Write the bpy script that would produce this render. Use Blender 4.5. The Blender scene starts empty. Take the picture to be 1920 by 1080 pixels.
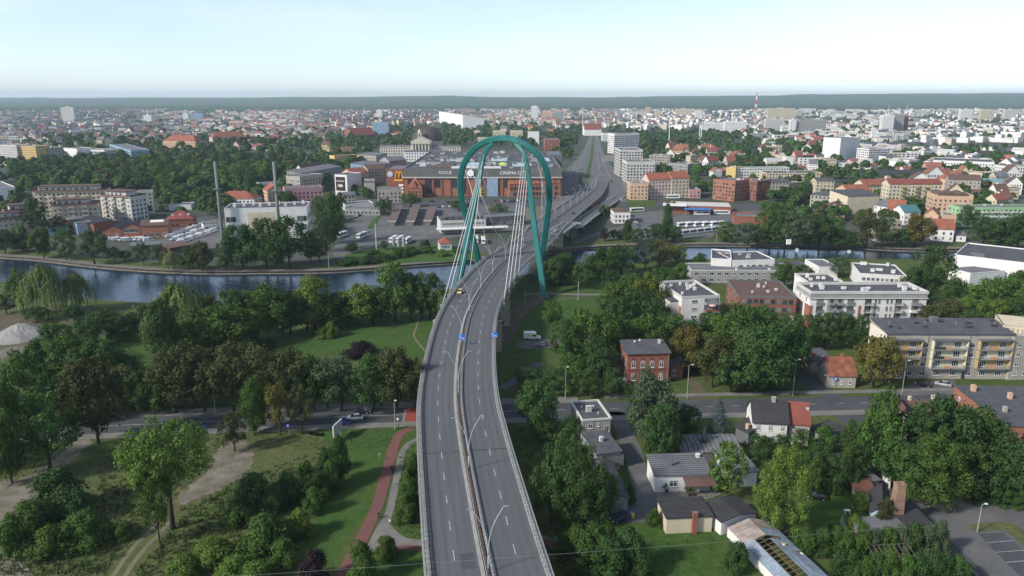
import bpy, math, random
import numpy as np
from mathutils import Vector, Matrix
from mathutils.geometry import tessellate_polygon, delaunay_2d_cdt
R = math.radians
random.seed(7); NP = np.random.RandomState(7)
scene = bpy.context.scene; COL = scene.collection

# ---------------------------------------------------------------- camera, sky, sun, exposure
FOC, PITCH, CAMH = 1371.0, R(14.6), 87.0
cam_data = bpy.data.cameras.new('camera'); cam = bpy.data.objects.new('camera', cam_data); COL.objects.link(cam)
cam.location = (0, 0, CAMH); cam.rotation_euler = (R(90) - PITCH, 0, 0)
cam_data.sensor_width = 36; cam_data.lens = 36 * FOC / 1920; cam_data.clip_start = 1; cam_data.clip_end = 60000
scene.camera = cam
SUN_EL, SUN_AZ = R(34), R(-119)          # azimuth measured from +Y (view direction) towards +X: light comes from the left, a little behind
world = bpy.data.worlds.new('World'); scene.world = world; world.use_nodes = True
wn = world.node_tree; sky = wn.nodes.new('ShaderNodeTexSky'); sky.sky_type = 'NISHITA'; sky.sun_disc = False
sky.sun_elevation = SUN_EL; sky.sun_rotation = SUN_AZ; sky.air_density = 0.7; sky.dust_density = 0.55; sky.ozone_density = 2.5; sky.altitude = 100
hs_ = wn.nodes.new('ShaderNodeHueSaturation'); hs_.inputs['Saturation'].default_value = 0.75; wn.links.new(sky.outputs[0], hs_.inputs['Color'])
tc_ = wn.nodes.new('ShaderNodeTexCoord'); mp_ = wn.nodes.new('ShaderNodeMapping'); mp_.inputs['Scale'].default_value = (2.2, 2.2, 14); wn.links.new(tc_.outputs['Generated'], mp_.inputs[0])
nz_ = wn.nodes.new('ShaderNodeTexNoise'); nz_.inputs['Scale'].default_value = 1.6; nz_.inputs['Detail'].default_value = 6; wn.links.new(mp_.outputs[0], nz_.inputs['Vector'])
mr_ = wn.nodes.new('ShaderNodeMapRange'); mr_.inputs[1].default_value = 0.42; mr_.inputs[2].default_value = 0.75; mr_.inputs[4].default_value = 0.28; wn.links.new(nz_.outputs[0], mr_.inputs[0])   # thin high veil, the same all round
mx_ = wn.nodes.new('ShaderNodeMix'); mx_.data_type = 'RGBA'; wn.links.new(mr_.outputs[0], mx_.inputs[0]); wn.links.new(hs_.outputs[0], mx_.inputs[6]); mx_.inputs[7].default_value = (5.4, 6.0, 6.3, 1)
wn.links.new(mx_.outputs[2], wn.nodes['Background'].inputs[0]); wn.nodes['Background'].inputs[1].default_value = 0.15
sd = bpy.data.lights.new('sun', 'SUN'); sd.energy = 3.7; sd.angle = R(6.0); sd.color = (1, 0.94, 0.84)
sun = bpy.data.objects.new('sun', sd); COL.objects.link(sun)
sv = Vector((math.sin(SUN_AZ) * math.cos(SUN_EL), math.cos(SUN_AZ) * math.cos(SUN_EL), math.sin(SUN_EL)))
sun.rotation_euler = sv.to_track_quat('Z', 'Y').to_euler(); sun.location = (-300, -100, 300)
vs = scene.view_settings; vs.view_transform = 'Standard'; vs.look = 'None'; vs.exposure = 0.48; vs.gamma = 1.0
scene.render.engine = 'CYCLES'; cy = scene.cycles
cy.max_bounces = 5; cy.diffuse_bounces = 2; cy.glossy_bounces = 2; cy.transmission_bounces = 2; cy.volume_bounces = 0; cy.transparent_max_bounces = 4
cy.use_adaptive_sampling = True; cy.adaptive_threshold = 0.02; cy.use_denoising = True; cy.caustics_reflective = False; cy.caustics_refractive = False

# ---------------------------------------------------------------- helpers: photograph measurements to ground positions
cp, sp = math.cos(PITCH), math.sin(PITCH)
def P(px, py, z=0.0):
    u = (px - 960) / FOC; v = (540 - py) / FOC
    t = (z - CAMH) / (-sp + v * cp)
    return Vector((u * t, (cp + v * sp) * t, z))
def proj(p):
    zc = p[1] * cp - (p[2] - CAMH) * sp; yc = p[1] * sp + (p[2] - CAMH) * cp
    return (960 + FOC * p[0] / zc, 540 - FOC * yc / zc)
def depth(p): return p[1] * cp - (p[2] - CAMH) * sp
def hgt(base, py):                        # height of a point straight above base that is seen at row py
    v = (540 - py) / FOC
    return CAMH + base[1] * (-sp + v * cp) / (cp + v * sp)

LABELS = {}
def tag(o, label=None, cat=None, group=None, kind=None):
    if label:
        o['label'] = label
        LABELS.setdefault(label, []).append(o.name)
    if cat: o['category'] = cat
    if group: o['group'] = group
    if kind: o['kind'] = kind
    return o
ONES = ['', 'first', 'second', 'third', 'fourth', 'fifth', 'sixth', 'seventh', 'eighth', 'ninth', 'tenth', 'eleventh', 'twelfth', 'thirteenth', 'fourteenth', 'fifteenth', 'sixteenth', 'seventeenth', 'eighteenth', 'nineteenth']
TENS = ['', '', 'twenty', 'thirty', 'forty', 'fifty', 'sixty', 'seventy', 'eighty', 'ninety']
def ordinal(n):
    if n < 20: return ONES[n]
    if n >= 100: return 'hundred-and-' + ordinal(n - 100) if n > 100 else 'hundredth'
    t, o = divmod(n, 10)
    return (TENS[t][:-1] + 'ieth') if o == 0 else TENS[t] + '-' + ONES[o]
def empty(name, loc=(0, 0, 0), rz=0.0):
    o = bpy.data.objects.new(name, None); COL.objects.link(o); o.location = loc; o.rotation_euler = (0, 0, rz); o.empty_display_size = 0.5
    return o
def ob(name, me, parent=None, loc=(0, 0, 0), rz=0.0, scale=None):
    o = bpy.data.objects.new(name, me); COL.objects.link(o); o.location = loc; o.rotation_euler = (0, 0, rz)
    if scale: o.scale = scale
    if parent: o.parent = parent
    return o

# ---------------------------------------------------------------- materials
MATS = {}
def mat(name, c1, c2=None, scale=0.3, rough=0.85, metal=0.0, bump=0.0, spec=0.3, rand=0.0, island=0.0, detail=5.0, bscale=None, fine=0.0, trans=0.0, objcol=False, stretch=None):
    """procedural surface: two noise-mixed real colours, optional per-object and per-piece variation, fine speckle and bump"""
    if name in MATS: return MATS[name]
    m = bpy.data.materials.new(name); m.use_nodes = True; nt = m.node_tree; N = nt.nodes; L = nt.links
    b = N['Principled BSDF']; b.inputs['Roughness'].default_value = rough; b.inputs['Metallic'].default_value = metal
    b.inputs['Specular IOR Level'].default_value = spec
    geo = N.new('ShaderNodeNewGeometry'); pos = geo.outputs['Position']
    if stretch:
        mp = N.new('ShaderNodeMapping'); mp.inputs['Scale'].default_value = stretch; L.new(pos, mp.inputs[0]); pos = mp.outputs[0]
    if objcol:
        oi = N.new('ShaderNodeObjectInfo'); col = oi.outputs['Color']
        cc = N.new('ShaderNodeMix'); cc.data_type = 'RGBA'; cc.blend_type = 'MULTIPLY'; cc.inputs[0].default_value = 1; L.new(col, cc.inputs[6]); cc.inputs[7].default_value = (*c1, 1); col = cc.outputs[2]
    else:
        rgb = N.new('ShaderNodeRGB'); rgb.outputs[0].default_value = (*c1, 1); col = rgb.outputs[0]
    if c2 is not None:
        nz = N.new('ShaderNodeTexNoise'); nz.inputs['Scale'].default_value = scale; nz.inputs['Detail'].default_value = detail; nz.inputs['Roughness'].default_value = 0.6; L.new(pos, nz.inputs['Vector'])
        rp = N.new('ShaderNodeMapRange'); rp.inputs[1].default_value = 0.36; rp.inputs[2].default_value = 0.64; L.new(nz.outputs[0], rp.inputs[0])
        mx = N.new('ShaderNodeMix'); mx.data_type = 'RGBA'; L.new(rp.outputs[0], mx.inputs[0]); L.new(col, mx.inputs[6]); mx.inputs[7].default_value = (*c2, 1); col = mx.outputs[2]
    def value_mul(col, sock, lo, hi):
        mr = N.new('ShaderNodeMapRange'); L.new(sock, mr.inputs[0]); mr.inputs[3].default_value = lo; mr.inputs[4].default_value = hi
        hs = N.new('ShaderNodeHueSaturation'); L.new(mr.outputs[0], hs.inputs['Value']); L.new(col, hs.inputs['Color'])
        return hs
    if rand:
        oi = N.new('ShaderNodeObjectInfo'); hs = value_mul(col, oi.outputs['Random'], 1 - rand, 1 + rand)
        ml = N.new('ShaderNodeMath'); ml.operation = 'MULTIPLY'; ml.inputs[1].default_value = 7.31; L.new(oi.outputs['Random'], ml.inputs[0])
        fr = N.new('ShaderNodeMath'); fr.operation = 'FRACT'; L.new(ml.outputs[0], fr.inputs[0])
        m2 = N.new('ShaderNodeMapRange'); L.new(fr.outputs[0], m2.inputs[0]); m2.inputs[3].default_value = 0.5 - rand * 0.09; m2.inputs[4].default_value = 0.5 + rand * 0.05
        L.new(m2.outputs[0], hs.inputs['Hue']); col = hs.outputs[0]
    if island:
        col = value_mul(col, geo.outputs['Random Per Island'], 1 - island, 1 + island).outputs[0]
    if fine:
        n2 = N.new('ShaderNodeTexNoise'); n2.inputs['Scale'].default_value = scale * 9; n2.inputs['Detail'].default_value = 3; L.new(pos, n2.inputs['Vector'])
        col = value_mul(col, n2.outputs[0], 1 - fine, 1 + fine).outputs[0]
    L.new(col, b.inputs['Base Color'])
    if bump:
        n3 = N.new('ShaderNodeTexNoise'); n3.inputs['Scale'].default_value = bscale or scale * 6; n3.inputs['Detail'].default_value = 3; L.new(pos, n3.inputs['Vector'])
        bp = N.new('ShaderNodeBump'); bp.inputs['Strength'].default_value = bump; bp.inputs['Distance'].default_value = 0.3; L.new(n3.outputs[0], bp.inputs['Height']); L.new(bp.outputs[0], b.inputs['Normal'])
    if trans:
        t = N.new('ShaderNodeBsdfTranslucent'); L.new(col, t.inputs[0]); ms = N.new('ShaderNodeMixShader'); ms.inputs[0].default_value = trans
        L.new(b.outputs[0], ms.inputs[1]); L.new(t.outputs[0], ms.inputs[2]); L.new(ms.outputs[0], N['Material Output'].inputs[0])
    MATS[name] = m
    return m

# ---------------------------------------------------------------- mesh builder
class MB:
    def __init__(s): s.v = []; s.f = []; s.m = []
    def add(s, vs, fs, mi=0):
        o = len(s.v); s.v += [tuple(p) for p in vs]; s.f += [tuple(i + o for i in f) for f in fs]; s.m += [mi] * len(fs); return s
    def box(s, x0, x1, y0, y1, z0, z1, mi=0, bottom=True):
        f = [(4, 5, 6, 7), (0, 1, 5, 4), (1, 2, 6, 5), (2, 3, 7, 6), (3, 0, 4, 7)]
        if bottom: f.append((3, 2, 1, 0))
        return s.add([(x0, y0, z0), (x1, y0, z0), (x1, y1, z0), (x0, y1, z0), (x0, y0, z1), (x1, y0, z1), (x1, y1, z1), (x0, y1, z1)], f, mi)
    def taper(s, cx, cy, z0, z1, a0, b0, a1, b1, mi=0):
        return s.add([(cx - a0, cy - b0, z0), (cx + a0, cy - b0, z0), (cx + a0, cy + b0, z0), (cx - a0, cy + b0, z0), (cx - a1, cy - b1, z1), (cx + a1, cy - b1, z1), (cx + a1, cy + b1, z1), (cx - a1, cy + b1, z1)],
                     [(4, 5, 6, 7), (0, 1, 5, 4), (1, 2, 6, 5), (2, 3, 7, 6), (3, 0, 4, 7), (3, 2, 1, 0)], mi)
    def prism(s, pts, z0, z1, mi=0, cap=True):
        n = len(pts); vs = [(p[0], p[1], z0) for p in pts] + [(p[0], p[1], z1) for p in pts]
        fs = [(i, (i + 1) % n, (i + 1) % n + n, i + n) for i in range(n)]
        if cap: fs += [tuple(range(n, 2 * n)), tuple(range(n - 1, -1, -1))]
        return s.add(vs, fs, mi)
    def extrude_x(s, prof, x0, x1, mi=0):          # profile in (y, z) pushed along x
        n = len(prof); vs = [(x0, p[0], p[1]) for p in prof] + [(x1, p[0], p[1]) for p in prof]
        fs = [(i, i + n, (i + 1) % n + n, (i + 1) % n) for i in range(n)] + [tuple(range(n)), tuple(range(2 * n - 1, n - 1, -1))]
        return s.add(vs, fs, mi)
    def extrude_y(s, prof, y0, y1, mi=0):          # profile in (x, z) pushed along y
        n = len(prof); vs = [(p[0], y0, p[1]) for p in prof] + [(p[0], y1, p[1]) for p in prof]
        fs = [(i, (i + 1) % n, (i + 1) % n + n, i + n) for i in range(n)] + [tuple(range(n - 1, -1, -1)), tuple(range(n, 2 * n))]
        return s.add(vs, fs, mi)
    def tube(s, pts, rad, n=6, mi=0, cap=True):
        pts = [Vector(p) for p in pts]; rs = rad if isinstance(rad, (list, tuple)) else [rad] * len(pts)
        vs = []; fs = []; up = Vector((0.13, 0.31, 0.94))
        for i, p in enumerate(pts):
            d = (pts[min(i + 1, len(pts) - 1)] - pts[max(i - 1, 0)]).normalized()
            a = d.cross(up)
            if a.length < 1e-3: a = d.cross(Vector((1, 0, 0)))
            a.normalize(); b = d.cross(a)
            for k in range(n):
                t = 2 * math.pi * k / n; vs.append(p + (a * math.cos(t) + b * math.sin(t)) * rs[i])
        for i in range(len(pts) - 1):
            for k in range(n):
                k2 = (k + 1) % n; fs.append((i * n + k, i * n + k2, (i + 1) * n + k2, (i + 1) * n + k))
        if cap: fs += [tuple(range(n - 1, -1, -1)), tuple(range((len(pts) - 1) * n, len(pts) * n))]
        return s.add(vs, fs, mi)
    def lathe(s, prof, n=16, mi=0, c=(0, 0)):       # profile of (r, z)
        vs = []; fs = []
        for r, z in prof:
            for k in range(n): vs.append((c[0] + r * math.cos(2 * math.pi * k / n), c[1] + r * math.sin(2 * math.pi * k / n), z))
        for i in range(len(prof) - 1):
            for k in range(n): fs.append((i * n + k, i * n + (k + 1) % n, (i + 1) * n + (k + 1) % n, (i + 1) * n + k))
        return s.add(vs, fs, mi)
    def mesh(s, name, mats, smooth=False):
        me = bpy.data.meshes.new(name); me.from_pydata(s.v, [], s.f)
        for m in (mats if isinstance(mats, (list, tuple)) else [mats]): me.materials.append(m)
        if any(s.m): me.polygons.foreach_set('material_index', s.m)
        if smooth: me.polygons.foreach_set('use_smooth', [True] * len(s.f))
        me.update(); return me
    def build(s, name, mats, parent=None, loc=(0, 0, 0), rz=0.0, smooth=False):
        return ob(name, s.mesh(name, mats, smooth), parent, loc, rz)
def npmesh(name, V, Fq, mats, mi=None, smooth=False):
    """fast mesh from numpy arrays: V (n,3), Fq (m,k) all faces with k corners"""
    me = bpy.data.meshes.new(name); k = Fq.shape[1]
    me.vertices.add(len(V)); me.vertices.foreach_set('co', np.ascontiguousarray(V, np.float32).ravel())
    me.loops.add(Fq.size); me.loops.foreach_set('vertex_index', np.ascontiguousarray(Fq, np.int32).ravel())
    me.polygons.add(len(Fq)); me.polygons.foreach_set('loop_start', np.arange(0, Fq.size, k, dtype=np.int32))
    for m in (mats if isinstance(mats, (list, tuple)) else [mats]): me.materials.append(m)
    if mi is not None: me.polygons.foreach_set('material_index', np.ascontiguousarray(mi, np.int32))
    if smooth: me.polygons.foreach_set('use_smooth', np.ones(len(Fq), bool))
    me.update(calc_edges=True); me.validate(); return me

def smooth_line(pts, n=6, closed=False):
    """Catmull-Rom through the points"""
    pts = [Vector(p) for p in pts]; out = []; m = len(pts)
    for i in range(m if closed else m - 1):
        g = (lambda j: pts[j % m]) if closed else (lambda j: pts[max(0, min(m - 1, j))])
        p0, p1, p2, p3 = g(i - 1), g(i), g(i + 1), g(i + 2)
        for k in range(n):
            t = k / n
            out.append(0.5 * (2 * p1 + (p2 - p0) * t + (2 * p0 - 5 * p1 + 4 * p2 - p3) * t * t + (3 * p1 - p0 - 3 * p2 + p3) * t ** 3))
    if not closed: out.append(pts[-1])
    return out
def patch(name, px, z, m, kind='structure', wob=0.0, n=4, curve=True, world=False):
    """flat ground patch whose outline was measured in the photograph"""
    pts = [Vector(p) if world else P(p[0], p[1], 0) for p in px]
    if curve: pts = smooth_line(pts, n, True)
    if wob:
        rr = random.Random(name); pts = [p + Vector((rr.uniform(-wob, wob), rr.uniform(-wob, wob), 0)) for p in pts]
    pts = [Vector((p.x, p.y, z)) for p in pts]
    tris = tessellate_polygon([pts])
    mb = MB(); fs = []
    for t in tris:
        a, b, c = (pts[i] for i in t)
        fs.append(t if (b - a).cross(c - a).z > 0 else t[::-1])
    mb.add(pts, fs)
    o = mb.build(name, m); o['kind'] = kind
    return o
def offsets(line):
    """left-to-right unit normals of a plan polyline"""
    out = []
    for i in range(len(line)):
        d = line[min(i + 1, len(line) - 1)] - line[max(i - 1, 0)]; d = Vector((d.x, d.y, 0)).normalized()
        out.append(Vector((d.y, -d.x, 0)))
    return out
def sweep(mb, line, prof, mi=0, closed=True, cap=True):
    """cross-section of (u right, dz) carried along a 3-D line"""
    nr = offsets(line); n = len(prof); vs = []; fs = []
    for p, d in zip(line, nr):
        for u, dz in prof: vs.append(p + d * u + Vector((0, 0, dz)))
    for i in range(len(line) - 1):
        for k in range(n if closed else n - 1):
            k2 = (k + 1) % n; fs.append((i * n + k, i * n + k2, (i + 1) * n + k2, (i + 1) * n + k))
    if closed and cap: fs += [tuple(range(n))[::-1], tuple(range((len(line) - 1) * n, len(line) * n))]
    return mb.add(vs, fs, mi)
def ribbon(name, px, half, z, m, n=6, kind='structure', z3=False, u0=None, u1=None):
    line = smooth_line([P(*p) if z3 else P(p[0], p[1]) for p in px], n)
    line = [p + Vector((0, 0, z)) for p in line]; mb = MB()
    sweep(mb, line, [(u1 if u1 is not None else half, 0), (u0 if u0 is not None else -half, 0)], closed=False)
    o = mb.build(name, m)
    if kind: o['kind'] = kind
    return o, line
# ---------------------------------------------------------------- palette (real-world base colours)
m_grass = mat('grass', (0.050, 0.086, 0.022), (0.080, 0.096, 0.034), 0.05, rough=0.95, bump=0.5, bscale=1.3, fine=0.45, spec=0.1)
m_lawn = mat('lawn', (0.040, 0.092, 0.020), (0.058, 0.096, 0.026), 0.06, rough=0.95, bump=0.4, bscale=1.5, fine=0.35, spec=0.1)
m_meadow = mat('rough_meadow', (0.064, 0.092, 0.030), (0.100, 0.104, 0.046), 0.07, rough=0.95, bump=0.6, bscale=1.2, fine=0.5, spec=0.1)
m_sand = mat('sandy_earth', (0.20, 0.178, 0.15), (0.115, 0.108, 0.075), 0.22, rough=0.95, bump=0.5, bscale=1.5, fine=0.35, spec=0.1)
m_earth = mat('bare_earth', (0.13, 0.10, 0.075), (0.08, 0.08, 0.05), 0.2, rough=0.95, bump=0.4, fine=0.3, spec=0.1)
m_city = mat('city_ground', (0.085, 0.09, 0.085), (0.05, 0.066, 0.036), 0.02, rough=0.95, fine=0.3, spec=0.1)
m_forestfloor = mat('wooded_plain', (0.030, 0.046, 0.020), (0.042, 0.058, 0.026), 0.004, rough=1, fine=0.4, spec=0.05)
m_asphalt = mat('asphalt', (0.070, 0.076, 0.085), (0.052, 0.057, 0.065), 0.12, rough=0.9, fine=0.16, bump=0.05, bscale=4)
m_asphalt_old = mat('asphalt_pale', (0.125, 0.125, 0.125), (0.088, 0.09, 0.092), 0.09, rough=0.9, fine=0.18, bump=0.05, bscale=4)
m_deckroad = mat('bridge_asphalt', (0.103, 0.108, 0.115), (0.087, 0.092, 0.100), 0.35, rough=0.9, fine=0.08, stretch=(1.0, 0.03, 1.0), bump=0.03, bscale=5)
m_paving = mat('concrete_paving', (0.185, 0.18, 0.165), (0.14, 0.138, 0.13), 0.3, rough=0.92, fine=0.15)
m_redpath = mat('red_cycle_asphalt', (0.17, 0.074, 0.066), (0.13, 0.064, 0.058), 0.25, rough=0.9, fine=0.12)
m_concrete = mat('concrete', (0.34, 0.33, 0.30), (0.25, 0.245, 0.23), 0.4, rough=0.88, fine=0.12)
m_concrete_d = mat('dark_concrete', (0.20, 0.20, 0.19), (0.14, 0.14, 0.135), 0.4, rough=0.9, fine=0.12)
m_stone = mat('bank_stone', (0.17, 0.155, 0.13), (0.11, 0.10, 0.085), 0.5, rough=0.95, fine=0.35, bump=0.4)
m_white = mat('white_paint', (0.72, 0.72, 0.70), (0.64, 0.64, 0.62), 0.5, rough=0.6)
m_mark = mat('road_marking', (0.42, 0.42, 0.41), (0.24, 0.24, 0.24), 1.5, rough=0.8)
m_teal = mat('teal_steel_paint', (0.010, 0.142, 0.130), (0.008, 0.112, 0.105), 0.15, rough=0.45, spec=0.45, fine=0.1)
m_steel = mat('galvanised_steel', (0.34, 0.35, 0.36), (0.25, 0.26, 0.27), 1.0, rough=0.55, metal=0.25)
m_curtain = mat('curtained_glass', (0.24, 0.24, 0.23), (0.12, 0.13, 0.14), 0.8, rough=0.2, spec=0.6)
m_cable = mat('stay_sheath', (0.62, 0.63, 0.63), rough=0.45)
m_dark = mat('dark_metal', (0.03, 0.032, 0.035), rough=0.6)
m_glass = mat('window_glass', (0.022, 0.028, 0.036), (0.05, 0.06, 0.07), 0.6, rough=0.12, spec=0.7, rand=0.3)
m_frame = mat('window_frame_white', (0.66, 0.66, 0.64), rough=0.6)
m_trunk = mat('bark', (0.085, 0.070, 0.055), (0.05, 0.042, 0.034), 2.0, rough=0.95, bump=0.4)
m_rooffelt = mat('roofing_felt', (0.085, 0.088, 0.098), (0.060, 0.062, 0.070), 0.35, rough=0.9, fine=0.15)
m_roofgrey = mat('grey_roof_sheet', (0.15, 0.155, 0.165), (0.105, 0.11, 0.12), 0.2, rough=0.85, fine=0.15)
m_roofdark = mat('dark_roof', (0.045, 0.045, 0.05), (0.032, 0.032, 0.036), 0.4, rough=0.85, fine=0.2)
m_rooftile = mat('clay_tile_roof', (0.29, 0.10, 0.058), (0.20, 0.072, 0.046), 0.35, rough=0.85, fine=0.3)
m_rooforange = mat('orange_tile_roof', (0.30, 0.108, 0.058), (0.15, 0.06, 0.042), 0.5, rough=0.85, fine=0.35)
m_roofred = mat('red_metal_roof', (0.22, 0.066, 0.048), (0.16, 0.05, 0.04), 0.2, rough=0.7, fine=0.15)
m_roofbrown = mat('brown_roof', (0.13, 0.075, 0.06), (0.09, 0.06, 0.05), 0.3, rough=0.85, fine=0.2)
def wallmat(name, c, d=0.8, **k): return mat(name, c, tuple(x * d for x in c), 0.25, rough=0.88, fine=0.06, **k)
w_white = wallmat('white_render', (0.68, 0.67, 0.65), 0.9)
w_offwhite = wallmat('offwhite_render', (0.52, 0.51, 0.48), 0.88)
w_cream = wallmat('cream_render', (0.56, 0.49, 0.36), 0.88)
w_yellow = wallmat('yellow_render', (0.55, 0.40, 0.16), 0.9)
w_grey = wallmat('grey_render', (0.30, 0.30, 0.29), 0.82)
w_greige = wallmat('grey_beige_render', (0.36, 0.335, 0.29), 0.84)
w_dkgrey = wallmat('dark_grey_cladding', (0.13, 0.135, 0.145), 0.85)
w_pink = wallmat('pink_render', (0.46, 0.26, 0.27), 0.88)
w_blue = wallmat('blue_render', (0.24, 0.34, 0.45), 0.88)
w_green = wallmat('green_render', (0.30, 0.46, 0.27), 0.9)
w_peach = wallmat('peach_render', (0.55, 0.37, 0.25), 0.9)
def brickmat(name, c1, c2, mortar, s=3.2):
    if name in MATS: return MATS[name]
    m = mat(name, c1, c2, 0.4, rough=0.9, fine=0.12); nt = m.node_tree
    b = nt.nodes.new('ShaderNodeTexBrick'); b.inputs['Scale'].default_value = s; b.inputs['Color1'].default_value = (*c1, 1); b.inputs['Color2'].default_value = (*c2, 1); b.inputs['Mortar'].default_value = (*mortar, 1)
    b.inputs['Mortar Size'].default_value = 0.02
    tc = nt.nodes.new('ShaderNodeTexCoord'); mp = nt.nodes.new('ShaderNodeMapping'); mp.inputs['Rotation'].default_value = (R(90), 0, 0)
    nt.links.new(tc.outputs['Object'], mp.inputs[0]); nt.links.new(mp.outputs[0], b.inputs['Vector'])
    pb = nt.nodes['Principled BSDF']; old = pb.inputs['Base Color'].links[0].from_socket
    mx = nt.nodes.new('ShaderNodeMix'); mx.data_type = 'RGBA'; mx.inputs[0].default_value = 0.45; nt.links.new(old, mx.inputs[6]); nt.links.new(b.outputs[0], mx.inputs[7]); nt.links.new(mx.outputs[2], pb.inputs['Base Color'])
    return m
w_brick = brickmat('red_brick', (0.26, 0.088, 0.055), (0.19, 0.064, 0.043), (0.28, 0.22, 0.18))
w_brickor = brickmat('orange_brick', (0.31, 0.125, 0.075), (0.24, 0.095, 0.06), (0.32, 0.25, 0.2))
# ---------------------------------------------------------------- river and ground
far_px = [(-260, 468), (-120, 476), (0, 485), (60, 489), (120, 496), (200, 505), (300, 512), (400, 515), (480, 514), (600, 513), (700, 507), (760, 501), (850, 495), (900, 490), (980, 481), (1067, 471), (1110, 467), (1172, 464), (1332, 462), (1440, 464), (1590, 467), (1702, 472), (1790, 471), (1920, 465), (2080, 456), (2300, 446)]
near_px = [(-260, 508), (-120, 517), (0, 527), (60, 538), (120, 552), (172, 561), (240, 567), (295, 569), (400, 573), (500, 573), (600, 570), (700, 562), (780, 552), (850, 541), (920, 527), (1000, 514), (1090, 503), (1180, 494), (1260, 489), (1360, 487), (1440, 486), (1560, 487), (1700, 488), (1800, 487), (1920, 482), (2080, 474), (2300, 462)]
WZ = -1.3
def resample(line, n):
    d = np.concatenate([[0], np.cumsum([(b - a).length for a, b in zip(line[:-1], line[1:])])]); t = np.linspace(0, d[-1], n)
    return [Vector(p) for p in np.stack([np.interp(t, d, [q[i] for q in line]) for i in range(3)], 1)]
far_w = resample(smooth_line([P(x, y, WZ) for x, y in far_px], 4), 90); near_w = resample(smooth_line([P(x, y, WZ) for x, y in near_px], 4), 90)
def flat(v, z): return Vector((v.x, v.y, z))
nf, nn = offsets(far_w), offsets(near_w)      # normals point towards the camera side (right of a left-to-right line)
far_top = [flat(p - n * 2.6, 0) for p, n in zip(far_w, nf)]; near_top = [flat(p + n * 3.2, 0) for p, n in zip(near_w, nn)]
X0, X1, Y0, Y1 = -15000, 15000, -1500, 17000
hole = [p.to_2d() for p in near_top] + [p.to_2d() for p in reversed(far_top)]
outer = [Vector((X0, Y0)), Vector((X1, Y0)), Vector((X1, Y1)), Vector((X0, Y1))]
n0 = len(hole); verts = hole + outer
edges = [(i, (i + 1) % n0) for i in range(n0)] + [(n0 + i, n0 + (i + 1) % 4) for i in range(4)]
cv, ce, cf, ov, oe, of = delaunay_2d_cdt(verts, edges, [list(range(n0)), [n0, n0 + 1, n0 + 2, n0 + 3]], 0, 1e-4)
gm = MB(); gm.add([(v.x, v.y, 0) for v in cv], [tuple(f) for f, src in zip(cf, of) if 0 not in src])
o = gm.build('ground', m_grass); o['kind'] = 'structure'
m_water = mat('river_water', (0.010, 0.024, 0.040), (0.014, 0.030, 0.046), 0.02, rough=0.06, spec=0.42, bump=0.55, bscale=0.55)
wb = MB(); k = len(far_w)
wb.add([flat(p - n * 4, WZ) for p, n in zip(far_w, nf)] + [flat(p + n * 4, WZ) for p, n in zip(near_w, nn)], [(i, i + k, i + 1 + k, i + 1) for i in range(k - 1)])
o = wb.build('river', m_water); o['kind'] = 'structure'
for nm, top, low in (('far_river_bank', far_top, [flat(p + n * 0.6, WZ - 0.4) for p, n in zip(far_w, nf)]), ('near_river_bank', near_top, [flat(p - n * 0.6, WZ - 0.4) for p, n in zip(near_w, nn)])):
    b = MB(); b.add(top + low, [(i, i + 1, i + 1 + k, i + k) for i in range(k - 1)]); o = b.build(nm, m_stone if nm[0] == 'f' else m_grass); o['kind'] = 'structure'
# paved walk on top of the far bank
pl = [p - n * 3.2 for p, n in zip(far_w, nf)]; b = MB(); sweep(b, [flat(p, 0.02) for p in pl], [(2.9, 0), (-2.9, 0)], closed=False); o = b.build('embankment_walk', m_stone); o['kind'] = 'structure'
# land beyond the river
L_ = [flat(p - n * 16, 0.012) for p, n in zip(far_w, nf)]
cb = MB(); pts = L_ + [Vector((9000, 900, .012)), Vector((9000, 5200, .012)), Vector((-9000, 5200, .012)), Vector((-9000, 900, .012))]
cb.add(pts, [t if (pts[t[1]] - pts[t[0]]).cross(pts[t[2]] - pts[t[0]]).z > 0 else t[::-1] for t in tessellate_polygon([pts])])
o = cb.build('city_ground', m_city); o['kind'] = 'structure'

# ---------------------------------------------------------------- forest plain and hills to the horizon
def vnoise(x, y, s, seed=0):
    """smooth value noise for arrays"""
    x = x / s + seed * 17.3; y = y / s + seed * 9.1; xi = np.floor(x); yi = np.floor(y); fx = x - xi; fy = y - yi
    h = lambda a, b: np.modf(np.abs(np.sin(a * 127.1 + b * 311.7) * 43758.5453))[0]
    fx = fx * fx * (3 - 2 * fx); fy = fy * fy * (3 - 2 * fy)
    return (h(xi, yi) * (1 - fx) + h(xi + 1, yi) * fx) * (1 - fy) + (h(xi, yi + 1) * (1 - fx) + h(xi + 1, yi + 1) * fx) * fy
m_forest = mat('forest_canopy', (0.026, 0.058, 0.022), (0.060, 0.092, 0.034), 0.004, rough=1, fine=0.6, spec=0.02, bump=1.0, bscale=0.03, detail=8)
gx = np.linspace(-12500, 12500, 420); gy = np.concatenate([np.linspace(4300, 7000, 70), np.linspace(7100, 15500, 70)])
GX, GY = np.meshgrid(gx, gy)
hx = [-14000, -8000, -4300, -2000, -900, 300, 1100, 2600, 4200, 5700, 7700, 14000]; hz = [56, 55, 60, 78, 88, 66, 66, 88, 108, 118, 132, 140]
ang = GX / GY * 11000
ridge = np.interp(ang, hx, hz)
ramp = np.clip((GY - 6800) / 4200, 0, 1); ramp = ramp * ramp * (3 - 2 * ramp)
H = 6 + ridge * ramp + (vnoise(GX, GY, 900, 1) - .5) * 22 * ramp + vnoise(GX, GY, 400, 2) * 12 + vnoise(GX, GY, 120, 3) * 9
front = 4700 + vnoise(GX, GY * 0, 700, 5) * 900 - np.clip(GX, -4000, 0) * -0.12
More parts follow.
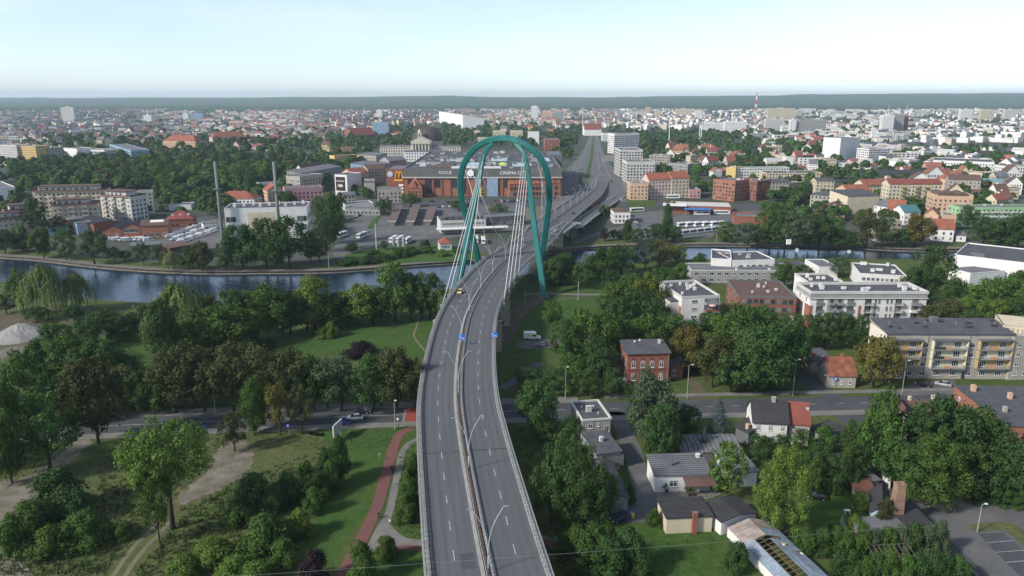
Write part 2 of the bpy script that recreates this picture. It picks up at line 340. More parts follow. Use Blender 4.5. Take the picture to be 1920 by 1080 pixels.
edge = np.clip((GY - front) / 60, 0, 1); H = H * edge - 3 * (1 - edge)
H = H - np.clip((GY - 13500) / 2000, 0, 1) * 60
ny, nx = GX.shape; idx = np.arange(nx * ny).reshape(ny, nx)
Fq = np.stack([idx[:-1, :-1], idx[:-1, 1:], idx[1:, 1:], idx[1:, :-1]], -1).reshape(-1, 4)
o = ob('forest_hills', npmesh('forest_hills', np.stack([GX, GY, H], -1).reshape(-1, 3), Fq, m_forest)); o['kind'] = 'structure'

# ---------------------------------------------------------------- near ground patches
patch('bright_meadow', [(470, 650), (560, 628), (640, 604), (740, 590), (828, 582), (818, 625), (800, 668), (700, 668), (600, 662), (520, 668)], 0.03, m_lawn, wob=0.6)
patch('left_lawn', [(175, 640), (225, 600), (290, 590), (300, 650), (290, 690), (190, 690)], 0.03, m_lawn, wob=0.6)
patch('field', [(0, 545), (60, 560), (170, 570), (300, 578), (330, 600), (240, 595), (190, 640), (80, 640), (0, 600)], 0.02, m_meadow, wob=0.6)
patch('riverside_lawn', [(985, 570), (1020, 520), (1090, 512), (1160, 515), (1150, 560), (1120, 600), (1040, 660), (960, 660), (945, 625)], 0.03, m_lawn, wob=0.6)
patch('rough_meadow_ground', [(-60, 830), (150, 850), (420, 815), (620, 815), (640, 860), (560, 1000), (600, 1100), (-60, 1120)], 0.02, m_meadow, wob=0.5)
patch('verge_lawn', [(610, 812), (725, 806), (728, 830), (705, 900), (680, 960), (645, 1020), (590, 1100), (545, 1100), (600, 960), (640, 880)], 0.03, m_lawn, wob=0.3)
patch('bridge_verge', [(770, 812), (790, 805), (792, 1020), (750, 1008), (732, 990), (735, 930), (748, 860)], 0.03, m_lawn, wob=0.2)
patch('corner_lawn', [(700, 1040), (740, 1034), (790, 1042), (795, 1100), (680, 1100)], 0.03, m_lawn, wob=0.2)
patch('sandy_track', [(150, 820), (172, 832), (150, 850), (115, 882), (85, 915), (40, 950), (-60, 1010), (-80, 930), (0, 905), (50, 893), (85, 872), (115, 850)], 0.05, m_sand, wob=0.7, n=12)
patch('sandy_clearing', [(448, 822), (430, 826), (405, 848), (392, 880), (362, 908), (338, 930), (338, 948), (375, 934), (420, 914), (462, 886), (474, 858), (470, 836)], 0.05, m_sand, wob=0.7, n=12)
patch('sandy_corner', [(-60, 1040), (0, 1030), (40, 1050), (55, 1075), (30, 1110), (-60, 1120)], 0.05, m_sand, wob=0.3)
m_track = mat('worn_wheel_track', (0.17, 0.15, 0.10), (0.12, 0.115, 0.07), 0.3, rough=0.95, fine=0.35)
ribbon('wheel_track', [(322, 975), (300, 1000), (262, 1040), (222, 1100)], 0.5, 0.05, m_track)
ribbon('wheel_track', [(304, 972), (282, 995), (243, 1035), (200, 1100)], 0.5, 0.05, m_track)
ribbon('trodden_path', [(786, 595), (780, 615), (776, 630), (790, 650), (800, 660)], 0.45, 0.05, m_track)
patch('riverside_earth', [(945, 640), (940, 600), (985, 560), (1020, 552), (1015, 566), (985, 590), (960, 640)], 0.045, m_earth, wob=0.4)
ribbon('riverside_path', [(985, 552), (1020, 550), (1080, 552), (1140, 552), (1200, 548)], 1.5, 0.05, m_paving)
ribbon('earth_track', [(930, 575), (985, 566), (1060, 560), (1140, 560)], 1.1, 0.047, m_earth)
patch('car_park_pad', [(975, 640), (1040, 636), (1050, 645), (1022, 653), (972, 653)], 0.05, m_asphalt_old, wob=0.2)
ribbon('service_lane', [(940, 730), (985, 702), (1012, 680)], 1.7, 0.05, m_asphalt_old)
patch('house_garden', [(1150, 985), (1240, 992), (1345, 990), (1400, 1050), (1460, 1100), (1170, 1100), (1140, 1040)], 0.03, m_lawn, wob=0.3)
ribbon('yard_lane', [(1158, 772), (1172, 815), (1188, 850), (1200, 900), (1212, 940), (1200, 975)], 2.3, 0.05, m_asphalt_old)
patch('yard', [(1190, 905), (1228, 918), (1235, 960), (1222, 978), (1165, 978), (1170, 950), (1192, 940)], 0.056, m_asphalt_old, wob=0.3)
patch('yard_apron', [(1230, 918), (1330, 918), (1342, 932), (1236, 940)], 0.052, m_paving, wob=0.3)
patch('right_garden', [(1540, 920), (1640, 930), (1650, 990), (1560, 1000), (1520, 970)], 0.03, m_lawn, wob=0.3)
patch('car_park', [(1706, 938), (1760, 905), (1800, 935), (1850, 947), (1990, 955), (2100, 1120), (1900, 1120), (1800, 1050), (1745, 998)], 0.04, m_asphalt_old, curve=False)
patch('parking_bays', [(1834, 1001), (1882, 999), (1935, 1048), (1990, 1110), (1945, 1112), (1890, 1060)], 0.06, m_asphalt, curve=False)
patch('car_park_island', [(1822, 984), (1896, 981), (1925, 1004), (1945, 1030), (1930, 1034), (1884, 996), (1834, 998)], 0.12, m_meadow)
for a, b_ in (((1851, 1018), (1901, 1014)), ((1868, 1036), (1922, 1032)), ((1887, 1055), (1944, 1050))):
    ribbon('bay_marking', [a, b_], 0.07, 0.075, m_mark, n=1)
ribbon('parking_lane', [(1742, 985), (1790, 1030), (1880, 1110)], 1.0, 0.055, m_asphalt, n=4)

# ---------------------------------------------------------------- street that passes under the bridge
st_px = [(-200, 822), (0, 811), (200, 799), (400, 790), (580, 784), (755, 778), (960, 771), (1047, 769), (1260, 764), (1515, 758), (1615, 756), (1790, 752), (2100, 746)]
_, st = ribbon('street', st_px, 4.9, 0.05, m_asphalt, n=4)
def kerbed(name, u0, u1, m, i0=0, i1=None):
    ln = [flat(p, 0) for p in st[i0:i1]]; b = MB(); sweep(b, ln, [(u1, 0.0), (u1, 0.15), (u0, 0.15), (u0, 0.0)]); o = b.build(name, m); o['kind'] = 'structure'
kerbed('far_pavement', -9.0, -4.9, m_paving, 0, 30); kerbed('far_pavement_east', -9.6, -7.4, m_paving, 30)
kerbed('near_pavement', 4.9, 8.0, m_paving)
b = MB(); sweep(b, [p + Vector((0, 0, 0.02)) for p in st[:26]], [(0.12, 0), (-0.12, 0)], closed=False); o = b.build('centre_line', m_mark); o['kind'] = 'structure'
b = MB()
L2 = st[26:]; acc = 0
for a, c in zip(L2[:-1], L2[1:]):
    n = max(1, int((c - a).length / 3)); d = (c - a).normalized(); nr = Vector((d.y, -d.x, 0)) * 0.1
    for i in range(n):
        acc += 1
        if acc % 2: q = a + (c - a) * (i / n) + Vector((0, 0, .02)); e = q + d * 2.2; b.add([q - nr, q + nr, e + nr, e - nr], [(0, 1, 2, 3)])
o = b.build('centre_dashes', m_mark); o['kind'] = 'structure'
# red crossing at the foot of the bridge
b = MB(); q0, q1 = P(768, 800), P(774, 762); ax = (q1 - q0); per = Vector((1, 0, 0))
b.add([q0 - per * 1.5 + Vector((0, 0, .08)), q0 + per * 1.5 + Vector((0, 0, .08)), q1 + per * 1.5 + Vector((0, 0, .08)), q1 - per * 1.5 + Vector((0, 0, .08))], [(0, 1, 2, 3)])
o = b.build('red_crossing', mat('red_crossing_paint', (0.30, 0.055, 0.045), (0.22, 0.05, 0.04), 1, rough=0.8)); o['kind'] = 'structure'
for sd_ in (-1.95, 1.95):
    for i in range(9):
        q = q0 + ax * (0.12 + i * 0.085); b = MB(); b.box(-0.35, 0.35, -0.25, 0.25, 0.082, 0.094)
        o = b.build('crossing_bar', m_mark, loc=(q.x + sd_, q.y, 0)); o['kind'] = 'structure'
b = MB()
for i in range(10):
    q = P(692 + i * 7.2, 797 - i * 0.25); b.add([(q.x - .5, q.y - 1.2, .08), (q.x - .25, q.y - 1.2, .08), (q.x + .5, q.y + 1.2, .08), (q.x + .25, q.y + 1.2, .08)], [(0, 1, 2, 3)])
o = b.build('hatched_marking', m_mark); o['kind'] = 'structure'
# cycle path and footpaths left of the bridge
ribbon('cycle_path', [(774, 803), (752, 812), (741, 830), (731, 865), (720, 905), (707, 950), (690, 988), (668, 1030), (640, 1085), (610, 1140)], 1.35, 0.06, m_redpath)
ribbon('footpath', [(800, 818), (770, 830), (754, 850), (748, 880), (739, 920), (730, 960), (716, 995), (705, 1020)], 0.85, 0.058, m_paving)
patch('footpath_junction', [(722, 968), (733, 985), (760, 1008), (800, 1014), (800, 1030), (752, 1026), (720, 1030), (690, 1032), (700, 1000)], 0.054, m_paving)
ribbon('cycle_spur', [(742, 1028), (765, 1027), (800, 1030)], 0.8, 0.064, m_redpath)
ribbon('right_cycle_path', [(1010, 1018), (1040, 1022), (1068, 1038), (1072, 1060), (1060, 1110)], 1.3, 0.06, m_redpath)
ribbon('right_footpath', [(1015, 1008), (1050, 1012), (1082, 1030), (1090, 1040)], 0.8, 0.055, m_paving)
# side street by the flats
ribbon('side_street', [(1570, 752), (1535, 728), (1505, 700), (1488, 672)], 3.0, 0.046, m_asphalt)
patch('flats_forecourt', [(1650, 745), (1690, 728), (1720, 716), (1790, 712), (1800, 745)], 0.044, m_asphalt_old, curve=False)
patch('junction_apron', [(1555, 772), (1650, 768), (1660, 800), (1600, 806), (1575, 790)], 0.044, m_asphalt, curve=False)
patch('brick_house_drive', [(1288, 748), (1330, 745), (1318, 728), (1296, 700), (1288, 705), (1296, 730)], 0.044, m_earth)
patch('south_bank_lawn', [(600, 805), (780, 800), (780, 812), (600, 818)], 0.02, m_lawn)

# ---------------------------------------------------------------- ground beyond the river
patch('bus_station_yard', [(640, 470), (655, 420), (700, 388), (790, 378), (960, 376), (1010, 400), (985, 430), (850, 445), (740, 452), (700, 470)], 0.03, m_asphalt_old, curve=False)
patch('station_grass', [(650, 478), (720, 462), (850, 462), (900, 480), (880, 488), (760, 493), (660, 497)], 0.035, m_lawn)
patch('station_strip', [(690, 425), (712, 402), (716, 404), (700, 428)], 0.05, m_lawn)
patch('station_drive', [(632, 455), (660, 455), (672, 478), (690, 484), (650, 488), (625, 478)], 0.033, m_asphalt_old)
patch('plant_yard', [(300, 452), (345, 425), (415, 408), (430, 440), (420, 470), (330, 478)], 0.03, m_asphalt_old, curve=False)
patch('coach_depot_yard', [(1165, 432), (1180, 400), (1240, 394), (1440, 396), (1445, 412), (1370, 425), (1330, 446), (1240, 446), (1200, 452)], 0.03, m_asphalt_old, curve=False)
patch('mall_street', [(600, 392), (700, 380), (880, 374), (1060, 372), (1210, 378), (1460, 384), (1460, 390), (1210, 386), (1060, 382), (880, 384), (700, 392)], 0.036, m_asphalt, curve=False)
patch('avenue', [(1030, 380), (1042, 345), (1052, 330), (1065, 315), (1080, 300), (1092, 285), (1100, 270), (1106, 255), (1110, 243), (1118, 243), (1122, 255), (1127, 270), (1131, 285), (1138, 300), (1155, 320), (1168, 345), (1190, 378)], 0.04, m_asphalt_old, curve=False)
patch('avenue_median', [(1095, 345), (1100, 322), (1106, 296), (1110, 270), (1113, 250), (1115, 250), (1114, 270), (1111, 296), (1107, 322), (1103, 345)], 0.07, m_lawn, curve=False)
for a_, b_, c_ in (((1068, 340), (1092, 300), (1110, 250)), ((1056, 345), (1085, 302), (1108, 252)), ((1128, 330), (1121, 300), (1117, 252)), ((1145, 335), (1130, 300), (1119, 252))): ribbon('avenue_lane_line', [a_, b_, c_], .16, .06, m_mark)
patch('avenue_side_strip', [(1084, 345), (1086, 328), (1092, 326), (1092, 346)], 0.07, m_lawn, curve=False)
patch('office_plaza', [(1128, 305), (1148, 302), (1165, 335), (1172, 360), (1180, 338), (1160, 300), (1150, 290), (1130, 292)], 0.05, m_paving, curve=False)
patch('corner_green', [(1176, 372), (1230, 372), (1230, 388), (1180, 390)], 0.05, m_grass, curve=False)
patch('station_plaza', [(970, 400), (1040, 378), (1060, 378), (1045, 395), (1000, 425)], 0.042, mat('brick_paving', (0.16, 0.12, 0.10), (0.12, 0.10, 0.09), 0.2, fine=.2), curve=False)
ribbon('riverside_road', [(1075, 455), (1110, 442), (1150, 430), (1180, 424)], 3, 0.04, m_asphalt_old)
# gravel heap of the building site on the left
m_heap = mat('gravel', (0.27, 0.26, 0.25), (0.20, 0.195, 0.185), 0.3, rough=0.95, fine=0.2, bump=0.5, bscale=2)
b = MB(); c = P(42, 632); prof = []; nrad, nring = 30, 9; rr = random.Random(3); vs = []; fs = []
for i in range(nring):
    t = i / (nring - 1); z = 6.5 * (1 - t) ** 1.15 * (1 - 0.25 * math.exp(-t * 9))
    for k_ in range(nrad):
        a = 2 * math.pi * k_ / nrad; r_ = t * (10.5 + 1.2 * math.sin(3 * a + 1) + rr.uniform(-.5, .5)); vs.append((r_ * math.cos(a) * 1.25, r_ * math.sin(a) * 0.8, max(z + rr.uniform(-.15, .15), 0 if i < nring - 1 else -0.1)))
for i in range(nring - 1):
    for k_ in range(nrad): fs.append((i * nrad + k_, (i + 1) * nrad + k_, (i + 1) * nrad + (k_ + 1) % nrad, i * nrad + (k_ + 1) % nrad))
b.add(vs, fs); o = b.build('gravel_heap', m_heap, loc=c); tag(o, 'large pale grey gravel heap at the left edge by the river', 'gravel heap')
patch('site_track', [(0, 655), (40, 650), (55, 660), (20, 668), (0, 672)], 0.05, m_sand)
patch('site_earth', [(-40, 592), (30, 590), (60, 600), (80, 630), (60, 650), (-40, 655)], 0.045, m_earth)
# ---------------------------------------------------------------- the bridge: one thing with parts
ctrl = [(22, -60, 5), (9, 30, 7), (-3.9, 107, 9), (-7.5, 129.7, 9.5), (-11.5, 157, 10.1), (-14.2, 180, 10.8), (-15.6, 210, 11.7), (-15.6, 245, 12.4), (-12.9, 277, 12.8), (-8.7, 306, 12.9), (-3.9, 332, 12.9), (2, 353, 12.8), (11.5, 386, 12.4), (22, 440, 11.2), (36.5, 506, 9), (57.5, 596, 5.8), (72, 664, 3.4), (84, 731, 1.4), (92, 790, .35)]
cl = smooth_line(ctrl, 10)
# resample every 2 m
s_ = [0.0]
for a, c in zip(cl[:-1], cl[1:]): s_.append(s_[-1] + (c - a).length)
LEN = s_[-1]; SS = np.arange(0, LEN, 2.0)
CLA = np.stack([np.interp(SS, s_, [p[i] for p in cl]) for i in range(3)], 1)
CL = [Vector(p) for p in CLA]; CN = offsets(CL)
def st_at_y(y): return float(np.interp(y, CLA[:, 1], SS))
def on_deck(s, u, dz=0.0):
    i = s / 2.0; j = int(min(max(i, 0), len(CL) - 2)); f = i - j
    return CL[j].lerp(CL[j + 1], f) + CN[j].lerp(CN[j + 1], f) * u + Vector((0, 0, dz))
def heading(s):
    a, b_ = on_deck(max(s - 2, 0), 0), on_deck(s + 2, 0); return math.atan2(-(b_.x - a.x), b_.y - a.y)
bridge = empty('cable_stayed_bridge', on_deck(st_at_y(330), 0) * 1.0)
bridge.location.z = 0
tag(bridge, 'curved cable-stayed road bridge with a tall teal arched pylon', 'bridge')
BO = bridge.location.copy()
def bpart(mb, name, m, parent=None, smooth=False):
    """build a part given in world coordinates as a child of the bridge"""
    mb.v = [(x - BO.x, y - BO.y, z - BO.z) for x, y, z in mb.v]
    return mb.build(name, m, parent or bridge, smooth=smooth)
HW = 10.7
# box girder with cantilevered slab
g = MB(); sweep(g, CL, [(HW, -0.1), (HW, -0.55), (HW - 3.2, -0.95), (HW - 4.2, -2.2), (-HW + 4.2, -2.2), (-HW + 3.2, -0.95), (-HW, -0.55), (-HW, -0.1)][::-1]); bpart(g, 'deck', m_concrete)
for nm, u0, u1 in (('carriageway', -9.55, -1.25), ('carriageway', 1.25, 9.55)):
    g = MB(); sweep(g, CL, [(u1, 0), (u0, 0)], closed=False); bpart(g, nm, m_deckroad)
m_kerb = mat('kerb_concrete', (0.32, 0.315, 0.30), (0.24, 0.238, 0.228), 0.5, rough=0.88, fine=0.15)
for nm, u0, u1, zt in (('kerb', -HW - .05, -9.55, .2), ('kerb', 9.55, HW + .05, .2), ('median_kerb', -1.25, -0.55, .18), ('median_kerb', 0.62, 1.25, .18)):
    g = MB(); sweep(g, CL, [(u0, -0.3), (u1, -0.3), (u1, zt), (u0, zt)][::-1]); bpart(g, nm, m_kerb)
g = MB(); sweep(g, CL, [(0.62, 0.02), (-0.55, 0.02)], closed=False); bpart(g, 'median_strip', mat('rusty_median', (0.12, 0.085, 0.07), (0.09, 0.07, 0.06), .5, fine=.2))
# steel beam barriers, their posts joined because each is only a speck
def rail(u, z0, z1, t, name):
    g = MB(); sweep(g, CL, [(u - t, z0), (u + t, z0), (u + t, z1), (u - t, z1)][::-1]); return bpart(g, name, m_steel)
def posts(u, step, h, r, name, zb=0.15, m=m_dark, s1=None):
    g = MB(); s = 0.5
    while s < (s1 or LEN - 4):
        p = on_deck(s, u); g.box(p.x - r, p.x + r, p.y - r, p.y + r, p.z + zb, p.z + h, bottom=False); s += step
    o = bpart(g, name, m); o['kind'] = 'stuff'; return o
for u in (-0.42, 0.48): rail(u, 0.55, 0.85, 0.05, 'crash_barrier'); posts(u, 1.33, 0.8, 0.09, 'barrier_post', 0.0)
for u in (-9.85, 9.85): rail(u, 0.6, 0.88, 0.05, 'crash_barrier'); posts(u, 1.33, 0.86, 0.09, 'barrier_post')
for u in (-10.55, 10.55):
    rail(u, 1.1, 1.18, 0.05, 'handrail'); rail(u, 0.35, 0.41, 0.03, 'handrail'); rail(u, 0.72, 0.77, 0.03, 'handrail'); posts(u, 1.6, 1.15, 0.06, 'handrail_post', m=m_steel)
m_wheel = mat('tyre_worn_asphalt', (0.092, 0.096, 0.102), (0.076, 0.080, 0.087), 0.25, rough=0.85, fine=0.1, stretch=(1, .05, 1))
for lane in (-7.4, -3.3, 3.4, 7.5):
    for du in (-.85, .85):
        g = MB(); sweep(g, CL, [(lane + du + .32, .005), (lane + du - .32, .005)], closed=False); bpart(g, 'tyre_track', m_wheel)
rr = random.Random(6)
for i in range(14):
    s = rr.uniform(70, LEN - 60); u = rr.choice([-7.4, -3.4, 3.4, 7.4]) + rr.uniform(-.5, .5); w_, l_ = rr.uniform(.5, 1.4), rr.uniform(1.5, 7)
    bpart(MB().add([on_deck(s, u - w_, .009), on_deck(s, u + w_, .009), on_deck(s + l_, u + w_, .009), on_deck(s + l_, u - w_, .009)], [(0, 1, 2, 3)]), 'asphalt_patch', m_asphalt if i % 2 else m_wheel)
# lane dashes
for u in (-5.35, 5.45):
    s = 75.0
    while s < LEN - 5:
        a, c = on_deck(s, u - 0.09, 0.012), on_deck(s, u + 0.09, 0.012); d, e = on_deck(s + 3.0, u + 0.09, 0.012), on_deck(s + 3.0, u - 0.09, 0.012)
        bpart(MB().add([a, c, d, e], [(0, 1, 2, 3)]), 'lane_dash', m_mark); s += 9.0
for y in (150, 262, 395, 470, 545):                   # expansion joints
    s = st_at_y(y)
    for u0, u1 in ((-9.5, -1.3), (1.3, 9.5)): bpart(MB().add([on_deck(s, u0, .01), on_deck(s, u1, .01), on_deck(s + .35, u1, .01), on_deck(s + .35, u0, .01)], [(0, 1, 2, 3)]), 'expansion_joint', m_dark)
# piers: two tapered columns and a head beam each
m_pier = mat('pier_yellow', (0.42, 0.38, 0.25), (0.33, 0.31, 0.22), .3, rough=.9, fine=.12)
m_pierside = mat('pier_green', (0.16, 0.23, 0.21), (0.12, 0.18, 0.17), .3, rough=.9)
def pier(y, w=1.7, uu=8.0, base=0.0, wall=False):
    s = st_at_y(y); hd = heading(s); top = on_deck(s, 0).z - 2.2
    for u in (-uu, uu):
        g = MB()
        p = on_deck(s, u) ; c_, s_n = math.cos(hd), math.sin(hd)
        def q(dx, dy, z): return (p.x + dx * c_ - dy * s_n, p.y + dx * s_n + dy * c_, z)
        a = w; b_ = 0.9
        g.add([q(-a, -b_, base), q(a, -b_, base), q(a, b_, base), q(-a, b_, base), q(-a * 1.15, -b_, top + .9), q(a * 1.15, -b_, top + .9), q(a * 1.15, b_, top + .9), q(-a * 1.15, b_, top + .9)], [(4, 5, 6, 7), (0, 1, 5, 4), (2, 3, 7, 6)], 0)
        g.add([q(-a, -b_, base), q(a, -b_, base), q(a, b_, base), q(-a, b_, base), q(-a * 1.15, -b_, top + .9), q(a * 1.15, -b_, top + .9), q(a * 1.15, b_, top + .9), q(-a * 1.15, b_, top + .9)], [(1, 2, 6, 5), (3, 0, 4, 7)], 1)
        cc = q(a * 1.2, -0.5, top + 0.6); pa = bpart(g, 'pier_column', [m_pier, m_pierside])
        cpx = MB(); cpx.lathe([(0, -.6), (.5, -.6), (.55, .35), (0, .35)], 10); cpx.v = [(x + cc[0], y_ + cc[1], z + cc[2]) for x, y_, z in cpx.v]; bpart(cpx, 'bearing_drum', m_dark, pa)
    g = MB(); a, c = on_deck(s - .8, -uu - w), on_deck(s - .8, uu + w); d, e = on_deck(s + .8, uu + w), on_deck(s + .8, -uu - w)
    g.prism([(v.x, v.y) for v in (a, c, d, e)], top - 0.2, top + 0.75); bpart(g, 'pier_head', m_pier)
for y in (70, 118, 150, 205): pier(y)
for y in (246, 277): pier(y, 1.7, 10.3)
pier(433, 2.6, 7.6); pier(470, 1.2); pier(500, 1.2); pier(530, 1.1); pier(560, 1.0)
# abutment wall of the descending ramp
g = MB(); sweep(g, [p for p in CL if 575 < p.y < 745], [(HW - .5, -.5), (HW - .5, -8), (-HW + .5, -8), (-HW + .5, -.5)]); bpart(g, 'ramp_wall', mat('ramp_brick', (.20, .10, .075), (.15, .085, .07), .3, fine=.2))
# pylon: two leaning frames that meet in the arch crown
NL, NR, BL, BR = P(857, 542), P(1019, 556), P(901, 505), P(1010, 517)
def plane_point(px, py, a, b_, c):
    n = (b_ - a).cross(c - a); o_ = Vector((0, 0, CAMH)); d = P(px, py, 0) - o_
    return o_ + d * ((a - o_).dot(n) / d.dot(n))
midB, midN = (BL + BR) / 2, (NL + NR) / 2; tp = (midB + midN) / 2
T = Vector((tp.x, tp.y, 0)); T.z = hgt(T, 259)
def box_tube(mb, pts, wa, wb, side):
    """rectangular hollow-section limb following the points; wa across the frame, wb along the bridge"""
    pts = [Vector(p) for p in pts]; vs = []; fs = []
    for i, p in enumerate(pts):
        d = (pts[min(i + 1, len(pts) - 1)] - pts[max(i - 1, 0)]).normalized(); b_ = side; a = d.cross(b_).normalized(); b2 = a.cross(d).normalized()
        A = wa[i] if isinstance(wa, list) else wa; B_ = wb[i] if isinstance(wb, list) else wb
        for x, y in ((-1, -.72), (-.72, -1), (.72, -1), (1, -.72), (1, .72), (.72, 1), (-.72, 1), (-1, .72)): vs.append(p + a * A * x + b2 * B_ * y)
    n = 8
    for i in range(len(pts) - 1):
        for k_ in range(n): fs.append((i * n + k_, i * n + (k_ + 1) % n, (i + 1) * n + (k_ + 1) % n, (i + 1) * n + k_))
    fs += [tuple(range(n))[::-1], tuple(range((len(pts) - 1) * n, len(pts) * n))]; mb.add(vs, fs)
lon = (midB - midN).normalized()
arch_px = [(899, 492), (893, 470), (882, 430), (872, 400), (866, 375), (863, 350), (864, 330), (869, 310), (879, 291), (893, 276), (912, 265), (935, 259.5), (955, 260.5), (975, 266), (994, 277), (1010, 292), (1021, 310), (1027, 330), (1030, 352), (1030, 375), (1027, 400), (1022, 440), (1016, 480), (1012, 505)]
arch = [BL] + [plane_point(x, y, BL, BR, T) for x, y in arch_px[1:-1]] + [BR]
arch = smooth_line(arch, 3)
g = MB(); box_tube(g, arch, 1.4, 1.65, lon); pylon = bpart(g, 'pylon_arch', m_teal)
m_seam = mat('teal_flange', (.008, .10, .09), rough=.5)
for i in range(3, len(arch) - 3, 3):
    d_ = (arch[i + 1] - arch[i]).normalized() * .12; g = MB(); box_tube(g, [arch[i] - d_, arch[i] + d_], 1.44, 1.69, lon); bpart(g, 'flange', m_seam, pylon)
for px in ([(864, 515), (870, 485), (878, 440), (886, 400), (894, 360), (900, 325), (905, 300), (911, 283), (925, 268)], [(1017, 530), (1013, 500), (1007, 460), (1002, 420), (997, 380), (992, 340), (987, 308), (981, 285), (966, 268)]):
    base = NL if px[0][0] < 940 else NR
    pts = smooth_line([base] + [plane_point(x, y, NL, NR, T) for x, y in px], 3); n = len(pts)
    g = MB(); box_tube(g, pts, [1.45 - .45 * i / n for i in range(n)], [1.6 - .4 * i / n for i in range(n)], lon); bpart(g, 'leaning_leg', m_teal, pylon)
for q in (NL, NR, BL, BR):
    g = MB(); g.box(q.x - 2.2, q.x + 2.2, q.y - 2.2, q.y + 2.2, -2.2, 0.5); bpart(g, 'foundation_block', m_concrete_d, pylon)
# stay cables from the frames to anchor brackets on the deck edges
def stay(top, s, u):
    a = on_deck(s, u, -0.3); g = MB(); g.tube([a, top], 0.125, 6); c = bpart(g, 'stay_cable', m_cable, smooth=True)
    g = MB(); g.taper(a.x, a.y, a.z - 2.0, a.z + .5, .35, .5, .75, .8); bpart(g, 'anchor_bracket', m_kerb, c)
    d = (top - a).normalized(); g = MB(); g.tube([a, a + d * 3.2], 0.2, 6); bpart(g, 'anchor_sleeve', m_steel, c)
ptN = lambda x, y: plane_point(x, y, NL, NR, T); ptB = lambda x, y: plane_point(x, y, BL, BR, T)
def st_at_row(row, u):                                # station whose deck edge is seen at that row
    return min(SS[60:-60], key=lambda s: abs(proj(on_deck(s, u))[1] - row))
for i, y in enumerate((574, 552, 530, 508)): stay(ptN(909 - i * 2.2, 285 + i * 14), st_at_row(y, -HW - .5), -HW - .5)
for i, y in enumerate((569, 546, 530, 516)): stay(ptN(982 + i * 2.4, 285 + i * 14), st_at_row(y, HW + .5), HW + .5)
for i, y in enumerate((442, 452, 463, 476)): stay(ptB(890 - i * 7, 280 + i * 9), st_at_row(y, -HW - .5), -HW - .5)
for i, y in enumerate((436, 447, 458, 471)): stay(ptB(998 + i * 6, 281 + i * 9), st_at_row(y, HW + .5), HW + .5)
m_screen = mat('screen_glass', (.30, .42, .48), (.24, .36, .42), .5, rough=.15, spec=.6)
_t = m_screen.node_tree; _tr = _t.nodes.new('ShaderNodeBsdfTransparent'); _mx = _t.nodes.new('ShaderNodeMixShader'); _mx.inputs[0].default_value = .55; _t.links.new(_tr.outputs[0], _mx.inputs[1]); _t.links.new(_t.nodes['Principled BSDF'].outputs[0], _mx.inputs[2]); _t.links.new(_mx.outputs[0], _t.nodes['Material Output'].inputs[0])
s = st_at_y(238)
while s < st_at_y(300):
    a, c = on_deck(s + .06, 10.3, .2), on_deck(s + 1.9, 10.3, .2); bpart(MB().add([a, c, c + Vector((0, 0, 1.7)), a + Vector((0, 0, 1.7))], [(0, 1, 2, 3)]), 'screen_panel', m_screen); bpart(MB().box(a.x - .06, a.x + .06, a.y - .12, a.y, a.z, a.z + 1.8), 'screen_post', m_steel); s += 2.0
# descending slip road on the far right
ramp = empty('slip_road_ramp', P(1090, 440)); tag(ramp, 'concrete slip road descending beside the far end of the bridge', 'ramp')
rl = smooth_line([Vector((26, 420, 11.4)), Vector((37, 455, 10.5)), P(1078, 424, 8.6), P(1100, 408, 6.2), P(1122, 393, 3.6), P(1146, 378, 1.2), P(1165, 366, 0.2)], 8)
def rpart(mb, name, m): mb.v = [(x - ramp.location.x, y - ramp.location.y, z) for x, y, z in mb.v]; return mb.build(name, m, ramp)
g = MB(); sweep(g, rl, [(4.9, -.1), (4.9, -.6), (2.5, -1.7), (-2.5, -1.7), (-4.9, -.6), (-4.9, -.1)][::-1]); rpart(g, 'ramp_deck', m_concrete)
g = MB(); sweep(g, rl, [(4.1, 0.0), (-4.1, 0.0)], closed=False); rpart(g, 'ramp_road', m_deckroad)
for u0, u1 in ((4.1, 4.95), (-4.95, -4.1)):
    g = MB(); sweep(g, rl, [(u0, -.3), (u1, -.3), (u1, .5), (u0, .5)][::-1]); rpart(g, 'ramp_parapet', m_kerb)
for i in (12, 17, 22, 27, 32):
    p = rl[i]; g = MB(); g.taper(p.x, p.y, 0, p.z - 1.6, .8, .6, 1.0, .7); rpart(g, 'ramp_column', m_pierside)

# ---------------------------------------------------------------- lamps standing on the median
def curved(p0, p1, bend, n=8):
    return [p0.lerp(p1, t / n) + bend * math.sin(math.pi * t / n) for t in range(n + 1)]
lampg = MB(); lampg.tube([(0, 0, 0), (0, 0, 3.2)], [.12, .085], 6); m_lampgrey = mat('lamp_grey_paint', (.46, .47, .48), rough=.5); LM_post = lampg.mesh('lamp_post', m_lampgrey, True)
def armmesh(sx):
    g = MB(); g.tube(curved(Vector((0, 0, 3.0)), Vector((2.7 * sx, 0, 12.2)), Vector((-.75 * sx, 0, 0.4))), [.07] * 4 + [.055] * 5, 6); return g.mesh('lamp_arm', m_lampgrey, True)
def headmesh(sx):
    g = MB(); g.box(min(2.5 * sx, 3.5 * sx), max(2.5 * sx, 3.5 * sx), -.14, .14, 12.1, 12.28); return g.mesh('lamp_head', m_steel)
LM = {(-1, 'a'): armmesh(-1), (1, 'a'): armmesh(1), (-1, 'h'): headmesh(-1), (1, 'h'): headmesh(1)}
lg = MB(); lg.box(-.25, .25, -.25, .25, 0, .25); LM_foot = lg.mesh('lamp_foot', m_concrete_d)
lamp_y = [108, 142, 180, 219, 251, 281, 308, 335, 365, 398, 432, 466, 500, 532, 564, 596, 628, 660, 692, 724]
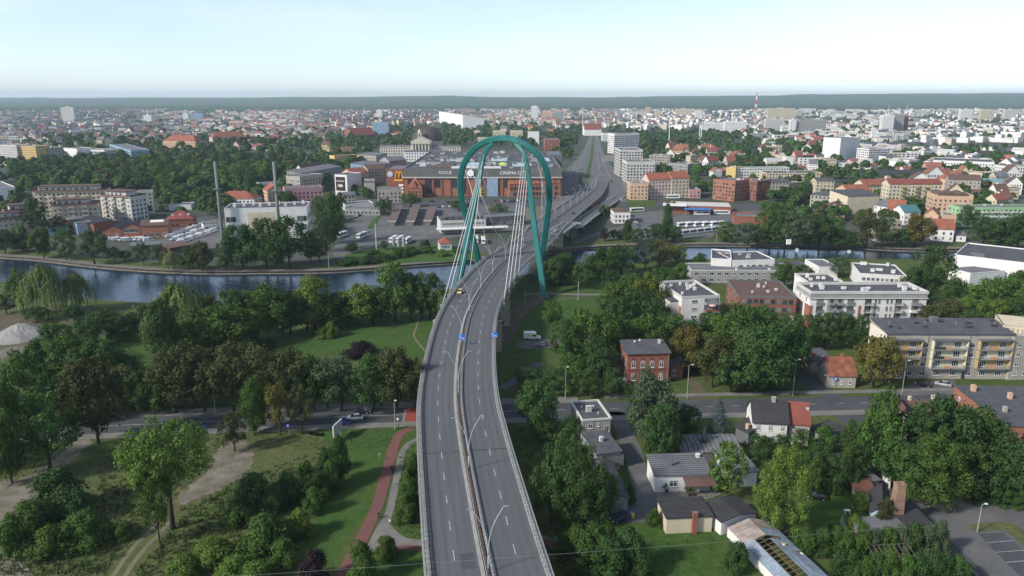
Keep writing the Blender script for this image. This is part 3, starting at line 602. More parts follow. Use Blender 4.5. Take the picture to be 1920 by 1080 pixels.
for i, y in enumerate(lamp_y):
    s = st_at_y(y); p = on_deck(s, 0.05, 0.02); l = empty('bridge_lamp', p, heading(s))
    tag(l, f'white V-shaped twin-arm lamp on the bridge median, {ordinal(i + 1)} from the near end', 'street lamp', 'twin-arm lamps along the bridge median')
    ob('lamp_post', LM_post, l); ob('lamp_foot', LM_foot, l)
    for sx in (-1, 1): ob('lamp_arm', LM[sx, 'a'], l); ob('lamp_head', LM[sx, 'h'], l)
# two blue direction signs on the bridge
m_bluesign = mat('blue_sign', (0.015, 0.17, 0.55), rough=0.4, spec=.5)
for nm, s, u, lab in (('lane_sign', st_at_y(217), 0.0, 'blue square lane sign with white arrows on the bridge median'), ('lane_sign', st_at_y(219), 10.2, 'blue square lane sign with white arrows at the right bridge parapet')):
    e = empty(nm, on_deck(s, u, 0.0), heading(s)); tag(e, lab, 'road sign', 'blue lane signs on the bridge')
    MB().tube([(0, .05, 0), (0, .05, 3.6)], .06, 6).build('sign_post', m_steel, e)
    pl_ = MB().box(-.95, .95, -.04, .0, 1.9, 3.7).build('sign_plate', m_bluesign, e)
    a = MB(); a.box(-.55, -.38, -.06, -.045, 2.1, 3.1); a.add([(-.72, -.05, 3.05), (-.21, -.05, 3.05), (-.465, -.05, 3.5)], [(0, 1, 2)])
    a.box(.05, .22, -.06, -.045, 2.1, 2.7); a.add([(.06, -.05, 2.65), (.2, -.05, 2.75), (.62, -.05, 2.45), (.5, -.05, 2.33)], [(3, 2, 1, 0)]); a.add([(.45, -.05, 2.15), (.82, -.05, 2.25), (.68, -.05, 2.62)], [(0, 1, 2)])
    a.build('arrows', m_white, pl_)
# ---------------------------------------------------------------- building kit
WCACHE = {}
def win_meshes(w, h, style):
    """pane mesh and frame mesh of one window, facing -Y, origin at its lower middle"""
    key = (round(w, 2), round(h, 2), style)
    if key in WCACHE: return WCACHE[key]
    g = MB(); f = MB(); t = 0.09 if style != 'strip' else .05
    if style == 'arch':
        arc = [(w / 2 * math.cos(a), h - w / 2 + w / 2 * math.sin(a)) for a in [math.pi * i / 8 for i in range(9)]]
        prof = [(-w / 2, 0), (w / 2, 0)] + arc; g.extrude_y(prof, -.04, .05)
        for i in range(8): f.extrude_y([arc[i], arc[i + 1], (arc[i + 1][0] * .86, (arc[i + 1][1] - h + w / 2) * .86 + h - w / 2), (arc[i][0] * .86, (arc[i][1] - h + w / 2) * .86 + h - w / 2)], -.1, .02)
        top = h - w / 2
    else:
        g.box(-w / 2, w / 2, -.04, .05, 0, h); f.box(-w / 2, w / 2, -.1, .02, h - t, h); top = h
    f.box(-w / 2, -w / 2 + t, -.1, .02, 0, top); f.box(w / 2 - t, w / 2, -.1, .02, 0, top); f.box(-w / 2 + t, w / 2 - t, -.1, .02, 0, t)
    if style in ('sash', 'arch'):
        f.box(-.05, .05, -.09, .0, t, h - t); f.box(-w / 2 + t, w / 2 - t, -.085, .0, h * .66, h * .66 + .08)
    elif style == 'triple':
        for x in (-w / 6, w / 6): f.box(x - .05, x + .05, -.09, .0, t, h - t)
    elif style == 'strip':
        n = max(2, int(w / 1.3))
        for i in range(1, n): x = -w / 2 + w * i / n; f.box(x - .04, x + .04, -.09, .0, t, h - t)
    elif style == 'one': f.box(-.04, .04, -.09, .0, t, h - t)
    f.box(-w / 2 - .08, w / 2 + .08, -.2, .02, -.08, -.002)
    WCACHE[key] = (g.mesh('window_pane', m_glass), f); return WCACHE[key]
FMESH = {}
def frame_mesh(w, h, style, m):
    k = (round(w, 2), round(h, 2), style, m.name)
    if k not in FMESH: FMESH[k] = win_meshes(w, h, style)[1].mesh('window_frame', m)
    return FMESH[k]
FOOT = []; FOOTN = {}; WR = random.Random(2)
def blocked(x, y, mg=1.0):
    if FOOTN.get('n') != len(FOOT): FOOTN['n'] = len(FOOT); FOOTN['a'] = np.array([(o.x, o.y, ax.x, ax.y, ay.x, ay.y, W, D) for o, ax, ay, W, D in FOOT])
    a = FOOTN['a']; dx, dy = x - a[:, 0], y - a[:, 1]; u = dx * a[:, 2] + dy * a[:, 3]; v = dx * a[:, 4] + dy * a[:, 5]
    return bool(np.any((u > -mg) & (u < a[:, 6] + mg) & (v > -mg) & (v < a[:, 7] + mg)))
class Bld:
    def __init__(s, name, label, cat, A, B, h, D, wall, group=None, z0=0.0, wallbox=True, base=False, walltop=None, ph=0.0):
        zz = 0 if base else h
        a, b_ = P(A[0], A[1], zz), P(B[0], B[1], zz); a.z = b_.z = 0
        s.W = (b_ - a).length; s.h = h; s.D = D; s.wall = wall; s.o = a
        s.ax = (b_ - a).normalized(); s.ay = Vector((-s.ax.y, s.ax.x, 0)); s.rz = math.atan2(s.ax.y, s.ax.x)
        s.e = empty(name, a, s.rz); tag(s.e, label, cat, group); s.zc = depth((a + b_) / 2)
        FOOT.append((a, s.ax, s.ay, s.W, D))
        if wallbox: MB().box(0, s.W, 0, D, 0, (walltop or h) - ph).build('wall', wall, s.e)
    def part(s, mb, name, m, parent=None): return mb.build(name, m, parent or s.e)
    def flat(s, m, ph=0.6, pm=None, cornice=0.0):
        W, D, h = s.W, s.D, s.h; t = .3
        MB().box(.02, W - .02, .02, D - .02, h - ph, h - ph + .06).build('roof', m, s.e)
        g = MB(); o = .05 + cornice
        g.box(-o, W + o, -o, t, h - ph, h); g.box(-o, W + o, D - t, D + o, h - ph, h); g.box(-o, t, t, D - t, h - ph, h); g.box(W - t, W + o, t, D - t, h - ph, h)
        s.part(g, 'parapet', pm or s.wall); s.rz_top = h - ph + .06
        return s
    def gable(s, m, rise, axis='x', o=.45, t=.22, off=0.5):
        W, D, h = s.W, s.D, s.h; g = MB(); e = MB()
        if axis == 'x':
            yr = D * off; k1 = rise / yr; k2 = rise / (D - yr)
            g.extrude_x([(-o, h - o * k1), (yr, h + rise), (D + o, h - o * k2), (D + o, h - o * k2 + t), (yr, h + rise + t * 1.2), (-o, h - o * k1 + t)], -o, W + o)
            for x in (0.001, W - .151): s.part(MB().extrude_x([(0, h), (D, h), (yr, h + rise)], x, x + .15), 'gable_wall', s.wall)
        else:
            xr = W * off; k1 = rise / xr; k2 = rise / (W - xr)
            g.extrude_y([(-o, h - o * k1), (-o, h - o * k1 + t), (xr, h + rise + t * 1.2), (W + o, h - o * k2 + t), (W + o, h - o * k2), (xr, h + rise)][::-1], -o, D + o)
            for y in (0.001, D - .151): s.part(MB().extrude_y([(0, h), (W, h), (xr, h + rise)], y, y + .15), 'gable_wall', s.wall)
        s.part(g, 'roof', m); s.rise = rise; return s
    def shed(s, m, rise, o=.4, t=.25, high='back'):
        W, D, h = s.W, s.D, s.h; g = MB(); k = rise / D; e = MB()
        a, c = (h, h + rise) if high == 'back' else (h + rise, h)
        kk = (c - a) / D
        g.extrude_x([(-o, a - o * kk), (D + o, c + o * kk), (D + o, c + o * kk + t), (-o, a - o * kk + t)], -o, W + o); s.part(g, 'roof', m)
        for x in (0.001, W - .151): e.extrude_x([(0, h), (D, h), (D, h + rise)] if high == 'back' else [(0, h), (D, h), (0, h + rise)], x, x + .15)
        if high == 'back': e.box(.16, W - .16, D - .15, D - .001, h, h + rise)
        else: e.box(.16, W - .16, .001, .15, h, h + rise)
        s.part(e, 'gable_wall', s.wall); s.rz_top = h + rise * .5 + t; return s
    def hip(s, m, rise, o=.45):
        W, D, h = s.W, s.D, s.h; r = min(W, D) / 2; g = MB(); z = h
        vs = [(-o, -o, z), (W + o, -o, z), (W + o, D + o, z), (-o, D + o, z)]
        if W >= D: vs += [(r, D / 2, h + rise), (W - r, D / 2, h + rise)]; fs = [(0, 1, 5, 4), (1, 2, 5), (2, 3, 4, 5), (3, 0, 4), (3, 2, 1, 0)]
        else: vs += [(W / 2, r, h + rise), (W / 2, D - r, h + rise)]; fs = [(0, 1, 4), (1, 2, 5, 4), (2, 3, 5), (3, 0, 4, 5), (3, 2, 1, 0)]
        g.add(vs, fs); s.part(g, 'roof', m); return s
    def place(s, face, u, z):
        if face == 'F': return (u, 0, z), 0
        if face == 'L': return (0, u, z), R(-90)
        if face == 'R': return (s.W, u, z), R(90)
        return (u, s.D, z), R(180)
    def win(s, face, u, z, w, h, style='sash', fm=None, parent=None, y=0.0):
        loc, rz = s.place(face, u, z)
        if y: loc = (loc[0], loc[1] + y, loc[2])
        o = ob('window', win_meshes(w, h, style)[0], parent or s.e, loc, rz)
        if WR.random() < .3: o.material_slots[0].link = 'OBJECT'; o.material_slots[0].material = m_curtain
        if not parent: ob('window_frame', frame_mesh(w, h, style, fm or m_frame), o)
        return o
    def wins(s, face, n, rows, w, h, z0=1.1, dz=3.0, margin=1.2, style='sash', xs=None, fm=None, skip=(), join=None):
        L = s.W if face in 'FB' else s.D
        xs = xs or ([L / 2] if n == 1 else [margin + w / 2 + (L - 2 * margin - w) * i / (n - 1) for i in range(n)])
        if join is None: join = w * FOC / s.zc < 4.2 or n * rows > 90
        if not join:
            for r_ in range(rows):
                for i, x in enumerate(xs):
                    if (i, r_) not in skip: s.win(face, x, z0 + r_ * dz, w, h, style, fm)
            return s
        g = MB(); T_ = 0.05
        for r_ in range(rows):
            z = z0 + r_ * dz
            for i, x in enumerate(xs):
                if (i, r_) in skip: continue
                a, b_ = x - w / 2, x + w / 2; k0 = len(g.m)
                if face == 'F': g.box(a, b_, -T_, 0.02, z, z + h, bottom=False)
                elif face == 'B': g.box(a, b_, s.D - .02, s.D + T_, z, z + h, bottom=False)
                elif face == 'L': g.box(-T_, .02, a, b_, z, z + h, bottom=False)
                else: g.box(s.W - .02, s.W + T_, a, b_, z, z + h, bottom=False)
                if WR.random() < .28: g.m[k0:] = [1] * (len(g.m) - k0)
        o = s.part(g, 'windows', [m_glass, m_curtain]); o['kind'] = 'stuff'; return s
    def chimney(s, x, y, z, w=.7, d=.7, h=1.6, m=None):
        g = MB(); g.box(x - w / 2, x + w / 2, y - d / 2, y + d / 2, z - 1.2, z + h); g.box(x - w / 2 - .08, x + w / 2 + .08, y - d / 2 - .08, y + d / 2 + .08, z + h, z + h + .15)
        s.part(g, 'chimney', m or w_brick); return s
    def vents(s, n, seed=1, w=(.7, 1.6), m=None, hh=.9, z=None):
        rr = random.Random(seed); z = s.rz_top if z is None else z
        for i in range(n):
            a, b_, hv = rr.uniform(*w), rr.uniform(.6, 1.1), rr.uniform(.5, 1) * hh; x, y = rr.uniform(1.2, s.W - 1.8), rr.uniform(1.2, max(1.3, s.D - 1.8))
            g = MB(); g.box(x, x + a, y, y + b_, z - .02, z + hv); g.box(x - .1, x + a + .1, y - .1, y + b_ + .1, z + hv, z + hv + .12); s.part(g, 'roof_vent', m or w_offwhite)
        return s
    def door(s, face, u, w=1.1, h=2.2, m=None):
        loc, rz = s.place(face, u, 0); g = MB(); g.box(-w / 2, w / 2, -.06, .02, 0.05, h); g.box(-w / 2 - .1, w / 2 + .1, -.04, .02, h, h + .12); ob('door', g.mesh('door', m or m_dark), s.e, loc, rz); return s
    def band(s, z0, z1, m, o=.06, faces='FLR', name='band'):
        g = MB(); W, D = s.W, s.D
        if 'F' in faces: g.box(-o, W + o, -o, -.002, z0, z1)
        if 'L' in faces: g.box(-o, -.002, 0, D, z0, z1)
        if 'R' in faces: g.box(W + .002, W + o, 0, D, z0, z1)
        s.part(g, name, m); return s
    def balcony(s, u, z, w, d=1.3, slab=None, front=None, face='F', rail=True, y=0.0):
        loc, rz = s.place(face, u, z); loc = (loc[0], loc[1] + y, loc[2])
        g = MB(); g.box(-w / 2, w / 2, -d, 0.01, -.14, 0); o = ob('balcony', g.mesh('balcony', slab or w_grey), s.e, loc, rz)
        g = MB()
        if rail == 'bars':
            g.box(-w / 2, w / 2, -d, -d + .04, .98, 1.03)
            for i in range(int(w / .25) + 1): x = -w / 2 + i * .25; g.box(x - .012, x + .012, -d + .005, -d + .035, 0, .98, bottom=False)
        else: g.box(-w / 2, w / 2, -d, -d + .06, .08, 1.0)
        g.box(-w / 2, -w / 2 + .05, -d + .06, -.01, .08, 1.0); g.box(w / 2 - .05, w / 2, -d + .06, -.01, .08, 1.0)
        ob('balustrade', g.mesh('balustrade', front or m_steel), o); return o
    def pipe(s, x, m=None):
        g = MB(); g.tube([(x, -.12, 0), (x, -.12, s.h - .2)], .07, 6); s.part(g, 'drainpipe', m or m_steel); return s
    def dish(s, x, y, z):
        g = MB(); g.tube([(x, y, z - .8), (x, y, z)], .03, 5); g.lathe([(0.02, 0), (.25, .06), (.42, .2)], 10, 0)
        n = 30; g.v[-n:] = [(x + a * .9, y - .15 - c, z + b_) for a, b_, c in g.v[-n:]]; s.part(g, 'satellite_dish', m_white); return s
    def world(s, x, y, z=0): return s.o + s.ax * x + s.ay * y + Vector((0, 0, z))
# ---------------------------------------------------------------- houses near the camera, right of the bridge
# red brick villa
b = Bld('brick_villa', 'two-storey red brick villa with arched white windows and flat grey roof', 'house', (1177, 664), (1256, 662), 10, 10, w_brick, walltop=10)
b.shed(m_rooffelt, .9, high='back', o=.5)
xs = [b.W * f for f in (.15, .37, .59, .81)]
b.wins('F', 4, 2, 1.35, 2.3, 1.2, 4.2, xs=xs, style='arch'); b.wins('L', 2, 2, 1.1, 2.1, 1.3, 4.2, margin=2, style='arch')
b.band(4.5, 4.75, mat('dark_brick_band', (.10, .04, .03), rough=.9)); b.band(9.2, 9.75, mat('brick_cornice', (.2, .06, .04), rough=.9), .14, name='cornice')
for i, x in enumerate(xs):
    for dx in (-.35, .35): MB().box(x + dx - .2, x + dx + .2, -.05, .02, 8.0, 8.5).build('attic_vent', m_dark, b.e)
b.chimney(b.W - 1.5, 7, 10.5, .8, .8, 1.4, w_offwhite); b.dish(3.8, 8, 11.6); b.dish(5.6, 8.6, 11.8); b.pipe(b.W - .3)
MB().box(0, 5.6, 3.0, 9, 0, 5.2).build('annex', w_brick, b.e, (b.W + .003, 0, 0))
g = MB(); g.extrude_x([(2.5, 5.2), (9.4, 6.2), (9.4, 6.45), (2.5, 5.45)], b.W, b.W + 6.1); b.part(g, 'annex_roof', m_rooffelt)
b.win('F', b.W + 2.6, 1.2, 1.3, 2.3, 'arch', y=3.0)
g = MB(); g.extrude_x([(-6, 2.4), (-1, 2.9), (-1, 3.0), (-6, 2.5)], -4.2, -.8); b.part(g, 'canopy', m_roofgrey)
# grey flat-roofed house by the street
b = Bld('street_house', 'grey two-storey house with flat felt roof and satellite dish beside the bridge', 'house', (1092, 787), (1146, 783), 6.8, 12, w_grey, ph=.5)
b.flat(m_rooffelt, .5, w_offwhite, .1); b.win('F', 2.2, 4.2, 1.3, 1.6); b.win('F', 6.6, 3.0, 1.2, 1.7, 'one'); b.win('F', 4.3, 4.6, .5, 1.0, 'one'); b.chimney(3.2, 5.5, 7, 1.4, .8, .9, w_offwhite); b.dish(4.3, 6, 7.9); b.pipe(b.W - .3)
for dx, dy in ((2, 8), (5, 8.2), (5.2, 3.5)): MB().tube([(dx, dy, 6.3), (dx, dy, 7.1)], .09, 6).build('vent_pipe', m_white, b.e)
b = Bld('low_house', 'low grey house with sloping dark roof below the street house', 'house', (1120, 852), (1164, 846), 4.6, 9.5, w_grey)
b.shed(m_rooffelt, .8); b.chimney(3.0, 5, 5.2, .8, .8, 1.1, w_offwhite); MB().box(2.4, 6.9, -.06, .02, .6, 4.0).build('stone_panel', m_concrete_d, b.e)
b = Bld('long_outbuilding', 'long dark-roofed outbuilding with plain front gable by the parked navy car', 'outbuilding', (1140, 936), (1178, 934), 3.4, 17, w_grey)
b.gable(m_rooffelt, .9, 'y', o=.4); b.door('F', 2.2, 2.4, 2.3, m_concrete_d)
# white house with the two-coloured roof
b = Bld('white_cottage', 'white two-storey house with half dark half red roof by the street', 'house', (1413, 790), (1478, 793), 6.4, 8.5, w_white)
b.gable(m_roofdark, 4.2, 'x', .4); b.wins('F', 3, 2, 1.0, 1.5, 1.0, 3.0, margin=.8, style='sash'); b.door('F', b.W - .7); b.chimney(5.5, 4, 10.4, .9, .7, 1.2, w_greige); b.pipe(b.W - .2); b.wins('L', 2, 1, .9, 1.3, 6.6, margin=2.2); b.band(3.2, 3.35, w_offwhite)
b2 = Bld('red_roof_wing', 'beige house wing with bright red metal roof joined to the white house', 'house', (1480, 794), (1519, 797), 5.8, 8.5, w_greige)
b2.gable(m_roofred, 4.2, 'x', .25); b2.wins('F', 2, 1, 1.0, 1.4, 1.1); b2.chimney(b2.W - .4, 3, 7.5, .6, .6, 1.6, w_offwhite)
b = Bld('dark_shed', 'small dark lean-to shed right of the red-roofed wing', 'shed', (1522, 806), (1556, 822), 3.4, 6, w_grey); b.shed(m_roofdark, 1.2)
b = Bld('garden_shed', 'dark shed with steep roof left of the white two-storey house', 'shed', (1380, 800), (1404, 812), 3.6, 7, w_dkgrey); b.shed(m_roofdark, 2.0); b.chimney(3, 1, 3.8, .8, .8, 1.4, w_peach)
# corrugated shed
b = Bld('corrugated_shed', 'long low shed with corrugated grey roof behind the white bungalow', 'shed', (1276, 848), (1395, 846), 2.8, 7, w_dkgrey)
g = MB(); k = (1.0) / 7
for i in range(int(b.W / .6)): x = i * .6; g.extrude_x([(-.3, 2.8 - .3 * k), (7.3, 3.9), (7.3, 4.0), (-.3, 2.9 - .3 * k)], x, x + .42 if i % 2 else x + .6)
o = b.part(g, 'corrugated_sheets', mat('corrugated_asbestos', (.17, .175, .185), (.11, .115, .12), .5, rough=.9, fine=.2)); o['kind'] = 'stuff'
# white bungalow
b = Bld('white_bungalow', 'white bungalow with dark ribbed roof and brown porch awning', 'house', (1229, 892), (1333, 889), 4.2, 7.6, w_white)
b.shed(m_roofgrey, 1.0, o=.35); k = 1.0 / 7.6
for i in range(10):
    MB().extrude_x([(-.3 + i * .8, 4.2 + .25 + (-.3 + i * .8) * k), (-.2 + i * .8, 4.2 + .25 + (-.2 + i * .8) * k), (-.2 + i * .8, 4.54 + (-.2 + i * .8) * k), (-.3 + i * .8, 4.52 + (-.3 + i * .8) * k)], -.35, b.W + .35).build('roof_rib', m_rooffelt, b.e)
b.win('F', 4.2, 1.4, 1.8, 1.5, 'sash'); b.door('F', 7.5, 1, 2.2, m_white); b.chimney(4.4, 3.2, 4.9, .45, .45, 1.6, m_roofgrey); b.chimney(11.5, 6.2, 5.2, .8, .6, .8, w_white)
g = MB(); g.extrude_x([(-2.8, 2.7), (0, 3.6), (0, 3.75), (-2.8, 2.85)], 6.3, 13.4); b.part(g, 'porch_awning', m_roofbrown)
for x in (6.5, 8.8, 11, 13.2): MB().tube([(x, -2.7, 0), (x, -2.7, 2.75)], .07, 6).build('porch_post', m_trunk, b.e)
MB().box(7.2, 8.6, -2.2, -1.2, 0, .8).build('porch_table', m_trunk, b.e)
b = Bld('white_annex', 'white annex with pale metal roof behind the bright tree by the bungalow', 'outbuilding', (1372, 888), (1420, 884), 3.6, 9, w_white); b.shed(m_roofgrey, .8)
# sheds and barn
b = Bld('flat_shed', 'cream shed with dark flat roof and brick chimney on its front', 'shed', (1250, 972), (1336, 968), 3.6, 6.6, w_cream)
b.shed(m_roofdark, .35, o=.25); g = MB(); g.box(5.3, 6.3, -.75, -.003, 0, 5.0); b.part(g, 'brick_stack', w_brick)
for i in range(5): MB().box(-.25, b.W + .25, i * 1.5, i * 1.5 + .06, 3.62 + .25 + i * .08, 3.66 + .25 + i * .08 + .03).build('felt_lap', m_rooffelt, b.e)
b = Bld('dark_roof_shed', 'white shed with low dark gable roof next to the flat shed', 'shed', (1353, 978), (1418, 962), 3.2, 6.5, w_white); b.gable(m_roofdark, .7, 'y', o=.4)
# derelict barn with open rafters
bo = P(1363, 1006); bd = (P(1470, 1120) - bo); bl = bd.length + 4; br = math.atan2(bd.y, bd.x)
e = empty('derelict_barn', bo, br); tag(e, 'derelict barn with broken roof sheets, bare rafters and blue tarpaulin', 'barn')
wd, eh, rh = 9.5, 2.0, 3.4
g = MB(); g.box(0, bl, 0, .25, 0, eh); g.box(0, bl, wd - .25, wd, 0, eh); g.box(0, .25, .25, wd - .25, 0, eh); g.extrude_x([(0, eh), (wd, eh), (wd / 2, rh)], 0, .2); g.build('wall', w_white, e)
m_sheet = mat('weathered_sheet', (.36, .31, .28), (.22, .18, .16), .5, rough=.9, fine=.3); m_tarp = mat('blue_tarpaulin', (.27, .33, .39), (.18, .22, .27), .4, rough=.6, bump=.6, bscale=1.2); m_wood = mat('old_timber', (.20, .15, .10), (.12, .09, .06), 1, rough=.9)
sl = math.atan2(rh - eh, wd / 2); sn = (rh - eh) / (wd / 2)
rr = random.Random(5)
def slope_panel(x0, x1, t0, t1, side, m, name, lift=0.06):
    yy = lambda t: t * wd / 2 if side == 0 else wd - t * wd / 2
    zz = lambda t: eh + t * (rh - eh) + lift
    v = [(x0, yy(t0), zz(t0)), (x1, yy(t0), zz(t0) + rr.uniform(-.05, .05)), (x1, yy(t1), zz(t1) + rr.uniform(-.06, .06)), (x0, yy(t1), zz(t1))]; v += [(a, c, d + .05) for a, c, d in v]
    MB().add(v, [(4, 5, 6, 7), (3, 2, 1, 0), (0, 1, 5, 4), (1, 2, 6, 5), (2, 3, 7, 6), (3, 0, 4, 7)]).build(name, m, e)
for i in range(int(bl / 1.2)):
    x = i * 1.2
    for side in (0, 1):
        yy0, yy1 = (0, wd / 2) if side == 0 else (wd, wd / 2)
        g = MB(); g.tube([(x + .1, yy0, eh + .02), (x + .1, yy1, rh)], .07, 4); g.build('rafter', m_wood, e)
        for r_ in range(3):
            p_ = 0.12 if x < 6 else (.75 if side == 0 and 6 < x < 16 else .15)
            if side == 0 and x > 5 and (r_ >= 1 or rr.random() < .3): continue
            if side == 1 and x > 5 and rr.random() < .08: continue
            slope_panel(x, x + 1.16, r_ / 3, (r_ + 1) / 3 - .01, side, m_sheet if side == 0 or x < 3 else m_tarp, 'roof_sheet', .08 + .03 * (r_ % 2))
for t in (.25, .5, .75):
    for side in (0, 1):
        y = t * wd / 2 if side == 0 else wd - t * wd / 2; MB().tube([(0, y, eh + t * (rh - eh) + .05), (bl, y, eh + t * (rh - eh) + .05)], .05, 4).build('batten', m_wood, e)
for x in (6.0, 9.4, 12.8, 16.2): slope_panel(x, x + 3.3, -.04, .45, 0, m_tarp, 'tarpaulin', .2)
# house with tall brick chimney on the right
b = Bld('chimney_house', 'pale blue timber house with dark roof behind the tall brick chimney', 'house', (1634, 958), (1672, 966), 3.4, 9, mat('pale_blue_boards', (.42, .55, .58), (.34, .46, .5), .6, rough=.8))
b.gable(m_roofdark, 2.0, 'y', o=.4); b.win('F', 1.6, .9, 1.1, 1.4); b.door('F', 4.0)
b = Bld('dark_roof_outbuilding', 'low outbuilding with wide dark roof at the edge of the car park', 'outbuilding', (1698, 984), (1742, 981), 3.0, 11, w_greige); b.shed(m_roofdark, .8, o=.5)
b = Bld('rusty_shed', 'small shed with rusty brown roof beside the pale blue house', 'shed', (1605, 922), (1640, 925), 2.6, 5, w_greige); b.shed(mat('rust_roof', (.16, .07, .045), (.10, .05, .04), .6, fine=.3), .5)
b = Bld('grey_sheet_shed', 'long grey sheet-roofed shed behind the rusty shed', 'shed', (1600, 905), (1648, 900), 2.6, 12, w_grey); b.shed(m_roofgrey, .5)
c0 = P(1676, 987); e = empty('brick_chimney', c0); tag(e, 'tall free-standing weathered brick chimney next to the car park', 'chimney')
H_ = hgt(c0, 905)
m_chim = brickmat('weathered_chimney_brick', (.29, .185, .12), (.18, .11, .075), (.30, .26, .21))
MB().taper(0, 0, 0, H_ - .6, 1.2, 1.2, .85, .85).build('shaft', m_chim, e)
g = MB(); g.box(-.92, .92, -.92, -.6, H_ - .6, H_); g.box(-.92, .92, .6, .92, H_ - .6, H_ - .15); g.box(-.92, -.6, -.6, .6, H_ - .6, H_ - .05); g.box(.6, .92, -.6, .6, H_ - .6, H_); g.build('crown', m_chim, e)
for z in (2.2, 4.4, 6.6): q = 1.22 - .35 * z / (H_ - .6); MB().box(-q, q, -q, q, z, z + .1).build('iron_band', mat('rusty_band', (.13, .07, .05), rough=.9), e)
# sheds roofs among the shrubs in the lower right
b = Bld('greenhouse', 'long derelict greenhouse frame between the two shrub hedges', 'greenhouse', (1640, 1046), (1716, 1042), 2.2, 5, m_concrete_d, wallbox=False)
m_gh = mat('greenhouse_frame', (.19, .19, .18), (.12, .11, .10), 2, rough=.8)
for i in range(9):
    x = b.W * i / 8; g = MB()
    for a, c in (((x, 0, 0), (x, 0, 2.2)), ((x, 5, 0), (x, 5, 2.2)), ((x, 0, 2.2), (x, 2.5, 3.2)), ((x, 2.5, 3.2), (x, 5, 2.2))): g.tube([a, c], .05, 4)
    b.part(g, 'frame_hoop', m_gh)
for y, z in ((0, 2.2), (2.5, 3.2), (5, 2.2)): MB().tube([(0, y, z), (b.W, y, z)], .06, 4).build('purlin', m_gh, b.e)
b = Bld('shrub_shed', 'pale sheet roof shed half hidden in the upper shrub hedge', 'shed', (1615, 998), (1700, 996), 2.0, 4, m_concrete_d); b.shed(m_roofgrey, .5)
# orange tiled cottage and its neighbour
b = Bld('tiled_cottage', 'small cottage with patched orange tile roof and grey gable by the side street', 'house', (1554, 704), (1606, 705), 4.0, 9, w_greige)
b.gable(m_rooforange, 4.4, 'x', .3); b.wins('F', 3, 1, 1.0, 1.3, 1.2, margin=1.2); b.chimney(5.2, 4.5, 8.2, .8, .7, 1.3, w_brickor); b.wins('L', 2, 1, .7, 1.0, 4.6, margin=2.5); b.dish(-.3, 2.2, 3.5)
b = Bld('low_brick_house', 'low dark-roofed brick house behind the tiled cottage', 'house', (1522, 677), (1563, 676), 3.6, 9, w_greige); b.shed(m_rooffelt, .9); b.chimney(1.5, 2, 4, .8, .8, 1.6, w_brickor); b.dish(4, 1, 5.2)
# four-storey block of flats with balconies
b = Bld('balcony_flats', 'grey four-storey flats with yellow recessed balconies and bright cream gable end', 'block of flats', (1664, 626), (1902, 627), 15, 11.4, w_greige, walltop=15)
b.shed(m_rooffelt, 1.5, o=.4, high='back')
MB().box(-.08, -.004, 0, 11.4, 0, 15).build('gable_sheet', wallmat('bright_cream', (.66, .60, .50), .93), b.e)  # cream sheet lighter than the greige walls, laid over the left gable
w_by = wallmat('balcony_yellow', (.42, .32, .16), .9); w_bc = wallmat('balcony_cream', (.62, .58, .42), .9); w_bo = wallmat('balcony_orange', (.50, .26, .14), .9)
for k, (f0, f1, cm) in enumerate(((.035, .27, w_by), (.365, .63, w_bc), (.73, .985, w_by))):
    x0, x1 = f0 * b.W, f1 * b.W
    MB().box(x0 - .3, x1 + .3, -1.6, -.003, 13.2, 13.5).build('balcony_roof', m_roofgrey, b.e)
    for r_ in range(3):
        z = 3.9 + r_ * 3.15
        o = b.balcony((x0 + x1) / 2, z, x1 - x0, 1.45, w_grey, m_steel, rail='bars')
        MB().box(-1.4, .6, -1.5, -1.42, .05, 1.05).build('orange_panel', w_bo, o)
        if k == 1 and r_ > 0: MB().box(-(x1 - x0) / 2 + .2, -1.6, -1.52, -1.46, .3, 1.1).build('balcony_plants', mat('balcony_plants', (.03, .05, .02), (.05, .06, .03), 3, fine=.4), o)
        MB().box(x0, x1, -.05, -.003, z + .02, z + 2.7).build('loggia_wall', cm if (k + r_) % 2 == 0 or k == 0 else w_bc, b.e)
        for f, w_ in ((.22, 1.9), (.76, 2.1)): b.win('F', x0 + (x1 - x0) * f, z + .35, w_, 2.0, 'triple', y=-.06)
        MB().box(x0 - .12, x0 - .02, -1.45, -.003, z, z + 2.85).build('side_screen', cm, b.e); MB().box(x1 + .02, x1 + .12, -1.45, -.003, z, z + 2.85).build('side_screen', cm, b.e)
    for f in (.25, .75): b.win('F', x0 + (x1 - x0) * f, 1.1, 2.0, 1.6, 'triple')
for f in (.315, .685):
    for r_ in range(4): b.win('F', f * b.W, 1.1 + r_ * 3.15, 1.7, 1.6, 'sash')
b.door('F', .19 * b.W, 1.2, 2.3); b.door('F', .65 * b.W, 1.2, 2.3)
for f in (.33, .66): b.pipe(f * b.W, m_roofgrey)
rr = random.Random(4); b.rz_top = 15.9
for f, y in ((.06, 4), (.12, 3), (.3, 7), (.34, 4), (.42, 9), (.52, 8), (.68, 4), (.72, 7), (.9, 5), (.95, 9)):
    z = 15.25 + 1.5 * y / 11.4; MB().box(f * b.W, f * b.W + rr.uniform(.8, 2.2), y, y + .9, z - .1, z + .5).build('skylight', m_roofdark, b.e)
MB().box(.45 * b.W, .45 * b.W + 2.2, 8, 10, 16, 18).build('stair_head', w_dkgrey, b.e)
for f in (.08, .37, .62, .93): g = MB(); g.tube([(f * b.W, 6, 15.7), (f * b.W, 6, 17.6)], .06, 5); b.part(g, 'antenna', m_steel)
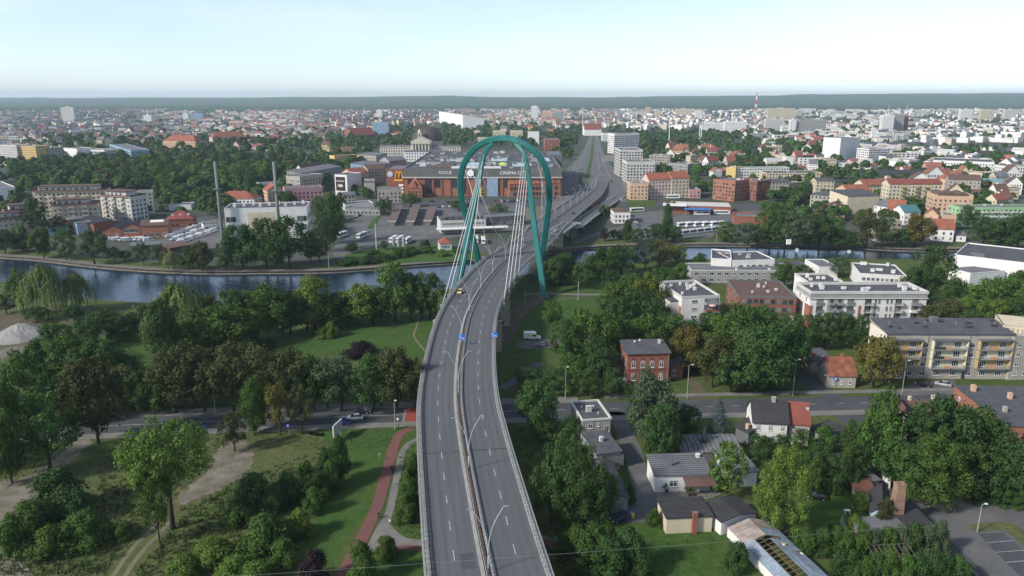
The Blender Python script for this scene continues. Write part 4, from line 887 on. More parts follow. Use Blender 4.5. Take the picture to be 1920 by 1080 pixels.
b = Bld('side_flats', 'beige block of flats at the right edge with ribbed side wall', 'block of flats', (1903, 632), (1965, 630), 14.4, 13, w_greige); b.flat(m_rooffelt, .4); b.wins('F', 3, 4, 1.5, 1.5, 1.4, 3.2, margin=1.4)
b = Bld('rear_flats', 'cream ribbed upper block peeking out at the right edge behind the flats', 'block of flats', (1882, 610), (1960, 618), 16.5, 14, w_cream); b.flat(m_rooffelt, .6, w_cream)
for i in range(9): MB().box(i * b.W / 9, i * b.W / 9 + .3, -.3, -.003, 0, 15.8).build('pilaster', w_greige, b.e)
b.vents(2, 5, (1, 2), w_white, 1.8)
# brick warehouse on the right edge
b = Bld('brick_warehouse', 'orange brick warehouse with dark flat roof at the right edge', 'warehouse', (1790, 724), (1888, 800), 7.0, 26, w_brickor)
b.shed(m_rooffelt, .5, o=.2, high='back'); b.wins('F', 4, 1, 1.2, 1.6, 3.6, margin=3); b.chimney(4, 3, 7.3, 1.2, 1.0, 1.6, w_peach); b.chimney(9, 10, 7.4, 1.2, .8, 1.5, w_peach); b.chimney(18, 4, 7.4, 1.0, .8, 1.2, w_greige)
b = Bld('gable_house', 'grey gabled house half hidden by trees below the balcony flats', 'house', (1683, 795), (1704, 797), 4.2, 12, w_greige); b.gable(m_roofbrown, 4.6, 'y', o=.3); b.wins('F', 2, 1, .8, 1.2, 4.4, margin=.5, xs=[b.W * .35, b.W * .65])
b = Bld('brown_roof_house', 'long brown-roofed house with pale chimneys behind the grey gable', 'house', (1705, 775), (1775, 772), 3.4, 7, w_greige); b.gable(m_roofbrown, 2.2, 'x', .3); b.chimney(2, 3.5, 5.6, .7, .7, 1.1, w_cream); b.chimney(b.W - 2, 3.5, 5.6, .7, .7, 1.1, w_cream)
b = Bld('pink_shed', 'small pink-grey shed hidden under the trees near the junction', 'shed', (1595, 818), (1618, 826), 3.0, 5, w_peach); b.shed(m_roofgrey, .5)
# modern flats and lofts near the river, right
b = Bld('terrace_flats', 'white modern four-storey flats with dark flat roof and brick strip', 'block of flats', (1279, 556), (1350, 553), 13.2, 25, w_white, ph=.9)
b.flat(m_rooffelt, .9, w_offwhite); b.vents(9, 11, (.7, 1.4), w_white, 1.3)
b.wins('F', 1, 4, 2.2, 1.0, 1.2, 3.1, xs=[5.2], style='strip'); MB().box(b.W * .60, b.W - .3, -.06, -.003, .2, 12.0).build('loggia_sheet', w_dkgrey, b.e)  # dark grey sheet laid on the flush wall in place of a loggia recess
for r_ in range(4):
    b.balcony(b.W * .8, .6 + r_ * 3.1, b.W * .38, 1.4, w_offwhite, m_steel if r_ % 2 else w_brick); b.win('F', b.W * .8, .9 + r_ * 3.1, 3.2, 2.0, 'triple', y=-.07)
g = MB(); g.lathe([(1.5, 0), (1.3, .35), (.0, .75)], 12); g.tube([(0, 0, -2.2), (0, 0, .7)], .04, 5); o = g.build('balcony_parasol', mat('pink_canvas', (.60, .34, .33), rough=.9), b.e, (b.W * .78, -1.2, 9.4))
MB().box(-3.4, -.003, 3, 15, 0, 10.4).build('side_wing', w_offwhite, b.e); MB().box(-3.5, -.01, 2.9, 15.1, 10.4, 10.7).build('side_wing_roof', m_rooffelt, b.e)
MB().box(-.07, -.004, .2, 2.6, 0, 9).build('brick_strip', w_brickor, b.e)
for r_ in range(3):
    for y in (5, 9, 13): b.win('L', y, 1 + r_ * 3.2, 1.6, 1.9, 'one').location.x = -3.4
    MB().box(-4.7, -3.41, 3.5, 9, .6 + r_ * 3.2, 1.5 + r_ * 3.2).build('side_balcony', m_steel, b.e)
b = Bld('brick_loft', 'dark red brick loft building with brownish flat roof between the white flats', 'office building', (1386, 554), (1494, 557), 11, 27, w_brick, ph=.7)
b.flat(m_roofbrown, .7, w_dkgrey); b.vents(7, 3, (.6, 1.3), w_offwhite, .9); b.wins('F', 9, 3, 1.7, 2.0, 1.2, 3.3, margin=1.2, style='one', fm=w_dkgrey); b.wins('L', 4, 3, 1.6, 2.0, 1.2, 3.3, margin=2, style='one', fm=w_dkgrey)
MB().box(b.W * .68, b.W - .1, -.1, -.003, .1, 3.2).build('white_plinth', w_white, b.e)
b = Bld('white_flats', 'long white four-storey flats with grey attic band and red brick corners', 'block of flats', (1521, 546), (1740, 546), 14.6, 14.6, w_white, ph=1.1)
b.flat(m_rooffelt, 1.1, w_offwhite, .25); b.vents(13, 21, (.9, 1.8), w_white, 1.5); W = b.W
b.band(11.9, 13.5, w_grey, .1, 'FL', 'attic_band'); b.band(11.65, 11.9, w_offwhite, .5, 'FL', 'eaves')
for x0, x1 in ((-.09, 1.2), (.42 * W, .445 * W), (W - 1.3, W + .06)): MB().box(x0, x1, -.09, -.003, 0, 8.8).build('brick_panel', w_brickor, b.e)
MB().box(-.09, -.003, .2, 4.5, 0, 8.8).build('brick_panel', w_brickor, b.e)
MB().box(.15 * W, .29 * W, -.05, -.003, .2, 11.6).build('stair_sheet', w_grey, b.e)  # grey sheet on the flat white front, no recess is cut
for r_ in range(4):
    z = .35 + r_ * 2.95
    for f in (.085, .35): b.win('F', f * W, z + .3, 2.6, 2.1, 'triple', fm=w_grey); b.balcony(f * W, z + .1, 2.9, .5, w_grey, m_steel, rail='bars')
    for f in (.185, .255): b.win('F', f * W, z + .3, 1.6, 2.1, 'one', fm=w_grey, y=-.06); b.balcony(f * W, z + .1, 2.3, 1.1, w_grey, m_steel)
    for f in (.50, .76, .905): b.win('F', f * W, z + .25, 2.5, 2.15, 'triple', fm=w_grey); b.balcony(f * W, z, 3.6, 1.3, w_offwhite, m_white if (r_ == 2 and f > .9) else m_steel, rail='bars' if f < .9 else True)
    for f in (.565, .595, .665, .70): b.win('F', f * W, z + .5, .75, 1.7, 'one', fm=w_grey)
    for y in (3.5, 10): b.win('L', y, z + .6, .8, 1.5, 'one', fm=w_grey)
MB().box(4.5, .42 * W, 14.605, 29, 0, 14.0).build('rear_wing', w_white, b.e); MB().box(4.7, .42 * W - .2, 14.9, 28.8, 14.0, 14.06).build('rear_wing_roof', m_rooffelt, b.e)
g = MB(); g.box(4.4, 4.7, 14.9, 29.1, 14.0, 14.9); g.box(4.7, .42 * W, 28.8, 29.1, 14, 14.9); g.box(.42 * W - .3, .42 * W, 14.9, 28.8, 14, 14.9); b.part(g, 'rear_parapet', w_offwhite)
rr = random.Random(8)
for i in range(6): x, y = rr.uniform(6, .38 * W), rr.uniform(16.5, 27); MB().box(x, x + 1.2, y, y + .9, 14.05, 15.1).build('roof_vent', w_white, b.e)
b = Bld('low_white_villa', 'small white villa with red roof edge behind the long white flats', 'house', (1523, 527), (1548, 527), 8, 8, w_white); b.gable(m_rooftile, 2, 'x')
b = Bld('grey_office', 'long low grey office block with a dark flat roof by the river', 'office building', (1297, 506), (1500, 507), 6.6, 16, w_grey, ph=.5)
b.flat(m_roofgrey, .5, w_offwhite); b.vents(6, 9, (.6, 1.2), w_white, .8); b.wins('F', 14, 2, 2.0, 1.6, .9, 3.0, margin=1.5, style='one')
b = Bld('white_institute', 'white stepped building with dark flat roof on the river bank', 'office building', (1375, 488), (1453, 486), 9.5, 20, w_white, ph=.5); b.flat(m_rooffelt, .5, w_white); b.wins('F', 5, 2, 2.2, 1.4, 2, 3.6, margin=3, style='one'); b.vents(4, 2, (1, 2), w_offwhite)
b = Bld('white_cube', 'white blank-walled block left of the stepped river building', 'office building', (1334, 484), (1372, 486), 10, 24, w_white, ph=.8); b.flat(m_rooffelt, .8, w_white)
b = Bld('low_grey_hall', 'low dark-roofed hall in front of the river billboard', 'hall', (1444, 500), (1518, 500), 5, 14, w_grey, ph=.4); b.flat(m_rooffelt, .4, w_dkgrey); b.wins('F', 8, 1, 1.6, 1.4, 1.2, style='one')
b = Bld('white_pavilion', 'white wedge pavilion with grey roof behind the long white flats', 'pavilion', (1536, 500), (1572, 500), 5.5, 18, w_white, ph=.5); b.flat(m_roofgrey, .5, w_white)
b = Bld('white_school', 'white two-storey building with grey roof left of the dark poplar', 'school', (1612, 512), (1700, 517), 7.5, 24, w_white, ph=.6); b.flat(m_rooffelt, .6, w_white); b.vents(5, 15, (1.2, 3), w_white, 1.6); b.wins('F', 9, 2, 1.5, 1.6, .9, 3.2, style='one')
b = Bld('sports_hall', 'large white sports hall with curved dark roof at the right edge', 'sports hall', (1790, 477), (1990, 500), 11, 40, w_white, ph=.6); b.flat(m_rooffelt, .6, w_white); b.vents(3, 4, (4, 8), m_roofgrey, 1.2)
b.win('F', 9, 1.0, 16, 3.0, 'strip'); b.win('F', 34, 1.2, 20, 2.6, 'strip')
b = Bld('sports_annex', 'white angular annex in front of the sports hall', 'hall', (1820, 512), (1885, 507), 6.5, 12, w_white, ph=.4); b.flat(m_roofgrey, .4, w_white); b.win('F', b.W - 4, 1.2, 5, 2.2, 'strip')
# ---------------------------------------------------------------- buildings beyond the river
def text(txt, parent, loc, size, m, rz=0.0, name='lettering', ext=.08):
    c = bpy.data.curves.new(name, 'FONT'); c.body = txt; c.size = size; c.extrude = ext; c.align_x = 'CENTER'; c.materials.append(m)
    o = bpy.data.objects.new(name, c); COL.objects.link(o); o.parent = parent; o.location = loc; o.rotation_euler = (R(90), 0, rz)
    bpy.context.view_layer.update(); me = bpy.data.meshes.new_from_object(o.evaluated_get(bpy.context.evaluated_depsgraph_get())); bpy.data.objects.remove(o); me.materials.clear(); me.materials.append(m)
    o = ob(name, me, parent, loc); o.rotation_euler = (R(90), 0, rz); return o
def mid(name, label, cat, A, B, h, D, wall, roof='flat', rm=None, rise=3.0, ph=.6, nw=None, rows=None, sides='LR', ww=1.4, wh=1.6, dz=3.1, group=None, vents=0, z0=1.2, style='one', pm=None, margin=1.2):
    b = Bld(name, label, cat, A, B, h, D, wall, group, ph=ph if roof == 'flat' else 0)
    rm = rm or m_rooffelt
    if roof == 'flat': b.flat(rm, ph, pm or wall)
    elif roof == 'gx': b.gable(rm, rise, 'x')
    elif roof == 'gy': b.gable(rm, rise, 'y')
    elif roof == 'hip': b.hip(rm, rise)
    elif roof == 'shed': b.shed(rm, rise)
    n = max(1, int(b.W / 3.0)) if nw is None else nw; r_ = max(1, int((h - (ph if roof == 'flat' else 0)) / dz)) if rows is None else rows
    if n and r_:
        b.wins('F', n, r_, ww, wh, z0, dz, margin, style)
        ns = max(1, int(D / 3.4))
        for f in sides: b.wins(f, ns, r_, ww, wh, z0, dz, 1.2, style, join=True)
    if vents: b.vents(vents, hash(name) % 97 if 0 else len(name) * 7 + vents, (1, 2.4), w_offwhite, 1.4)
    return b
# --- power plant with two thin stacks
b = mid('power_plant', 'large white industrial hall with flat roof between two thin tall stacks', 'industrial hall', (420, 391), (575, 387), 20, 24, w_white, nw=0, vents=0)
MB().box(b.W * .27, b.W * .60, -.08, -.003, 1, 17).build('cream_panel', w_cream, b.e)
for f, z in ((.07, 11.5), (.07, 6), (.93, 11), (.93, 5.6)):
    for i in range(3): b.win('F', f * b.W + (i - 1) * 2.0, z, 1.9, 3.0, 'sash', fm=m_dark)
b.wins('R', 4, 2, 2.4, 3, 5, 6, join=False, fm=m_dark)
for i in range(9): MB().box(4 + i * 5.2, 5.6 + i * 5.2, 8 + (i % 3) * 4, 9.6 + (i % 3) * 4, 19.4, 21.6).build('roof_vent', w_white, b.e)
for lab, bx, ty in (('tall thin greenish stack left of the white industrial hall', (418, 452), 303), ('tall thin greenish stack before the middle of the white industrial hall', (526, 460), 303)):
    c = P(*bx); H = hgt(c, ty); e = empty('chimney_stack', c); tag(e, lab, 'chimney', 'stacks of the industrial hall'); m_stack = mat('stack_green', (.16, .19, .17), (.12, .15, .135), .5, rough=.8)
    g = MB(); g.lathe([(1.05, 0), (1.0, H * .4), (.92, H), (.75, H), (.75, H - 2)], 14); g.build('shaft', m_stack, e, smooth=True)
    g = MB(); g.lathe([(.95, H * .66), (2.6, H * .66), (2.6, H * .66 + .15), (.95, H * .66 + .15)], 14); g.build('gallery', m_stack, e)
c = P(444, 391, 0); 
# --- left apartment terraces
for A, B, h, D, lab in (((60, 357), (196, 354), 21, 14, 'cream terraced flats with brown roof, rearmost long row at far left'), ((187, 364), (243, 367), 19, 15, 'cream flats with many small balconies joining the rear row'), ((95, 383), (183, 379), 16, 13, 'cream flats with stepped brown roof in the middle of the terraces'), ((-20, 410), (58, 403), 13.5, 13, 'cream flats with brown roof at the left edge, front row'), ((8, 394), (58, 390), 17, 12, 'small upper cream flats behind the front left terrace')):
    b = mid('terraced_flats', lab, 'block of flats', A, B, h, D, w_cream if h != 19 else w_offwhite, 'flat', m_roofbrown, ph=1.0, pm=m_roofbrown, ww=1.7, wh=1.6, vents=6, group='terraced flats left of the river')
    for r_ in range(1, int(h / 3.1)):
        for i in range(int(b.W / 8)): b.balcony(4 + i * 8, .7 + r_ * 3.1, 3.6, 1.4, w_offwhite, w_cream)
    MB().box(1, b.W - 1, -1.0, -.003, h - 1.5, h - 1.2).build('eaves_canopy', m_roofbrown, b.e)
    MB().box(3, b.W - 6, 2.5, D - 2, h - .9, h + 2.2).build('penthouse', w_offwhite, b.e); MB().box(2.2, b.W - 5, 1.5, D - 1.2, h + 2.2, h + 2.6).build('penthouse_roof', m_roofbrown, b.e)
    for i in range(int((b.W - 10) / 4)): b.win('F', 5 + i * 4, h - .4, 2, 1.8, 'one', y=2.5)
b = mid('cream_flats', 'pale cream flats with grey roof and blue end wall beside the park', 'block of flats', (240, 361), (285, 359), 16.5, 14, wallmat('pale_cream', (.58, .56, .44), .9), rm=m_roofgrey, vents=6)
MB().box(b.W + .003, b.W + .1, 0, 14, 0, 16).build('blue_end', w_blue, b.e)
mid('white_depot', 'white flat-roofed hall at the far left edge in front of the park', 'hall', (-30, 354), (28, 350), 11, 60, w_white, rm=m_roofgrey, nw=0)
b = mid('blue_shed', 'pale blue ribbed shed with grey roof among the riverside trees', 'shed', (143, 419), (172, 416), 7.5, 24, w_blue, 'shed', m_roofgrey, .8, nw=0)
for i in range(8): MB().box(i * b.W / 8, i * b.W / 8 + .35, -.12, -.003, 0, 7.4).build('rib', w_white, b.e)
mid('low_blue_shed', 'low pale blue shed left of the ribbed shed', 'shed', (90, 428), (125, 426), 5, 18, w_blue, 'shed', m_roofgrey, .8, nw=0)
for A, B, h, D, roof, rise, m, wl, lab in (((192, 431), (228, 430), 5.5, 26, 'gy', 2.6, m_roofdark, w_brick, 'dark red gabled workshop, leftmost of the brick workshops'), ((228, 427), (262, 426), 6.5, 22, 'gy', 2.6, m_roofdark, w_brickor, 'orange gabled workshop with a white window strip'), ((263, 424), (313, 422), 8, 16, 'gx', 2.6, m_roofbrown, w_brickor, 'large orange brick workshop with brown roof and skylight'), ((175, 420), (212, 412), 6.5, 30, 'gx', 2.0, m_roofdark, w_brick, 'long dark-roofed brick workshop behind the gabled ones')):
    b = mid('brick_workshop', lab, 'workshop', A, B, h, D, wl, roof, m, rise, nw=0, group='brick workshops by the river')
    if 'strip' in lab: b.win('F', b.W / 2, 3.2, b.W * .8, 2.4, 'strip')
    elif 'large' in lab: b.wins('F', 4, 1, 2.2, 2.2, 1, style='one'); MB().add([(5, 4, 9.6), (13, 4, 9.6), (13, 7, 10.6), (5, 7, 10.6)], [(0, 1, 2, 3)]).build('skylight', w_white, b.e)
    else: b.wins('F', 2, 1, 2, 2, 1.0, margin=2)
b = mid('red_roof_house', 'brick house with dark red hipped roof and dormer windows by the car yard', 'house', (309, 412), (362, 410), 6, 14, w_brick, 'hip', m_roofred, 5, ww=1.3)
for i in range(3): MB().box(4 + i * 5, 5.4 + i * 5, 3.0, 5.0, 7, 9).build('dormer', w_white, b.e)
mid('white_garage', 'small white garage beside the left stack', 'garage', (381, 420), (406, 418), 5, 9, w_white, 'shed', m_roofgrey, .5, nw=3, rows=1)
mid('brown_shed', 'brown flat-roofed shed standing by the river walk', 'shed', (318, 466), (364, 458), 3.6, 12, mat('brown_boards', (.12, .06, .045), (.09, .05, .04), .5), 'shed', m_roofbrown, .3, nw=0)
mid('dark_row_shed', 'dark low shed among the riverside trees left of the brown shed', 'shed', (245, 462), (300, 458), 3.5, 10, w_dkgrey, 'shed', m_roofgrey, .3, nw=0)
mid('hipped_hall', 'white hall with long bright red hipped roof behind the left stack', 'house', (402, 373), (476, 373), 7.5, 18, w_white, 'hip', m_rooftile, 5.5)
mid('flat_white_shed', 'flat white shed under the park trees', 'shed', (316, 384), (358, 383), 4.5, 14, w_white, nw=0)
# --- tenements around the mall, left
tb = [('pink_school', 'pink three-storey school building with dark flat roof', 'school', (533, 353), (604, 350), 16, 16, w_pink, 'flat', m_roofgrey, 3), ('pink_wing', 'pink wing with steep red roof at the left of the pink school', 'school', (501, 358), (533, 356), 11, 16, w_peach, 'gy', m_rooftile, 5),
      ('grey_tenement', 'tan gable and long grey wall of a tenement above the pink school', 'tenement', (536, 329), (562, 331), 16, 30, w_greige, 'flat', m_roofgrey, 3), ('long_grey_tenement', 'long grey-blue tenement with pale roof left of the billboard house', 'tenement', (565, 325), (640, 312), 16, 16, w_grey, 'shed', m_roofgrey, 2),
      ('arched_hall', 'dark hall with white arched front at the park edge', 'hall', (551, 321), (569, 322), 10, 40, w_white, 'gy', m_roofbrown, 7), ('low_white_range', 'low white range with flat roof left of the pink school', 'tenement', (490, 345), (540, 342), 8, 20, w_offwhite, 'flat', m_roofgrey, 3),
      ('cream_tenement', 'cream tenement above the billboard house with pale flat roof', 'tenement', (627, 292), (668, 290), 16, 16, w_yellow, 'flat', m_roofgrey, 3), ('olive_tenement', 'olive tenement row right of the cream one', 'tenement', (670, 290), (705, 292), 15, 20, w_greige, 'shed', m_roofgrey, 2),
      ('red_tenement', 'red-roofed tenement cluster behind the billboard house', 'tenement', (660, 325), (690, 322), 14, 16, w_peach, 'gx', m_rooftile, 4), ('dark_tenement', 'dark-roofed tenement between the billboard house and the mall', 'tenement', (690, 318), (724, 316), 15, 18, w_greige, 'gx', m_roofbrown, 4),
      ('teal_tenement', 'blue-green sided tenement adjoining the left corner of the mall', 'tenement', (706, 311), (730, 306), 17, 30, w_blue, 'shed', m_roofgrey, 2), ('grey_roof_tenement', 'grey-roofed tenement row below the domed church', 'tenement', (730, 302), (762, 300), 16, 22, w_grey, 'gx', m_roofgrey, 4),
      ('courtyard_house', 'beige house with grey roof in front of the mall corner', 'house', (707, 355), (753, 354), 12, 14, w_greige, 'flat', m_roofgrey, 3), ('beige_shed', 'small beige gabled house left of the courtyard house', 'house', (645, 366), (666, 365), 7, 10, w_cream, 'gx', m_roofgrey, 2),
      ('yellow_villa', 'small yellow villa with dark roof in front of the mall', 'house', (902, 350), (936, 348), 9, 12, w_yellow, 'gy', m_roofred, 4), ('low_garage_row', 'long low grey garage row at the back of the bus station', 'garage', (646, 391), (712, 392), 5, 16, w_grey, 'flat', m_roofgrey, 3), ('white_garage_row', 'long white low shed behind the garage row', 'garage', (646, 383), (700, 380), 5, 16, w_white, 'flat', m_roofgrey, 3)]
for n_, lab, cat, A, B, h, D, wl, rf, rm, rise in tb: mid(n_, lab, cat, A, B, h, D, wl, rf, rm, rise)
b = mid('billboard_house', 'white narrow house with a big black billboard on its front', 'tenement', (627, 327), (650, 328), 19, 24, w_white, nw=0)
MB().box(1.2, b.W - 2.2, -.3, -.004, 4.5, 17.0).build('billboard', mat('billboard_black', (.02, .02, .022), rough=.5), b.e)
g = MB(); g.lathe([(0, 0), (2.3, .0), (2.3, .06), (0, .06)], 14); g.v = [(b.W / 2 - .5 + x * 1.25, -.33 - z, 9 + y * .6) for x, y, z in g.v]; b.part(g, 'billboard_motif', mat('pale_motif', (.5, .47, .36), rough=.6)); MB().box(2.0, b.W - 3.0, -.36, -.31, 12.4, 14.0).build('billboard_caption', mat('dull_caption', (.25, .22, .15), rough=.6), b.e)
m_sign = mat('sign_white', (.8, .8, .8), rough=.5)
b = mid('sign_tower', 'dark cube building with white FOCUS letters on its roof', 'sign building', (682, 339), (703, 339), 13, 12, w_dkgrey, nw=3, rows=2); text('FOCUS', b.e, (b.W / 2, -.2, 13.2), 2.9, m_sign)
MB().box(-.1, b.W * .95, -.2, -.003, 4, 11).build('glass_front', w_grey, b.e)
# chapel-like brick house
b = mid('brick_gatehouse', 'little brick gatehouse with pointed red roof in front of the mall', 'house', (763, 352), (791, 352), 9, 12, w_brickor, 'hip', m_rooftile, 8, nw=4, rows=2)
MB().add([(4, -.6, 9), (9, -.6, 9), (6.5, -.6, 15), (4, 5, 9), (9, 5, 9), (6.5, 5, 15)], [(0, 1, 2), (0, 2, 5, 3), (1, 4, 5, 2), (3, 5, 4)]).build('front_gable', w_brickor, b.e)
# --- shopping mall
b = Bld('shopping_mall', 'big brick shopping mall with grey upper band and cinema lettering', 'shopping mall', (757, 316), (1051, 316), 25, 215, w_brickor, ph=1.0)
b.flat(m_rooffelt, 1.0, m_roofgrey); W = b.W; m_band = mat('mall_grey_cladding', (.13, .13, .127), (.105, .105, .10), .15, rough=.6, fine=.06)
b.band(17.5, 25.1, m_band, 1.2, 'FR', 'upper_band'); b.band(16.6, 17.5, w_offwhite, 1.5, 'F', 'cornice')
for i in range(18): MB().box(2 + i * W / 18, 3.2 + i * W / 18, -.6, -.004, 0, 16.5).build('brick_pier', w_brick, b.e)
for i in range(17):
    if i % 3 != 1: MB().box(4.0 + i * W / 18, 1 + (i + 1) * W / 18, -.25, -.004, 8 if i % 2 else 2.0, 15).build('glazing', m_glass, b.e)
MB().box(W * .53, W * .60, -1.4, -.004, 0, 16.4).build('glass_portal', w_blue, b.e)
text('FOCUS', b.e, (W * .265, -1.35, 20.2), 3.6, m_sign, ext=.15); text('CINEMA CITY', b.e, (W * .70, -1.35, 19.8), 4.0, m_sign, ext=.15)
g = MB(); g.lathe([(0, 0), (2.9, 0), (3.1, .4), (2.9, .8), (0, .8)], 20); g.v = [(W * .427 + x, -2.2 + z, 21.0 + y) for x, y, z in g.v]; b.part(g, 'round_clock', m_sign)
rr = random.Random(12)
for i in range(150):
    x, y = rr.uniform(3, W - 8), rr.uniform(4, 205); a, c = rr.uniform(1.5, 6), rr.uniform(1.5, 7); MB().box(x, x + a, y, y + c, 24.0, 24 + rr.uniform(.6, 2.6)).build('roof_plant', rr.choice([w_offwhite, w_grey, w_grey, m_roofgrey, w_dkgrey, m_roofgrey]), b.e)
for i in range(6): MB().box(10 + i * 22, 27 + i * 22, 30 + (i % 2) * 60, 70 + (i % 2) * 60, 24.05, 24.5).build('rooflight', mat('rooflight', (.35, .42, .46), rough=.3, spec=.6), b.e)
MB().box(W * .12, W * .30, 14, 60, 24.05, 24.6).build('red_roof_area', m_roofbrown, b.e); MB().box(W * .3, W * .62, 8, 10, 24.05, 26.2).build('white_screen', w_white, b.e)
g = MB(); g.lathe([(5, 24), (4, 25.5), (2, 26.8), (0, 27.2)], 12); g.v = [(x * 1.2 + W * .63, y * .6 + 40, z) for x, y, z in g.v]; b.part(g, 'lime_canopy', mat('lime_canvas', (.42, .58, .05), rough=.7))
b2 = Bld('mall_corner_tower', 'red corner block of the mall with yellow arches sign', 'shopping mall', (724, 317), (756, 317), 24, 40, w_brick, ph=.6); b2.flat(m_roofgrey, .6)
m_arch = mat('golden_sign', (.80, .42, .02), rough=.5)
g = MB()
for cx in (-1.5, 1.5):
    arc = [(cx + 1.5 * math.cos(a), 0, 5.4 * math.sin(a)) for a in [math.pi * i / 10 for i in range(11)]]; g.tube(arc, .42, 6)
b2.part(g, 'arches_emblem', m_arch).location = (b2.W * .74, -.5, 16.2)
MB().box(b2.W * .45, b2.W * .95, -.3, -.004, 13.2, 14.6).build('yellow_caption', m_arch, b2.e)
for z in (2.5, 5.5, 8.5): MB().box(b2.W * .70, b2.W * .97, -.3, -.004, z, z + 1.7).build('white_panel', m_sign, b2.e)
g = MB(); g.lathe([(0, 0), (2.6, 0), (2.6, .5), (0, .5)], 20); g.v = [(b2.W * .22 + x, -.5 + z, 19.5 + y) for x, y, z in g.v]; b2.part(g, 'globe_emblem', mat('globe_blue', (.42, .5, .55), rough=.5))
mid('old_brick_hall', 'low orange brick hall with tiled roof at the right foot of the mall', 'hall', (955, 345), (1053, 343), 12, 10, w_brickor, 'gx', m_rooftile, 2.5, ww=2.0, wh=3, dz=5)
mid('dark_mall_block', 'dark glazed block at the right rear corner of the mall', 'shopping mall', (1030, 290), (1054, 290), 27, 60, w_dkgrey, 'flat', m_roofgrey, nw=6, rows=5)
# --- domed church
c0 = P(800, 300); D_ = c0.y; church = empty('domed_church', (P(790, 300).x, 1065, 0)); tag(church, 'pale neoclassical church with huge brown dome and columned portico', 'church')
w_church = wallmat('church_stone', (.50, .47, .40), .9); sc_ = 1 / FOC * 1110
def cb(x0, x1, y0, y1, z0, z1, nm, m=w_church): MB().box(x0, x1, y0, y1, z0, z1).build(nm, m, church)
cb(-14, 14, 0, 20, 0, 26, 'portico_block'); g = MB(); g.extrude_y([(-15, 26), (15, 26), (0, 33)], -4, 20); g.build('pediment', w_church, church); g = MB(); g.extrude_y([(-15.5, 26.6), (0, 33.6), (15.5, 26.6), (0, 34.4)][::-1], -4.5, 20); 
cb(-14, 14, -4, -.01, 23, 26, 'entablature')
for i in range(6):
    g = MB(); g.lathe([(1.2, 0), (1.1, 10), (.95, 12.2)], 10); g.build('column', w_church, church, (-11.5 + i * 4.6, -2.6, 10.8), smooth=True)
cb(-14, 14, -4.5, -.01, 0, 10.8, 'steps_base')
for i in range(5): cb(-9.9 + i * 4.6, -8.5 + i * 4.6, -.06, -.005, 13, 20, 'window', m_glass)
g = MB(); g.lathe([(23, 0), (23, 23), (24, 23), (24, 25), (22, 25)], 40, c=(5, 40)); g.build('drum', w_church, church)
m_dome = mat('dome_copper', (.085, .068, .062), (.065, .054, .052), .15, rough=.7)
prof = [(22.5 * math.cos(a), 25 + 21.5 * math.sin(a)) for a in [math.pi / 2 * i / 12 for i in range(13)]]; prof[-1] = (0.05, 46.5)
g = MB(); g.lathe(prof, 40, c=(5, 40)); g.build('dome', m_dome, church, smooth=True)
for k in range(20):
    a = 2 * math.pi * k / 20; g = MB(); g.tube([(5 + r_ * 1.005 * math.cos(a), 40 + r_ * 1.005 * math.sin(a), z) for r_, z in prof[:-1]], .35, 4); g.build('dome_rib', m_dome, church)
g = MB(); g.box(-5.5, -.5, 12, 17, 26, 38); g.lathe([(2.5, 38), (2.5, 39.5), (1.8, 41.5), (0, 42.5)], 12, c=(-3, 14.5)); g.build('bell_tower', w_church, church); cb(-4.0, -2.0, 11.9, 12, 32, 36.5, 'belfry_dark_sheet', m_dark)  # dark sheet painted as the shade inside a belfry opening
for x0, x1, zt, y0, nm in ((-60, -14.02, 19, 6, 'left_wing'), (14.02, 56, 19, 6, 'right_wing')):
    cb(x0, x1, y0, y0 + 16, 0, zt, nm); cb(x0 - .5, x1 + .5, y0 - .5, y0 + 16.5, zt, zt + 1, nm + '_roof', m_roofgrey)
    g = MB(); n = int((x1 - x0) / 3.6)
    for i in range(n):
        for r_ in range(4): x = x0 + 2 + i * 3.6; g.box(x, x + 1.4, y0 - .06, y0 + .02, 3 + r_ * 4, 5.4 + r_ * 4, bottom=False)
    o = g.build('wing_windows', m_glass, church); o['kind'] = 'stuff'
cb(-20, 40, -30, -14, 0, 14, 'front_range', w_white); cb(-20.5, 40.5, -30.5, -13.5, 14, 15, 'front_range_roof', m_roofgrey)
g = MB()
for i in range(15):
    for r_ in range(3): g.box(-17 + i * 3.8, -15.5 + i * 3.8, -30.06, -29.98, 2 + r_ * 4, 4.3 + r_ * 4, bottom=False)
o = g.build('range_windows', m_glass, church); o['kind'] = 'stuff'
FOOT.append((Vector((church.location.x - 62, 1030, 0)), Vector((1, 0, 0)), Vector((0, 1, 0)), 122, 80))
# --- bus station
b = mid('bus_terminal', 'bus terminal with dark saw-tooth roof and white window bands', 'bus station', (826, 414), (911, 411), 8.5, 20, w_offwhite, nw=0)
for z in (2.0, 5.2): b.win('F', b.W / 2, z, b.W * .92, 1.7, 'strip')
for i in range(7): MB().extrude_x([(1, 8.2), (19, 8.2), (19, 8.8), (2, 10.6)], 1 + i * b.W / 7.3, 1 + (i + .8) * b.W / 7.3).build('roof_ridge', m_rooffelt, b.e)
MB().box(-3, b.W + 14, -7, -.5, 3.4, 3.9).build('front_canopy', w_white, b.e)
for i in range(8): MB().tube([(-2 + i * (b.W + 14) / 8, -4, 0), (-2 + i * (b.W + 14) / 8, -4, 3.4)], .15, 6).build('canopy_post', m_steel, b.e)
mid('station_hall', 'dark low station hall right of the saw-tooth bus terminal', 'bus station', (913, 407), (985, 403), 7, 16, w_dkgrey, 'flat', m_roofgrey, nw=8, rows=1, ww=2.6, wh=2)
